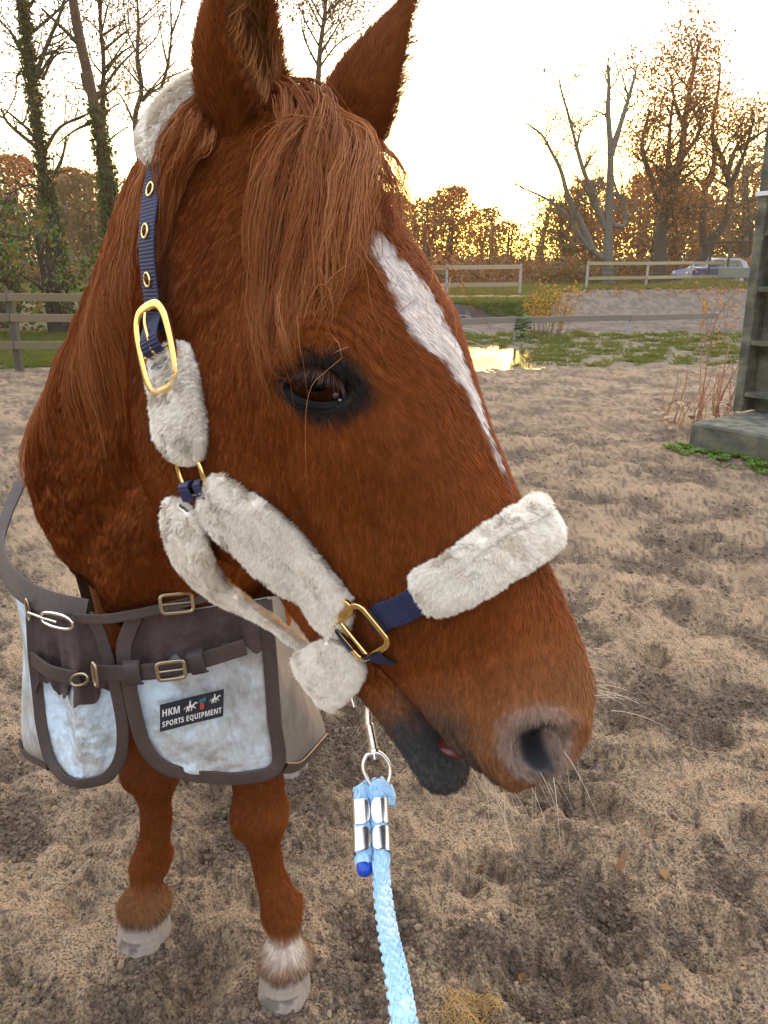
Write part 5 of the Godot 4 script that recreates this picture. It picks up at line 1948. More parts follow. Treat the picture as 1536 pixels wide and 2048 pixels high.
const FENCE_RIGHT := [Vector3(9.747, -0.000, -38.780), Vector3(13.204, 0.000, -40.604), Vector3(15.892, 0.000, -41.917), Vector3(18.892, 0.000, -43.316)]
const FENCE_MIDDLE := [Vector3(1.320, 0.000, -34.165), Vector3(2.662, 0.000, -34.165), Vector3(5.925, 0.000, -35.094)]
const FENCE_LOW := [Vector3(-0.635, 0.000, -14.706), Vector3(0.875, 0.000, -14.972), Vector3(2.566, 0.000, -15.436), Vector3(5.009, 0.000, -16.241), Vector3(7.077, 0.000, -16.899)]
const FENCE_LEFT := [Vector3(-6.509, -0.000, -10.912), Vector3(-5.241, 0.000, -11.215), Vector3(-3.887, 0.000, -11.479), Vector3(-2.470, 0.000, -11.756)]
const PLINTH := [Vector3(2.630, 0.000, -6.545), Vector3(3.236, 0.000, -5.675), Vector3(3.391, 0.000, -7.268)]
# spots on the ground
const PUDDLE := [Vector3(1.303, 0.000, -13.004), Vector3(1.397, 0.000, -11.987), Vector3(1.840, 0.000, -11.870), Vector3(2.190, 0.000, -12.603), Vector3(2.360, 0.000, -13.882), Vector3(2.168, 0.000, -14.706), Vector3(1.794, 0.000, -14.706), Vector3(1.447, 0.000, -14.039)]
const SHRUB := [Vector3(3.406, 0.000, -16.455)]
const CABBAGE := [Vector3(2.680, 0.000, -15.247)]
const BANK := [Vector3(2.229, 0.000, -26.988), Vector3(5.589, 0.000, -29.136)]
const CAR := [Vector3(19.795, 0.000, -46.412)]
const STALKS := [Vector3(3.179, 0.000, -7.431)]
const STRAW := [Vector3(0.212, 0.000, -1.292), Vector3(0.273, 0.000, -1.330), Vector3(0.165, 0.000, -1.256)]
const HOOVES := [Vector3(-0.585, 0.000, -1.423), Vector3(-0.215, 0.000, -1.256)]

# ---------------------------------------------------------------- the ground

var lumps := FastNoiseLite.new()
var crumbs := FastNoiseLite.new()
var prints := {}

func scatter_prints() -> void:
	var r := RandomNumberGenerator.new()
	r.seed = 77
	for k in 900:
		var d := 1.1 + 12.0 * pow(r.randf(), 1.6)
		var a := r.randf_range(-0.75, 0.75)
		var at := Vector2(sin(a) * d, -cos(a) * d)
		var rad := r.randf_range(0.055, 0.095)
		var ang := r.randf() * TAU
		var deep := r.randf_range(0.006, 0.022)
		add_print(at, rad, ang, deep)
	for q in [[Vector2(-0.42, -1.36), 0.10, 0.4, 0.045], [Vector2(0.36, -1.32), 0.11, 0.9, 0.05], [Vector2(0.62, -1.9), 0.10, 0.5, 0.045], [Vector2(-0.62, -1.12), 0.12, 2.0, 0.04], [Vector2(0.75, -1.45), 0.10, 0.2, 0.04], [Vector2(0.42, -2.3), 0.12, 0.5, 0.05], [Vector2(1.05, -1.75), 0.11, 1.5, 0.045]]:
		add_print(q[0], q[1], q[2], q[3])

func add_print(at: Vector2, rad: float, ang: float, deep: float) -> void:
	for i in range(int(floor((at.x - 0.3) * 2.0)), int(floor((at.x + 0.3) * 2.0)) + 1):
		for j in range(int(floor((at.y - 0.3) * 2.0)), int(floor((at.y + 0.3) * 2.0)) + 1):
			var key := Vector2i(i, j)
			if not prints.has(key):
				prints[key] = []
			prints[key].append([at, rad, cos(ang), sin(ang), deep])

func sand_share(x: float, z: float) -> float:
	# 1 on the trodden sand of the paddock near by, 0 beyond its edge
	return smooth(-12.2, -11.2, z + 0.7 * noise.get_noise_2d(x * 8.0, z * 8.0)) * (1.0 if z < 3.0 else 0.6)

func puddle_depth(x: float, z: float) -> float:
	var p := Vector2((x - 1.70) / 0.85, (z + 13.1) / 1.6)
	return 1.0 - smooth(0.7, 1.15, p.length() + 0.35 * noise.get_noise_2d(x * 22.0, z * 22.0))

func height(x: float, z: float) -> float:
	var d := sqrt(x * x + z * z)
	var h := 0.030 * noise.get_noise_2d(x * 7.0, z * 7.0) + 0.020 * noise.get_noise_2d(x * 22.0 + 40.0, z * 22.0)
	var sand := sand_share(x, z)
	if sand > 0.0:
		var rough := smooth(-0.25, 0.35, noise.get_noise_2d(x * 16.0 + 9.0, z * 16.0))
		h += sand * 0.020 * noise.get_noise_2d(x * 75.0, z * 75.0) * (0.5 + rough)
		if d < 9.0:
			var near := 1.0 - smooth(5.0, 9.0, d)
			h += sand * near * rough * (0.017 * lumps.get_noise_2d(x, z) + 0.011 * crumbs.get_noise_2d(x, z))
			h += sand * near * 0.007 * noise.get_noise_2d(x * 420.0, z * 420.0)
		var key := Vector2i(int(floor(x * 2.0)), int(floor(z * 2.0)))
		if prints.has(key):
			for q in prints[key]:
				var e: Vector2 = Vector2(x, z) - q[0]
				var u: float = (e.x * q[2] + e.y * q[3]) / (q[1] * 1.15)
				var v: float = (-e.x * q[3] + e.y * q[2]) / q[1]
				var r := sqrt(u * u + v * v) + 0.10 * noise.get_noise_2d(x * 160.0, z * 160.0)
				if r < 1.9:
					h += q[4] * (-(1.0 - smooth(0.62, 1.0, r)) + 0.45 * bump((r - 1.18) / 0.24))
	else:
		h += 0.02 * noise.get_noise_2d(x * 30.0, z * 30.0)
	h -= 0.06 * puddle_depth(x, z)
	# a low bank with a cut edge on the way to the far fence, an earth heap near the car
	if z < -18.0:
		var edge := -21.0 + 0.3 * sin(x * 1.3) - 15.0 * smooth(3.8, 8.5, x)
		h += 0.38 * smooth(edge + 0.2, edge - 0.2, z) * (1.0 - smooth(6.2, 8.0, x)) * (1.0 - smooth(-26.0, -31.0, z))
		h += 0.30 * smooth(-24.0, -33.0, z) * smooth(6.0, 9.0, x) * (1.0 - smooth(-33.0, -38.0, z))
		h += 0.5 * bump(Vector2((x - 14.5) / 2.6, (z + 36.5) / 1.6).length())
	# the hooves stand on level ground
	for f in [Vector2(-0.578, -1.475), Vector2(-0.222, -1.325), Vector2(-0.30, -2.12)]:
		var e: float = Vector2(x, z).distance_to(f)
		if e < 0.22:
			var k := 1.0 - smooth(0.07, 0.20, e)
			h = lerpf(h, 0.002 + 0.010 * noise.get_noise_2d(x * 180.0, z * 180.0), k)
	return h

func earth(x: float, z: float, h: float) -> Color:
	var a := noise.get_noise_2d(x * 9.0, z * 9.0)
	var b := noise.get_noise_2d(x * 45.0 + 13.0, z * 45.0)
	var c := noise.get_noise_2d(x * 330.0, z * 330.0 + 50.0)
	var e := noise.get_noise_2d(x * 900.0 + 70.0, z * 900.0)
	var col := Color(0.43, 0.292, 0.168).lerp(Color(0.26, 0.173, 0.098), clampf(0.45 + 0.7 * a + 0.9 * b + 0.55 * c, 0.0, 1.0))
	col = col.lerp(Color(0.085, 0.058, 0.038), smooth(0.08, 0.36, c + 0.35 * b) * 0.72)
	col = col.lerp(Color(0.50, 0.38, 0.25), smooth(0.25, 0.5, e) * 0.4)
	# where hooves have broken the dry crust the damp, darker sand lies open
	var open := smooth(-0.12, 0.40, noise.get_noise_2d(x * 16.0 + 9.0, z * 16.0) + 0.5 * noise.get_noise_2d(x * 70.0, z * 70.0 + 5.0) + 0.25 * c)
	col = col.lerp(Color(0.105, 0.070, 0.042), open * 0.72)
	var sand := sand_share(x, z)
	if sand < 1.0:
		var beyond: Color
		if z > -17.2 + 0.8 * a:
			var green := smooth(0.02, 0.22, noise.get_noise_2d(x * 12.0 + 5.0, z * 26.0) + 0.4 * b)
			beyond = Color(0.26, 0.205, 0.135).lerp(Color(0.14, 0.15, 0.04), green)
			beyond = beyond.lerp(Color(0.09, 0.065, 0.05), smooth(0.15, 0.35, b) * 0.6)
			if x < -2.0:
				beyond = Color(0.07, 0.12, 0.030).lerp(Color(0.13, 0.15, 0.04), clampf(0.5 + b, 0.0, 1.0))
		elif z > -35.5 + 1.2 * a and x > -6.0:
			beyond = Color(0.195, 0.150, 0.112).lerp(Color(0.075, 0.056, 0.043), clampf(0.5 + 0.9 * a + 1.6 * b + 0.4 * c, 0.0, 1.0))
			if z < -21.2 - 15.0 * smooth(3.8, 8.5, x) and x < 7.6:
				beyond = Color(0.115, 0.150, 0.028).lerp(Color(0.27, 0.165, 0.065), smooth(-21.8, -23.2, z + 2.0 * a))
			elif h > 0.05 and z < -20.0 and x < 7.5:
				beyond = Color(0.060, 0.052, 0.045)
		else:
			beyond = Color(0.16, 0.155, 0.045).lerp(Color(0.26, 0.145, 0.055), clampf(0.35 + a + 0.7 * b, 0.0, 1.0))
			beyond = beyond.lerp(Color(0.22, 0.105, 0.035), smooth(-40.0, -50.0, z) * 0.8)
		col = beyond.lerp(col, sand)
	return col

func make_ground() -> void:
	lumps.seed = 5
	lumps.noise_type = FastNoiseLite.TYPE_CELLULAR
	lumps.cellular_return_type = FastNoiseLite.RETURN_DISTANCE2_SUB
	lumps.frequency = 16.0
	lumps.fractal_octaves = 2
	crumbs.seed = 6
	crumbs.noise_type = FastNoiseLite.TYPE_CELLULAR
	crumbs.frequency = 48.0
	crumbs.fractal_octaves = 1
	scatter_prints()
	var radii := PackedFloat32Array()
	var r := 0.30
	while r < 170.0:
		radii.append(r)
		r *= 1.02 if r < 0.9 else (1.0058 if r < 3.4 else (1.010 if r < 22.0 else 1.03))
	var angles := PackedFloat32Array()
	var fine_n := 470
	for j in fine_n + 1:
		angles.append(lerpf(-0.74, 0.74, float(j) / fine_n))
	for j in range(1, 60):
		angles.append(lerpf(0.74, TAU - 0.74, j / 60.0))
	var sh := Sheet.new()
	sh.n = radii.size() + 1
	sh.m = angles.size()
	sh.closed = true
	sh.p.resize(sh.n * sh.m)
	sh.nr.resize(sh.n * sh.m)
	var cols := PackedColorArray()
	cols.resize(sh.n * sh.m)
	for i in sh.n:
		var rad := 0.0 if i == 0 else radii[i - 1]
		for j in sh.m:
			var x := sin(angles[j]) * rad
			var z := -cos(angles[j]) * rad
			var h := height(x, z) if rad > 0.5 else 0.0
			sh.p[i * sh.m + j] = Vector3(x, h, z)
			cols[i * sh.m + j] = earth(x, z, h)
	sh.finish(Vector3.ZERO, Vector3.UP)
	for j in sh.m:
		sh.nr[j] = Vector3.UP
	var b := Build.new()
	b.sheet(sh, cols)
	var gm := vmat(0.93)
	gm.albedo_texture = noise_tex(0.09, 512, ramp([[0.0, Color(0.20, 0.18, 0.17)], [0.34, Color(0.50, 0.47, 0.45)], [0.46, Color(0.92, 0.91, 0.90)], [1.0, Color(1, 1, 1)]]), false, 3, 5)
	gm.uv1_triplanar = true
	gm.uv1_world_triplanar = true
	gm.uv1_scale = Vector3(2.6, 2.6, 2.6)
	gm.heightmap_enabled = true
	gm.heightmap_texture = noise_tex(0.11, 512, null, false, 12, 5)
	gm.heightmap_scale = 0.7
	structure(b.done(), "ground", gm)
	stage("ground %d points" % sh.p.size())
	# crumbs and clods of damp sand
	var buf := PackedFloat32Array()
	for k in 230000:
		var d := 1.0 + 6.5 * pow(rng.randf(), 1.5)
		var a := rng.randf_range(-0.72, 0.72)
		var x := sin(a) * d
		var z := -cos(a) * d
		var patch := noise.get_noise_2d(x * 16.0 + 9.0, z * 16.0) + 0.6 * noise.get_noise_2d(x * 60.0, z * 60.0)
		if patch < rng.randf_range(-0.12, 0.42):
			continue
		var s := 0.0018 + 0.0042 * pow(rng.randf(), 2.5) + 0.007 * pow(rng.randf(), 16.0)
		if false:
			s *= 1.7
		var bs := Basis.from_euler(Vector3(rng.randf() * TAU, rng.randf() * TAU, rng.randf() * TAU)).scaled(Vector3(s, s * rng.randf_range(0.6, 1.0), s * rng.randf_range(0.7, 1.3)))
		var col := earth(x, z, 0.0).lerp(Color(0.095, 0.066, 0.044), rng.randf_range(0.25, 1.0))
		var kk := rng.randf_range(0.6, 1.15)
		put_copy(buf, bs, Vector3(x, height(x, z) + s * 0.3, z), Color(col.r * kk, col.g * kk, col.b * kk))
	var cb := Build.new()
	clod(cb)
	var holder := self
	var cl := tufts(buf, cb.done(), "soil_crumbs", vmat(0.95), holder)
	tag(cl, "loose crumbs of damp sand strewn over the paddock", "soil", "", "stuff")
	stage("crumbs")

# an angular lump
func clod(b: Build) -> void:
	var ico := [Vector3(0, 1, 0)]
	for k in 5:
		ico.append(Vector3(cos(TAU * k / 5.0), 0.5, sin(TAU * k / 5.0)).normalized())
	for k in 5:
		ico.append(Vector3(cos(TAU * (k + 0.5) / 5.0), -0.5, sin(TAU * (k + 0.5) / 5.0)).normalized())
	ico.append(Vector3(0, -1, 0))
	for k in 12:
		ico[k] = ico[k] * rng.randf_range(0.6, 1.25)
	for k in 5:
		var n := (k + 1) % 5
		b.flat(ico[0], ico[1 + n], ico[1 + k])
		b.flat(ico[1 + k], ico[1 + n], ico[6 + k])
		b.flat(ico[1 + n], ico[6 + n], ico[6 + k])
		b.flat(ico[11], ico[6 + k], ico[6 + n])

func put_copy(buf: PackedFloat32Array, bs: Basis, at: Vector3, col: Color) -> void:
	buf.append_array([bs.x.x, bs.y.x, bs.z.x, at.x, bs.x.y, bs.y.y, bs.z.y, at.y, bs.x.z, bs.y.z, bs.z.z, at.z, col.r, col.g, col.b, 1.0])

# ---------------------------------------------------------------- trees and plants

# a leaf: two halves folded along the midrib
func leaf(b: Build, at: Vector3, size: float, col: Color) -> void:
	var d := Vector3(rng.randf_range(-1, 1), rng.randf_range(-1, 0.6), rng.randf_range(-1, 1)).normalized()
	var s := d.cross(Vector3(rng.randf_range(-1, 1), rng.randf_range(-1, 1), rng.randf_range(-1, 1))).normalized()
	var n := d.cross(s)
	var tip := at + d * size
	var mid := at + d * size * 0.5 - n * size * 0.08
	b.quad(at, mid + s * size * 0.34 + n * size * 0.12, tip, mid - s * size * 0.34 + n * size * 0.12, col)

# a limb with side shoots; leaf places are gathered in `spots`
var twig := 0.004
func limb(b: Build, pts: Array, r0: float, r1: float, col: Color, spots: Array, depth: int, shoots: int, reach: float, up: float) -> void:
	var n := maxi(8, pts.size() * 4) if depth > 0 else 5
	var p := curve(pts, n)
	var rad := PackedFloat32Array()
	for i in n:
		rad.append(lerpf(r0, r1, pow(float(i) / (n - 1), 0.8)) * (1.0 + 0.12 * noise.get_noise_3d(p[i].x * 30.0, p[i].y * 30.0, p[i].z * 30.0)))
	b.tube(p, rad, 8 if r0 > 0.08 else (5 if r0 > 0.02 else 3), col, r0 > 0.03)
	if depth == 0:
		spots.append(p[n - 1])
		spots.append(p[n - 2])
		return
	for k in shoots:
		var t := rng.randf_range(0.25, 1.0)
		var i := mini(int(t * (n - 1)), n - 2)
		var a := (p[i + 1] - p[maxi(i - 1, 0)]).normalized()
		var out := Vector3(rng.randf_range(-1, 1), rng.randf_range(-0.4, 0.7), rng.randf_range(-1, 1))
		out = (out - a * out.dot(a)).normalized()
		var d := (a * 0.55 + out * 0.8 + Vector3.UP * up).normalized()
		var ln := reach * rng.randf_range(0.45, 1.1)
		var q0 := p[i]
		var q1 := q0 + d * ln * 0.5 + Vector3(rng.randf_range(-0.1, 0.1), 0, rng.randf_range(-0.1, 0.1)) * ln
		var q2 := q0 + d * ln + Vector3(rng.randf_range(-0.2, 0.2), rng.randf_range(-0.15, 0.2), rng.randf_range(-0.2, 0.2)) * ln
		limb(b, [q0, q1, q2], maxf(minf(rad[i] * 0.55, r0 * 0.4), twig), maxf(r1 * 0.3, twig), col, spots, depth - 1, maxi(int(shoots * 0.6), 3), reach * 0.5, up)

func bark(col: Color) -> StandardMaterial3D:
	var m := mat(col, 0.92)
	if not M.has("bark_tex"):
		M.bark_tex = noise_tex(0.03, 256, ramp([[0.0, Color(0.5, 0.5, 0.48)], [1.0, Color(1, 1, 1)]]), false, 31, 4)
	m.albedo_texture = M.bark_tex
	m.uv1_triplanar = true
	m.uv1_scale = Vector3(3, 1, 3)
	return m

# a tree from drawn limbs: the first is the trunk
func drawn_tree(called: String, label: String, limbs: Array, wood: Color, o: Dictionary) -> Node3D:
	twig = o.get("twig", 0.006)
	var root: Vector3 = limbs[0][0][0]
	var t := base(called, root)
	tag(t, label, "tree")
	var b := Build.new()
	var spots := []
	var sway := {}
	for k in limbs.size():
		var pts := []
		var bend := 0.0 if k == 0 else rng.randf_range(-1.0, 1.0) * float(o.get("spread", 1.0))
		var c: int = limbs[k][0].size()
		for i in c:
			var q: Vector3 = limbs[k][0][i]
			var f := float(i) / (c - 1)
			pts.append(q - root + Vector3(0, 0, bend * f * f))
		limb(b, pts, limbs[k][1], limbs[k][2], Color.WHITE, spots, int(o.get("depth", 2)), int(o.get("shoots", 8)) if k > 0 else int(o.get("trunk_shoots", 10)), float(o.get("reach", 1.4)), float(o.get("up", 0.25)))
	put(b.done(), "trunk", bark(wood), t)
	if o.get("leaves", 0) > 0 and spots.size() > 0:
		b = Build.new()
		var sz: float = o.get("leaf", 0.07)
		var clump: float = o.get("clump", 0.25)
		var lc: Array = o.colours
		var dense := FastNoiseLite.new()
		dense.seed = 60 + limbs.size()
		dense.frequency = 0.8
		for k in int(o.leaves):
			var s: Vector3 = spots[rng.randi() % spots.size()]
			if dense.get_noise_3dv(s) < float(o.get("gaps", -0.15)):
				continue
			var c: Color = lc[rng.randi() % lc.size()]
			var v := rng.randf_range(0.6, 1.3)
			leaf(b, s + Vector3(rng.randfn(), rng.randfn(), rng.randfn()) * clump, sz * rng.randf_range(0.6, 1.3), Color(c.r * v, c.g * v, c.b * v))
		put(b.done(), "crown", M.leaf, t)
	if o.get("ivy", 0) > 0:
		b = Build.new()
		var tr := curve(limbs[0][0], 60)
		for k in int(o.ivy):
			var y := rng.randf() * float(o.get("ivy_top", 0.8))
			var c := tr[int(y * 59)] - root
			var rr: float = lerpf(limbs[0][1], limbs[0][2], y) * rng.randf_range(0.9, 1.7)
			if noise.get_noise_2d(y * 300.0, 4.0) < -0.1 and rng.randf() < 0.6:
				rr *= 0.8
			var a := rng.randf() * TAU
			var g := Color(0.035, 0.065, 0.018).lerp(Color(0.085, 0.125, 0.030), rng.randf())
			leaf(b, c + Vector3(cos(a) * rr, rng.randf_range(-0.1, 0.1), sin(a) * rr), rng.randf_range(0.07, 0.14), g)
		put(b.done(), "ivy", M.leaf, t)
	return t

# one tree of the wood behind: trunk and a loose crown of leaves
func wood_tree(called: String, h: float, wide: float, colours_: Array, leaves: int, seed_: int, wood: Color, leaf_size := 0.26, low := 0.12) -> Node3D:
	rng.seed = 3000 + seed_
	var t := base(called)
	var b := Build.new()
	var spots := []
	for k in 3:
		var lean := Vector3(rng.randf_range(-0.2, 0.2), 0, rng.randf_range(-0.2, 0.2)) * h * 0.5
		limb(b, [Vector3(0.12 * k, -0.1, 0.05 * k), Vector3(lean.x * 0.2 + 0.2 * k, h * 0.3, lean.z * 0.3), Vector3(lean.x * 0.6, h * 0.65, lean.z * 0.7), Vector3(lean.x, h * 0.95, lean.z)], 0.12 + 0.012 * h, 0.02, Color.WHITE, spots, 2, 7, wide * 0.55, 0.25)
	put(b.done(), "trunk", bark(wood), t)
	b = Build.new()
	var dense := FastNoiseLite.new()
	dense.seed = seed_
	dense.frequency = 0.55
	var made := 0
	for k in leaves * 3:
		if made >= leaves:
			break
		var y := lerpf(low, 1.0, pow(rng.randf(), 0.85))
		var env := sqrt(maxf(1.0 - pow((y - 0.45) / 0.58, 2.0), 0.02))
		var a := rng.randf() * TAU
		var q := sqrt(rng.randf()) * wide * env
		var p := Vector3(cos(a) * q, y * h, sin(a) * q)
		if dense.get_noise_3dv(p) < rng.randf_range(-0.25, 0.2):
			continue
		made += 1
		var c: Color = colours_[rng.randi() % colours_.size()]
		var v := rng.randf_range(0.55, 1.3)
		leaf(b, p, leaf_size * rng.randf_range(0.5, 1.3), Color(c.r * v, c.g * v, c.b * v))
	put(b.done(), "crown", M.leaf, t)
	return t

func make_trees() -> void:
	var grey := lin(0.13, 0.125, 0.09)
	var dark := lin(0.075, 0.062, 0.042)
	var brown := [Color(0.27, 0.115, 0.030), Color(0.33, 0.155, 0.045), Color(0.20, 0.085, 0.028), Color(0.30, 0.17, 0.05)]
	var olive := [Color(0.16, 0.115, 0.03), Color(0.22, 0.14, 0.04), Color(0.10, 0.09, 0.03)]
	rng.seed = 41
	drawn_tree("ivy_clad_tree", "tall straight tree clad in dark ivy at the left edge", IVY_TREE, lin(0.085, 0.085, 0.05), {"depth": 2, "shoots": 6, "trunk_shoots": 16, "reach": 1.5, "leaves": 5200, "leaf": 0.075, "clump": 0.16, "colours": olive, "ivy": 4200, "ivy_top": 0.95, "gaps": -0.1})
	drawn_tree("leaning_tree", "bare brown trunk leaning left, ivy at its foot, beside the horse's mane", LEANING_TREE, lin(0.13, 0.075, 0.042), {"depth": 2, "shoots": 5, "trunk_shoots": 3, "reach": 1.2, "leaves": 500, "leaf": 0.07, "clump": 0.15, "colours": olive, "ivy": 1800, "ivy_top": 0.45})
	drawn_tree("slender_tree", "slender dark tree with an ivy sleeve behind the leaning trunk", SLENDER_TREE, dark, {"depth": 2, "shoots": 6, "trunk_shoots": 12, "reach": 1.6, "leaves": 1500, "leaf": 0.07, "clump": 0.16, "colours": olive, "ivy": 1500, "ivy_top": 0.50})
	drawn_tree("twiggy_tree", "thin twiggy tree with sparse brown catkins above the poll fleece", TWIGGY_TREE, dark, {"depth": 2, "shoots": 7, "trunk_shoots": 12, "reach": 1.6, "leaves": 2200, "leaf": 0.075, "clump": 0.15, "colours": olive})
	drawn_tree("branchy_tree", "fine branched tree with few leaves seen between the ears", HIND_TREE, dark, {"depth": 2, "shoots": 9, "trunk_shoots": 16, "reach": 2.3, "twig": 0.010, "leaves": 4200, "leaf": 0.11, "clump": 0.3, "colours": olive})
	drawn_tree("bare_tree", "pale grey nearly bare tree with spreading limbs by the fence gap", BARE_TREE, lin(0.20, 0.195, 0.165), {"depth": 2, "shoots": 9, "trunk_shoots": 7, "reach": 1.7, "twig": 0.020, "leaves": 900, "leaf": 0.16, "clump": 0.3, "colours": brown, "gaps": 0.1, "spread": 1.5, "ivy": 350, "ivy_top": 0.12})
	drawn_tree("russet_oak", "tall oak full of russet leaves behind the right fence", RUSSET_OAK, lin(0.10, 0.085, 0.06), {"depth": 2, "shoots": 9, "trunk_shoots": 14, "reach": 2.6, "twig": 0.014, "leaves": 11000, "leaf": 0.17, "clump": 0.45, "colours": brown, "spread": 2.0, "gaps": -0.2})
	drawn_tree("curved_oak", "oak with a curved trunk and thin orange leaves beside the parked car", CURVED_OAK, lin(0.10, 0.085, 0.06), {"depth": 2, "shoots": 7, "trunk_shoots": 10, "reach": 2.2, "twig": 0.016, "leaves": 4800, "leaf": 0.16, "clump": 0.4, "colours": brown, "spread": 2.0, "gaps": -0.1})
	twig = 0.012
	stage("near trees")
	# the wood that closes the view
	var protos := []
	protos.append(wood_tree("autumn_tree", 6.4, 2.6, [Color(0.32, 0.115, 0.028), Color(0.38, 0.16, 0.04), Color(0.24, 0.085, 0.025)], 3200, 1, lin(0.08, 0.06, 0.04)))
	protos.append(wood_tree("brown_tree", 6.0, 2.9, [Color(0.25, 0.125, 0.045), Color(0.30, 0.165, 0.06), Color(0.17, 0.09, 0.035)], 2800, 2, lin(0.09, 0.07, 0.05)))
	protos.append(wood_tree("olive_tree", 5.2, 2.7, [Color(0.15, 0.115, 0.035), Color(0.21, 0.15, 0.045), Color(0.10, 0.09, 0.028)], 2800, 3, lin(0.08, 0.07, 0.045)))
	protos.append(wood_tree("grey_tree", 6.6, 2.8, [Color(0.20, 0.15, 0.09), Color(0.14, 0.11, 0.06)], 1100, 4, lin(0.13, 0.11, 0.085)))
	var labels := ["rust orange autumn tree in the wood behind the fences", "brown leaved tree in the wood behind the fences", "olive brown bushy tree in the wood behind the fences", "thin grey tree with few leaves in the wood"]
	var kinds := ["autumn_tree", "brown_tree", "olive_tree", "grey_tree"]
	rng.seed = 77
	var used := [false, false, false, false]
	for row in 2:
		for k in 25:
			var z := -58.0 - 13.0 * row + rng.randf_range(-4.0, 4.0)
			var x := lerpf(-36.0, 36.0, k / 24.0) + rng.randf_range(-1.3, 1.3) + row * 1.6
			var kind := rng.randi() % 4
			var s := rng.randf_range(0.78, 1.15) * (1.0 + 0.16 * row)
			var from_sun := absf(x - 0.1576 * -z)
			if from_sun < 3.6:
				s = (0.62 if from_sun < 1.6 else 0.78) * (1.0 if row == 0 else 1.08)
			if x > 12.0:
				s *= 1.18
			if x < -14.0:
				s *= 1.2
			var t: Node3D
			if used[kind]:
				t = protos[kind].duplicate()
				t.name = numbered(kinds[kind])
				add_child(t)
			else:
				t = protos[kind]
				used[kind] = true
			tag(t, labels[kind], "tree", kinds[kind].replace("_", " ") + "s of the wood")
			t.position = Vector3(x, 0, z)
			t.rotation.y = rng.randf() * TAU
			t.scale = Vector3(s, s * rng.randf_range(0.9, 1.1), s)
	for k in 4:
		if not used[k]:
			protos[k].queue_free()
	# undergrowth at its foot
	var buf := PackedFloat32Array()
	for k in 9000:
		var z := -rng.randf_range(47.0, 72.0)
		var x := rng.randf_range(-0.62, 0.62) * -z
		if noise.get_noise_2d(x * 2.4, z * 2.4) < -0.12:
			continue
		var s := rng.randf_range(0.35, 0.9)
		var v := rng.randf()
		var c := Color(0.25, 0.115, 0.04).lerp(Color(0.13, 0.105, 0.035), smooth(0.3, 0.8, v + noise.get_noise_2d(x * 1.5, z * 1.5)))
		var kk := rng.randf_range(0.6, 1.2)
		put_copy(buf, Basis.from_euler(Vector3(rng.randf_range(-0.3, 0.3), rng.randf() * TAU, 0)).scaled(Vector3(s, s, s)), Vector3(x, rng.randf_range(0.0, 1.3) * s, z), Color(c.r * kk, c.g * kk, c.b * kk))
	var lb := Build.new()
	for k in 9:
		leaf(lb, Vector3(rng.randf_range(-0.6, 0.6), rng.randf_range(-0.1, 0.9), rng.randf_range(-0.6, 0.6)), 0.42, Color.WHITE)
	tag(tufts(buf, lb.done(), "undergrowth", M.leaf, self), "rust brown undergrowth at the foot of the wood", "undergrowth", "", "stuff")
	# green bushes by the fence on the left
	rng.seed = 5
	for k in 5:
		var t := wood_tree("green_bush", 2.6, 1.5, [Color(0.07, 0.135, 0.025), Color(0.12, 0.18, 0.035), Color(0.045, 0.085, 0.02), Color(0.22, 0.14, 0.05)], 1300, 20 + k, lin(0.07, 0.055, 0.04), 0.13, 0.05)
		t.position = [Vector3(-8.4, 0, -15.0), Vector3(-6.9, 0, -16.5), Vector3(-9.0, 0, -18.5), Vector3(-5.6, 0, -17.5), Vector3(-10.2, 0, -16.0)][k]
		var s: float = [0.85, 0.8, 1.25, 0.75, 1.2][k]
		t.scale = Vector3(s, s, s)
		tag(t, ["bright green bush just behind the left fence", "green bush nearest the horse's neck behind the left fence", "tall dark green bush behind the ivy clad tree", "low green bush half hidden by the horse's neck", "green bush at the left edge of the picture"][k], "bush", "bushes behind the left fence")
	stage("wood")
	make_plants()

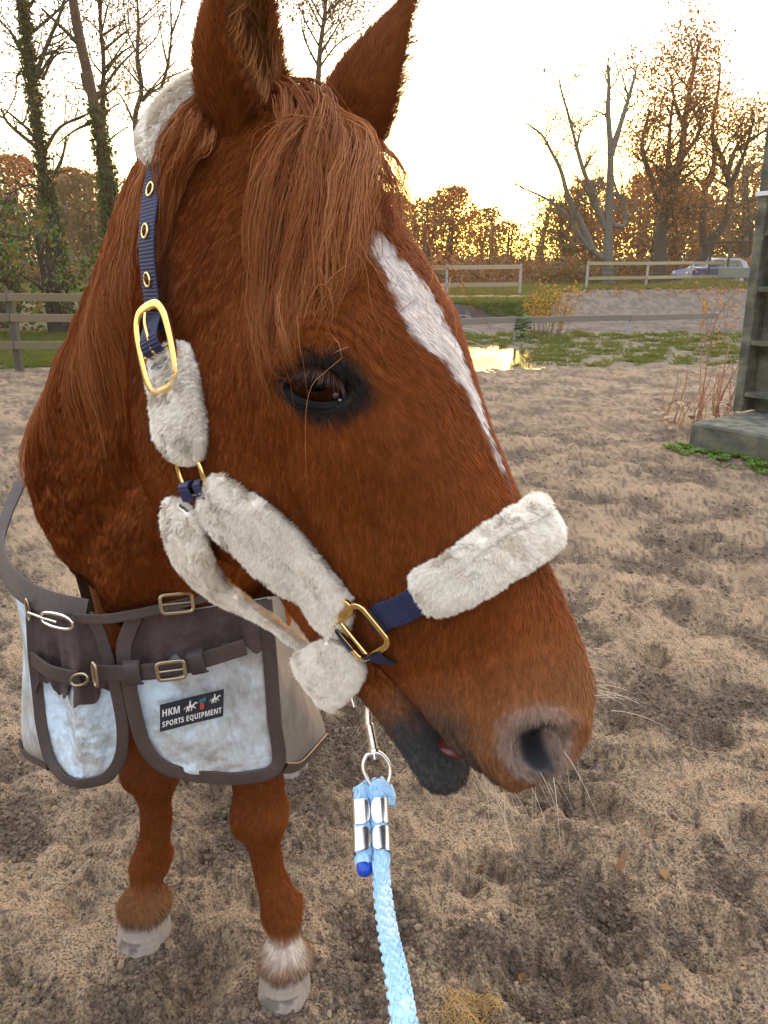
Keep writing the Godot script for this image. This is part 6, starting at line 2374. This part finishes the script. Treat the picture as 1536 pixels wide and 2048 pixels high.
func make_plants() -> void:
	rng.seed = 12
	# grass
	var buf := PackedFloat32Array()
	for k in 60000:
		var z := 0.0
		var x := 0.0
		var pick := rng.randf()
		if pick < 0.55:
			z = -rng.randf_range(11.3, 17.0)
			x = rng.randf_range(-0.6, 0.55) * -z
			var g := noise.get_noise_2d(x * 12.0 + 5.0, z * 26.0) + 0.4 * noise.get_noise_2d(x * 45.0 + 13.0, z * 45.0)
			if x > -2.0 and (g < 0.12 + rng.randf() * 0.16 or puddle_depth(x, z) > 0.3 or sand_share(x, z) > 0.35):
				continue
			if x <= -2.0 and sand_share(x, z) > 0.35:
				continue
		elif pick < 0.66:
			x = rng.randf_range(1.0, 6.4)
			z = rng.randf_range(-23.0, -21.1) - 15.0 * smooth(3.8, 8.5, x)
		else:
			z = -rng.randf_range(33.5, 50.0)
			x = rng.randf_range(-0.55, 0.55) * -z
		var far := smooth(10.0, 45.0, -z)
		var s := rng.randf_range(0.05, 0.11) * (1.0 + 1.6 * far)
		var col := Color(0.095, 0.165, 0.028).lerp(Color(0.20, 0.20, 0.055), rng.randf() * 0.7)
		if z < -32.0:
			col = col.lerp(Color(0.24, 0.16, 0.06), 0.45 * rng.randf())
		put_copy(buf, Basis.from_euler(Vector3(0, rng.randf() * TAU, 0)).scaled(Vector3(s, s * rng.randf_range(0.5, 1.1), s)), Vector3(x, height(x, z) - 0.005, z), col)
	var gb := Build.new()
	for k in 9:
		var a := rng.randf() * TAU
		var foot := Vector3(cos(a), 0, sin(a)) * rng.randf() * 0.7
		var out := Vector3(cos(a), 0, sin(a)) * rng.randf_range(0.2, 0.8)
		var h := rng.randf_range(0.5, 1.1)
		ribbon(gb, PackedVector3Array([foot, foot + Vector3(0, h * 0.55, 0) + out * 0.3, foot + Vector3(0, h, 0) * 0.95 + out]), 0.13, Vector3(sin(a), 0.2, -cos(a)), Color.WHITE, 0.1)
	tag(tufts(buf, gb.done(), "grass", M.leaf, self), "short green grass growing in strips beyond the sand", "grass", "", "stuff")
	# fallen leaves far and near
	buf = PackedFloat32Array()
	for k in 9000:
		var z := -rng.randf_range(30.0, 60.0) if rng.randf() < 0.93 else -rng.randf_range(1.3, 14.0)
		var x := rng.randf_range(-0.6, 0.6) * -z
		if z > -20.0 and (x < 0.25 or rng.randf() < 0.75):
			continue
		var s := rng.randf_range(0.6, 1.3) * (1.0 if z < -20.0 else 0.16)
		put_copy(buf, Basis.from_euler(Vector3(rng.randf_range(-0.4, 0.4), rng.randf() * TAU, rng.randf_range(-0.4, 0.4))).scaled(Vector3(s, s, s)), Vector3(x, height(x, z) + 0.012, z), Color(0.36, 0.19, 0.06).lerp(Color(0.22, 0.10, 0.04), rng.randf()))
	var lb := Build.new()
	big_leaf(lb, Vector3(-0.09, 0.01, 0), Vector3(1, 0.12, 0.1).normalized(), 0.19, Color.WHITE)
	tag(tufts(buf, lb.done(), "fallen_leaves", M.leaf, self), "brown fallen leaves lying on the grass before the wood", "leaves", "", "stuff")
	# straw and chaff near the camera
	var b := Build.new()
	for k in 620:
		var c := Vector2(0.20, -1.275) if k < 330 else (Vector2(0.165, -1.225) if k < 520 else Vector2(rng.randf_range(-0.2, 2.0), -rng.randf_range(1.3, 4.0)))
		var x := c.x + rng.randfn() * (0.032 if k < 520 else 0.3)
		var z := c.y + rng.randfn() * (0.016 if k < 520 else 0.2)
		var a := rng.randf() * TAU
		var ln := rng.randf_range(0.006, 0.022) if k < 520 else rng.randf_range(0.01, 0.05)
		var p := Vector3(x, height(x, z) + 0.004, z)
		var q := Vector3(x + cos(a) * ln, 0, z + sin(a) * ln)
		q.y = height(q.x, q.z) + 0.005
		ribbon(b, PackedVector3Array([p, (p + q) * 0.5 + Vector3(0, 0.003, 0), q]), rng.randf_range(0.0015, 0.0035), Vector3.UP, Color(0.55, 0.33, 0.08).lerp(Color(0.46, 0.34, 0.16), rng.randf()), 0.6)
	tag(put(b.done(), "straw", M.leaf), "bits of yellow straw and chaff on the sand below the rope", "straw", "", "stuff")
	twig = 0.002
	# a yellow-leaved shrub at the low fence
	var sh := base("yellow_shrub", SHRUB[0])
	tag(sh, "shrub of thin upright stems with yellow leaves at the low rail", "shrub")
	b = Build.new()
	var spots := []
	for k in 26:
		var foot := Vector3(rng.randf_range(-0.32, 0.36), 0, rng.randf_range(-0.25, 0.25))
		var top := foot * 1.4 + Vector3(rng.randf_range(-0.15, 0.3), rng.randf_range(0.55, 1.05), rng.randf_range(-0.15, 0.15))
		limb(b, [foot, foot.lerp(top, 0.5) + Vector3(rng.randf_range(-0.04, 0.04), 0, 0), top], 0.007, 0.003, Color(0.16, 0.09, 0.045), spots, 1, 5, 0.22, 0.3)
	put(b.done(), "stem", vmat(0.9), sh)
	b = Build.new()
	for k in 900:
		leaf(b, spots[rng.randi() % spots.size()] + Vector3(rng.randfn(), rng.randfn(), rng.randfn()) * 0.05, rng.randf_range(0.03, 0.065), Color(0.55, 0.30, 0.035).lerp(Color(0.42, 0.33, 0.06), rng.randf()) * rng.randf_range(0.6, 1.1))
	put(b.done(), "foliage", M.leaf, sh)
	# a leafy green plant in front of it
	var cb := base("leafy_plant", CABBAGE[0])
	tag(cb, "dark green leafy plant beside a small post in front of the yellow shrub", "plant")
	b = Build.new()
	for k in 46:
		var a := rng.randf() * TAU
		var y := rng.randf_range(0.02, 0.42)
		var r := 0.16 * (1.0 - y * 0.9)
		big_leaf(b, Vector3(cos(a) * r * 0.3, y, sin(a) * r * 0.3), Vector3(cos(a), rng.randf_range(-0.1, 0.7), sin(a)).normalized(), rng.randf_range(0.12, 0.20), Color(0.04, 0.11, 0.045).lerp(Color(0.11, 0.19, 0.08), rng.randf()))
	put(b.done(), "foliage", M.leaf, cb)
	# dry stalks round the foot of the concrete pole
	var st := base("dry_stalks", STALKS[0])
	tag(st, "clump of dry reddish brown stalks against the concrete pole", "plant")
	b = Build.new()
	for k in 34:
		var foot := Vector3(rng.randf_range(-0.42, 0.20), 0, rng.randf_range(-0.2, 0.2))
		var ln := rng.randf_range(0.25, 0.85) * (1.0 if foot.x > -0.15 else 0.6)
		var lean := Vector3(rng.randf_range(-0.15, 0.42), 1.0, rng.randf_range(-0.25, 0.2)).normalized()
		var top := foot + lean * ln
		b.tube(curve([foot, foot.lerp(top, 0.5) + Vector3(rng.randf_range(-0.05, 0.03), 0, 0), top, top + Vector3(rng.randf_range(-0.16, 0.05), -0.04 * rng.randf(), 0)], 9), curve1([0.007, 0.006, 0.004, 0.002], 9), 5, Color(0.30, 0.10, 0.05).lerp(Color(0.42, 0.28, 0.15), rng.randf()))
	for k in 40:
		var foot := Vector3(rng.randf_range(-0.55, 0.2), rng.randf_range(0.0, 0.25), rng.randf_range(-0.25, 0.25))
		big_leaf(b, foot, Vector3(rng.randf_range(-1, 1), rng.randf_range(-0.2, 0.9), rng.randf_range(-1, 1)).normalized(), rng.randf_range(0.05, 0.12), Color(0.34, 0.20, 0.10).lerp(Color(0.42, 0.30, 0.18), rng.randf()))
	put(b.done(), "stalk", vmat(0.85), st)
	# a thin bramble with orange leaves beyond it
	var br := base("thin_bramble", Vector3(5.6, 0, -13.2))
	tag(br, "thin bramble with a few orange yellow leaves left of the pole", "plant")
	b = Build.new()
	spots = []
	for k in 12:
		var foot := Vector3(rng.randf_range(-0.3, 0.8), 0, rng.randf_range(-0.2, 0.2))
		limb(b, [foot, foot + Vector3(rng.randf_range(-0.2, 0.2), 0.5, 0), foot + Vector3(rng.randf_range(-0.5, 0.4), rng.randf_range(0.8, 1.25), 0)], 0.008, 0.003, Color(0.20, 0.12, 0.07), spots, 1, 5, 0.35, 0.1)
	put(b.done(), "stem", vmat(0.9), br)
	b = Build.new()
	for k in 150:
		leaf(b, spots[rng.randi() % spots.size()] + Vector3(rng.randfn(), rng.randfn(), rng.randfn()) * 0.04, rng.randf_range(0.04, 0.08), Color(0.52, 0.27, 0.05) * rng.randf_range(0.6, 1.1))
	put(b.done(), "foliage", M.leaf, br)
	# weeds along the plinth
	buf = PackedFloat32Array()
	for k in 2600:
		var t := rng.randf() * 1.05 - 0.06
		var p: Vector3 = PLINTH[0].lerp(PLINTH[1], t) + Vector3(-0.82, 0, 0.57) * (absf(rng.randfn()) * 0.10 + 0.02) + Vector3(rng.randfn(), 0, rng.randfn()) * 0.02
		if noise.get_noise_2d(p.x * 40.0, p.z * 40.0) < -0.05:
			continue
		var s := rng.randf_range(0.6, 1.3)
		put_copy(buf, Basis.from_euler(Vector3(rng.randf_range(-0.5, 0.5), rng.randf() * TAU, 0)).scaled(Vector3(s, s, s)), Vector3(p.x, height(p.x, p.z) + 0.005, p.z), Color(0.10, 0.21, 0.035).lerp(Color(0.17, 0.28, 0.06), rng.randf()))
	b = Build.new()
	for k in 4:
		var a := rng.randf() * TAU
		big_leaf(b, Vector3(cos(a) * 0.008, 0.006, sin(a) * 0.008), Vector3(cos(a), 0.6, sin(a)).normalized(), 0.026, Color.WHITE)
	tag(tufts(buf, b.done(), "weeds", M.leaf, self), "low bright green weeds growing along the concrete plinth", "weeds", "", "stuff")
	stage("plants")

func big_leaf(b: Build, at: Vector3, d: Vector3, size: float, col: Color) -> void:
	var s := d.cross(Vector3.UP if absf(d.y) < 0.95 else Vector3.RIGHT).normalized()
	var n := s.cross(d)
	var p := [at, at + d * size * 0.35 + s * size * 0.30 + n * size * 0.10, at + d * size * 0.75 + s * size * 0.26 + n * size * 0.05, at + d * size - n * size * 0.12, at + d * size * 0.75 - s * size * 0.26 + n * size * 0.05, at + d * size * 0.35 - s * size * 0.30 + n * size * 0.10]
	var m1: Vector3 = at + d * size * 0.5
	b.quad(p[0], p[1], p[2], m1, col)
	b.quad(m1, p[2], p[3], p[4], col)
	b.quad(p[0], m1, p[4], p[5], col)

# ---------------------------------------------------------------- fences, pole, car

func rail_fence(called: String, label: String, posts: Array, post_h: float, rails: Array, rail_h: float, post_r: float, wood: Color, post_col: Color) -> Node3D:
	var f := base(called, posts[0])
	tag(f, label, "fence")
	var wm := vmat(0.88)
	for k in posts.size():
		var p: Vector3 = posts[k] - posts[0]
		var g := height(posts[k].x, posts[k].z)
		var b := Build.new()
		var lean := Vector3(rng.randf_range(-0.012, 0.012), 0, rng.randf_range(-0.012, 0.012))
		b.box(p + Vector3(0, (post_h + g) * 0.5 - 0.05, 0), Vector3(post_r, 0, 0), Vector3(lean.x, (post_h + g) * 0.5 + 0.05, lean.z), Vector3(0, 0, post_r), post_col, 0.008)
		put(b.done(), "post", wm, f)
	for k in posts.size() - 1:
		for h in rails:
			var a: Vector3 = posts[k] - posts[0] + Vector3(0, h + height(posts[k].x, posts[k].z), post_r + 0.022)
			var c: Vector3 = posts[k + 1] - posts[0] + Vector3(0, h + height(posts[k + 1].x, posts[k + 1].z) + rng.randf_range(-0.015, 0.015), post_r + 0.022)
			var d := (c - a).normalized()
			var b := Build.new()
			var v := rng.randf_range(0.85, 1.15)
			b.box((a + c) * 0.5, (c - a) * 0.5 - d * 0.004, Vector3(0, rail_h * 0.5, 0), d.cross(Vector3.UP).normalized() * 0.018, Color(wood.r * v, wood.g * v, wood.b * v), 0.005)
			put(b.done(), "rail", wm, f)
	return f

func make_yard() -> void:
	rng.seed = 9
	rail_fence("rail_fence", "two rail wooden fence with thin grey posts on the right below the bare tree", FENCE_RIGHT, 1.40, [0.62, 1.30], 0.15, 0.05, Color(0.30, 0.25, 0.15), Color(0.30, 0.30, 0.28))
	rail_fence("rail_fence", "two rail wooden fence left of the gap, behind the horse's forehead", FENCE_MIDDLE, 1.30, [0.45, 1.16], 0.17, 0.05, Color(0.30, 0.23, 0.15), Color(0.30, 0.30, 0.28))
	rail_fence("low_rail", "low grey single rail on short posts beyond the muddy strip", FENCE_LOW, 0.44, [0.385], 0.115, 0.03, Color(0.19, 0.165, 0.135), Color(0.30, 0.30, 0.29))
	rail_fence("board_fence", "weathered three board fence behind the horse's neck on the left", FENCE_LEFT, 1.10, [0.36, 0.74, 1.02], 0.11, 0.05, Color(0.135, 0.105, 0.06), Color(0.07, 0.06, 0.04))
	# puddle
	var sh := Build.new()
	var c := Vector3(1.70, -0.014, -13.1)
	var mid := sh.vert(c, Vector3.UP)
	var ring := []
	for k in 72:
		var a := TAU * k / 72.0
		var p := c
		for i in 40:
			var q := c + Vector3(cos(a) * 0.85, 0, sin(a) * 1.6) * (i * 0.04)
			if i > 33:
				break
			p = q
		ring.append(sh.vert(p, Vector3.UP))
	for k in 72:
		sh.tri(mid, ring[k], ring[(k + 1) % 72])
	var wm := mat(lin(0.035, 0.028, 0.018), 0.04)
	wm.normal_enabled = true
	wm.normal_texture = noise_tex(0.02, 256, null, true, 5, 3, 3.0)
	wm.normal_scale = 0.25
	wm.uv1_triplanar = true
	wm.uv1_scale = Vector3(1.5, 1.5, 1.5)
	structure(sh.done(), "puddle_water", wm)
	# concrete pole on its plinth
	var e1 := Vector3(0.57, 0, 0.82).normalized()
	var e2 := Vector3(0.82, 0, -0.57).normalized()
	var conc := StandardMaterial3D.new()
	conc.albedo_texture = noise_tex(0.012, 512, ramp([[0.0, lin(0.035, 0.038, 0.024)], [0.40, lin(0.065, 0.066, 0.048)], [0.58, lin(0.11, 0.11, 0.09)], [0.72, lin(0.13, 0.12, 0.05)], [0.85, lin(0.16, 0.16, 0.14)], [1.0, lin(0.28, 0.28, 0.26)]]), false, 14, 6)
	conc.uv1_triplanar = true
	conc.uv1_scale = Vector3(0.9, 0.9, 0.9)
	conc.roughness = 0.95
	conc.heightmap_enabled = true
	conc.heightmap_texture = noise_tex(0.08, 256, null, false, 15, 4)
	conc.heightmap_scale = 0.5
	conc.cull_mode = BaseMaterial3D.CULL_DISABLED
	var a: Vector3 = PLINTH[0]
	var pl := base("concrete_plinth", a)
	tag(pl, "mossy concrete plinth under the pole at the right edge", "plinth")
	var b := Build.new()
	b.box(e1 * 0.75 + e2 * 0.55 + Vector3(0, 0.055, 0), e1 * 0.75, Vector3(0, 0.155, 0), e2 * 0.55, Color.WHITE, 0.018)
	put(b.done(), "block", conc, pl)
	var foot := Vector3(3.227, 0.205, -7.10)
	var po := base("concrete_pole", foot)
	tag(po, "tall grey concrete pole with recessed front and ledges, right edge", "pole")
	po.rotation.z = 0.022
	var up := Vector3(0, 1, 0)
	b = Build.new()
	b.box(e1 * 0.045 + e2 * 0.17 + up * 3.0, e1 * 0.045, up * 3.0, e2 * 0.17, Color.WHITE, 0.008)
	put(b.done(), "flange", conc, po)
	b = Build.new()
	b.box(e1 * 0.555 + e2 * 0.17 + up * 3.0, e1 * 0.045, up * 3.0, e2 * 0.17, Color.WHITE, 0.008)
	put(b.done(), "flange", conc, po)
	b = Build.new()
	b.box(e1 * 0.30 + e2 * 0.20 + up * 2.99, e1 * 0.208, up * 2.99, e2 * 0.035, Color.WHITE, 0.004)
	put(b.done(), "web", conc, po)
	for k in 12:
		b = Build.new()
		var y := 0.16 + 0.46 * k
		b.box(e1 * 0.30 + e2 * 0.085 + up * y, e1 * 0.209, up * 0.022, e2 * 0.078, Color.WHITE, 0.006)
		put(b.done(), "ledge", conc, po)
	b = Build.new()
	b.box(e1 * 0.20 + e2 * -0.004 + up * 1.86, e1 * 0.22, up * 0.018, e2 * 0.012, Color.WHITE, 0.004)
	put(b.done(), "band", mat(lin(0.62, 0.62, 0.60), 0.6), po)
	# parked car
	make_car()
	# open shelter and feed trough behind the pole
	var sl := base("shelter", Vector3(18.2, 0, -43.0))
	tag(sl, "small open shelter with a flat dark roof beside the parked car", "shelter")
	b = Build.new()
	b.box(Vector3(1.0, 2.35, 0), Vector3(1.7, 0.03, 0), Vector3(0, 0.05, 0), Vector3(0, 0, 1.3), Color(0.055, 0.04, 0.03), 0.01)
	put(b.done(), "roof", vmat(0.9), sl)
	for q in [Vector3(-0.5, 0, 1.2), Vector3(0.9, 0, 1.2), Vector3(-0.5, 0, -1.2), Vector3(2.5, 0, -1.2)]:
		b = Build.new()
		b.box(q + Vector3(0, 1.16, 0), Vector3(0.05, 0, 0), Vector3(0, 1.16, 0), Vector3(0, 0, 0.05), Color(0.08, 0.06, 0.045), 0.01)
		put(b.done(), "post", vmat(0.9), sl)
	var tr := base("feed_trough", Vector3(16.9, 0, -40.0))
	tag(tr, "grey weathered feed trough in front of the parked car", "trough")
	b = Build.new()
	b.box(Vector3(0.6, 0.85, 0), Vector3(0.85, 0, 0), Vector3(0, 0.24, 0), Vector3(0, 0, 0.35), Color(0.17, 0.175, 0.145), 0.02)
	put(b.done(), "box", vmat(0.9), tr)
	for q in [-0.1, 1.3]:
		b = Build.new()
		b.box(Vector3(q, 0.30, 0), Vector3(0.06, 0, 0), Vector3(0, 0.32, 0), Vector3(0, 0, 0.25), Color(0.10, 0.09, 0.075), 0.01)
		put(b.done(), "leg", vmat(0.9), tr)
	stage("yard")

func make_car() -> void:
	var car := base("parked_car", Vector3(18.6, 0, -46.0))
	car.rotation.y = 0.25
	tag(car, "small blue and white car parked behind the fence at the right edge", "car")
	# side profile swept across the width, narrower at the roof
	var low := [Vector2(-2.0, 0.30), Vector2(-2.05, 0.62), Vector2(-1.95, 0.86), Vector2(-1.15, 0.98), Vector2(1.75, 1.0), Vector2(2.0, 0.92), Vector2(2.05, 0.55), Vector2(1.98, 0.30)]
	var top := [Vector2(-1.10, 0.98), Vector2(-0.45, 1.46), Vector2(0.1, 1.54), Vector2(1.25, 1.52), Vector2(1.72, 1.34), Vector2(1.86, 1.0)]
	var b := Build.new()
	profile(b, low, 0.84, 0.80, Color(0.030, 0.050, 0.17))
	put(b.done(), "body", vmat(0.3), car)
	b = Build.new()
	profile(b, top, 0.76, 0.60, Color(0.55, 0.56, 0.57))
	put(b.done(), "roof", vmat(0.35), car)
	for s in [-1.0, 1.0]:
		for w in [[-0.82, -0.34, 0.26, 0.26], [0.36, 0.36, 1.30, 1.50]]:
			b = Build.new()
			var z0 := 0.765
			var z1 := 0.655
			b.quad(Vector3(w[0], 1.03, z0 * s), Vector3(w[3], 1.03, z0 * s), Vector3(w[2], 1.42, z1 * s), Vector3(w[1], 1.42, z1 * s))
			put(b.done(), "window", mat(lin(0.10, 0.13, 0.16), 0.08), car)
		for x in [-1.30, 1.30]:
			b = Build.new()
			b.tube(PackedVector3Array([Vector3(x, 0.31, 0.66 * s), Vector3(x, 0.31, 0.70 * s), Vector3(x, 0.31, 0.86 * s)]), PackedFloat32Array([0.29, 0.31, 0.30]), 22, Color(0.02, 0.02, 0.02))
			var wh := put(b.done(), "wheel", vmat(0.8), car)
			b = Build.new()
			b.tube(PackedVector3Array([Vector3(x, 0.31, 0.82 * s), Vector3(x, 0.31, 0.968 * s)]), PackedFloat32Array([0.19, 0.17]), 18, Color(0.45, 0.45, 0.45))
			put(b.done(), "rim", vmat(0.4), wh)
	b = Build.new()
	b.quad(Vector3(-1.13, 1.0, -0.66), Vector3(-1.13, 1.0, 0.66), Vector3(-0.47, 1.46, 0.56), Vector3(-0.47, 1.46, -0.56))
	put(b.done(), "windscreen", mat(lin(0.22, 0.25, 0.28), 0.08), car)
	for s in [-1.0, 1.0]:
		b = Build.new()
		blob(b, Vector3(-2.0, 0.72, 0.6 * s), Vector3(0.06, 0.09, 0.14), Color(0.6, 0.6, 0.58), 2, 0.0)
		put(b.done(), "headlight", vmat(0.15), car)

func profile(b: Build, pts: Array, half_low: float, half_top: float, col: Color) -> void:
	var k := pts.size()
	var lo := 9.0
	var hi := -9.0
	for p in pts:
		lo = minf(lo, p.y)
		hi = maxf(hi, p.y)
	var f := func(p: Vector2, s: float) -> Vector3:
		var t := (p.y - lo) / (hi - lo)
		return Vector3(p.x, p.y, s * lerpf(half_low, half_top, t))
	var mid := Vector3.ZERO
	for p in pts:
		mid += Vector3(p.x, p.y, 0) / k
	for i in k:
		var p: Vector2 = pts[i]
		var q: Vector2 = pts[(i + 1) % k]
		b.quad_out(mid, f.call(p, -1.0), f.call(q, -1.0), f.call(q, 1.0), f.call(p, 1.0), col)
		for s in [-1.0, 1.0]:
			var n := Vector3(0, 0, s)
			b.tri(b.vert(f.call(p, s), n, col), b.vert(f.call(q, s), n, col), b.vert(mid + n * (half_low + half_top) * 0.5, n, col))

# ---------------------------------------------------------------- camera, sky and sun

func make_world() -> void:
	var cam := Camera3D.new()
	cam.name = "camera"
	cam.position = EYE
	cam.rotation_degrees = Vector3(-18.2, 0, 0)
	cam.fov = rad_to_deg(2.0 * atan(1024.0 / 1547.0))
	cam.near = 0.02
	cam.far = 900.0
	cam.current = true
	add_child(cam)
	var to_sun := Vector3(0.15533, 0.06216, -0.98590).normalized()
	# the evening sky: pale overhead, warm and very bright round the low sun
	var img := Image.create(512, 256, false, Image.FORMAT_RGBF)
	for y in 256:
		var el := (0.5 - (y + 0.5) / 256.0) * PI
		for x in 512:
			var az := (x + 0.5) / 512.0 * TAU
			var d := Vector3(sin(az) * cos(el), sin(el), -cos(az) * cos(el))
			var g := rad_to_deg(acos(clampf(d.dot(to_sun), -1.0, 1.0)))
			var up := clampf(d.y, 0.0, 1.0)
			var c := Vector3(0.78, 0.80, 0.90).lerp(Vector3(0.74, 0.88, 1.14), pow(up, 0.55))
			c += Vector3(2.6, 2.25, 1.75) * exp(-g / 36.0)
			c += Vector3(5.0, 3.4, 1.5) * exp(-g / 9.0)
			# long way through the air near the horizon: less blue and green, most of all on the sun's side
			var low := 1.0 - smoothstep(0.0, 22.0, rad_to_deg(el))
			var near := 0.25 + 0.75 * exp(-g / 55.0)
			c *= Vector3(1.0, 1.0 - 0.25 * low * near, 1.0 - 0.88 * low * near)
			c += Vector3(26.0, 14.0, 3.5) * exp(-pow(g / 1.6, 2.0))
			img.set_pixel(x, y, Color(c.x, c.y, c.z))
	var sky_mat := PanoramaSkyMaterial.new()
	sky_mat.panorama = ImageTexture.create_from_image(img)
	var sky := Sky.new()
	sky.sky_material = sky_mat
	var env := Environment.new()
	env.background_mode = Environment.BG_SKY
	env.sky = sky
	env.tonemap_mode = Environment.TONE_MAPPER_LINEAR
	env.tonemap_exposure = 2.0
	env.sdfgi_enabled = true
	env.ssao_enabled = true
	env.ssil_enabled = true
	# a little warm evening haze between here and the wood
	env.fog_enabled = true
	env.fog_density = 0.0012
	env.fog_light_color = Color(1.0, 0.86, 0.66)
	var we := WorldEnvironment.new()
	we.name = "world_environment"
	we.environment = env
	add_child(we)
	var sun := DirectionalLight3D.new()
	sun.name = "sun"
	add_child(sun)
	sun.look_at_from_position(to_sun * 50.0, Vector3.ZERO)
	sun.light_color = Color(1.0, 0.72, 0.42)
	sun.light_energy = 0.8
	sun.light_angular_distance = 0.6
	sun.shadow_enabled = true

func _ready() -> void:
	t_start = Time.get_ticks_msec()
	rng.seed = 20
	noise.seed = 4
	noise.frequency = 0.1
	fine.seed = 8
	fine.frequency = 1.0
	make_world()
	make_materials()
	make_ground()
	make_yard()
	make_trees()
	rng.seed = 20
	make_horse()
	make_halter()
	make_lead()
	make_rug()
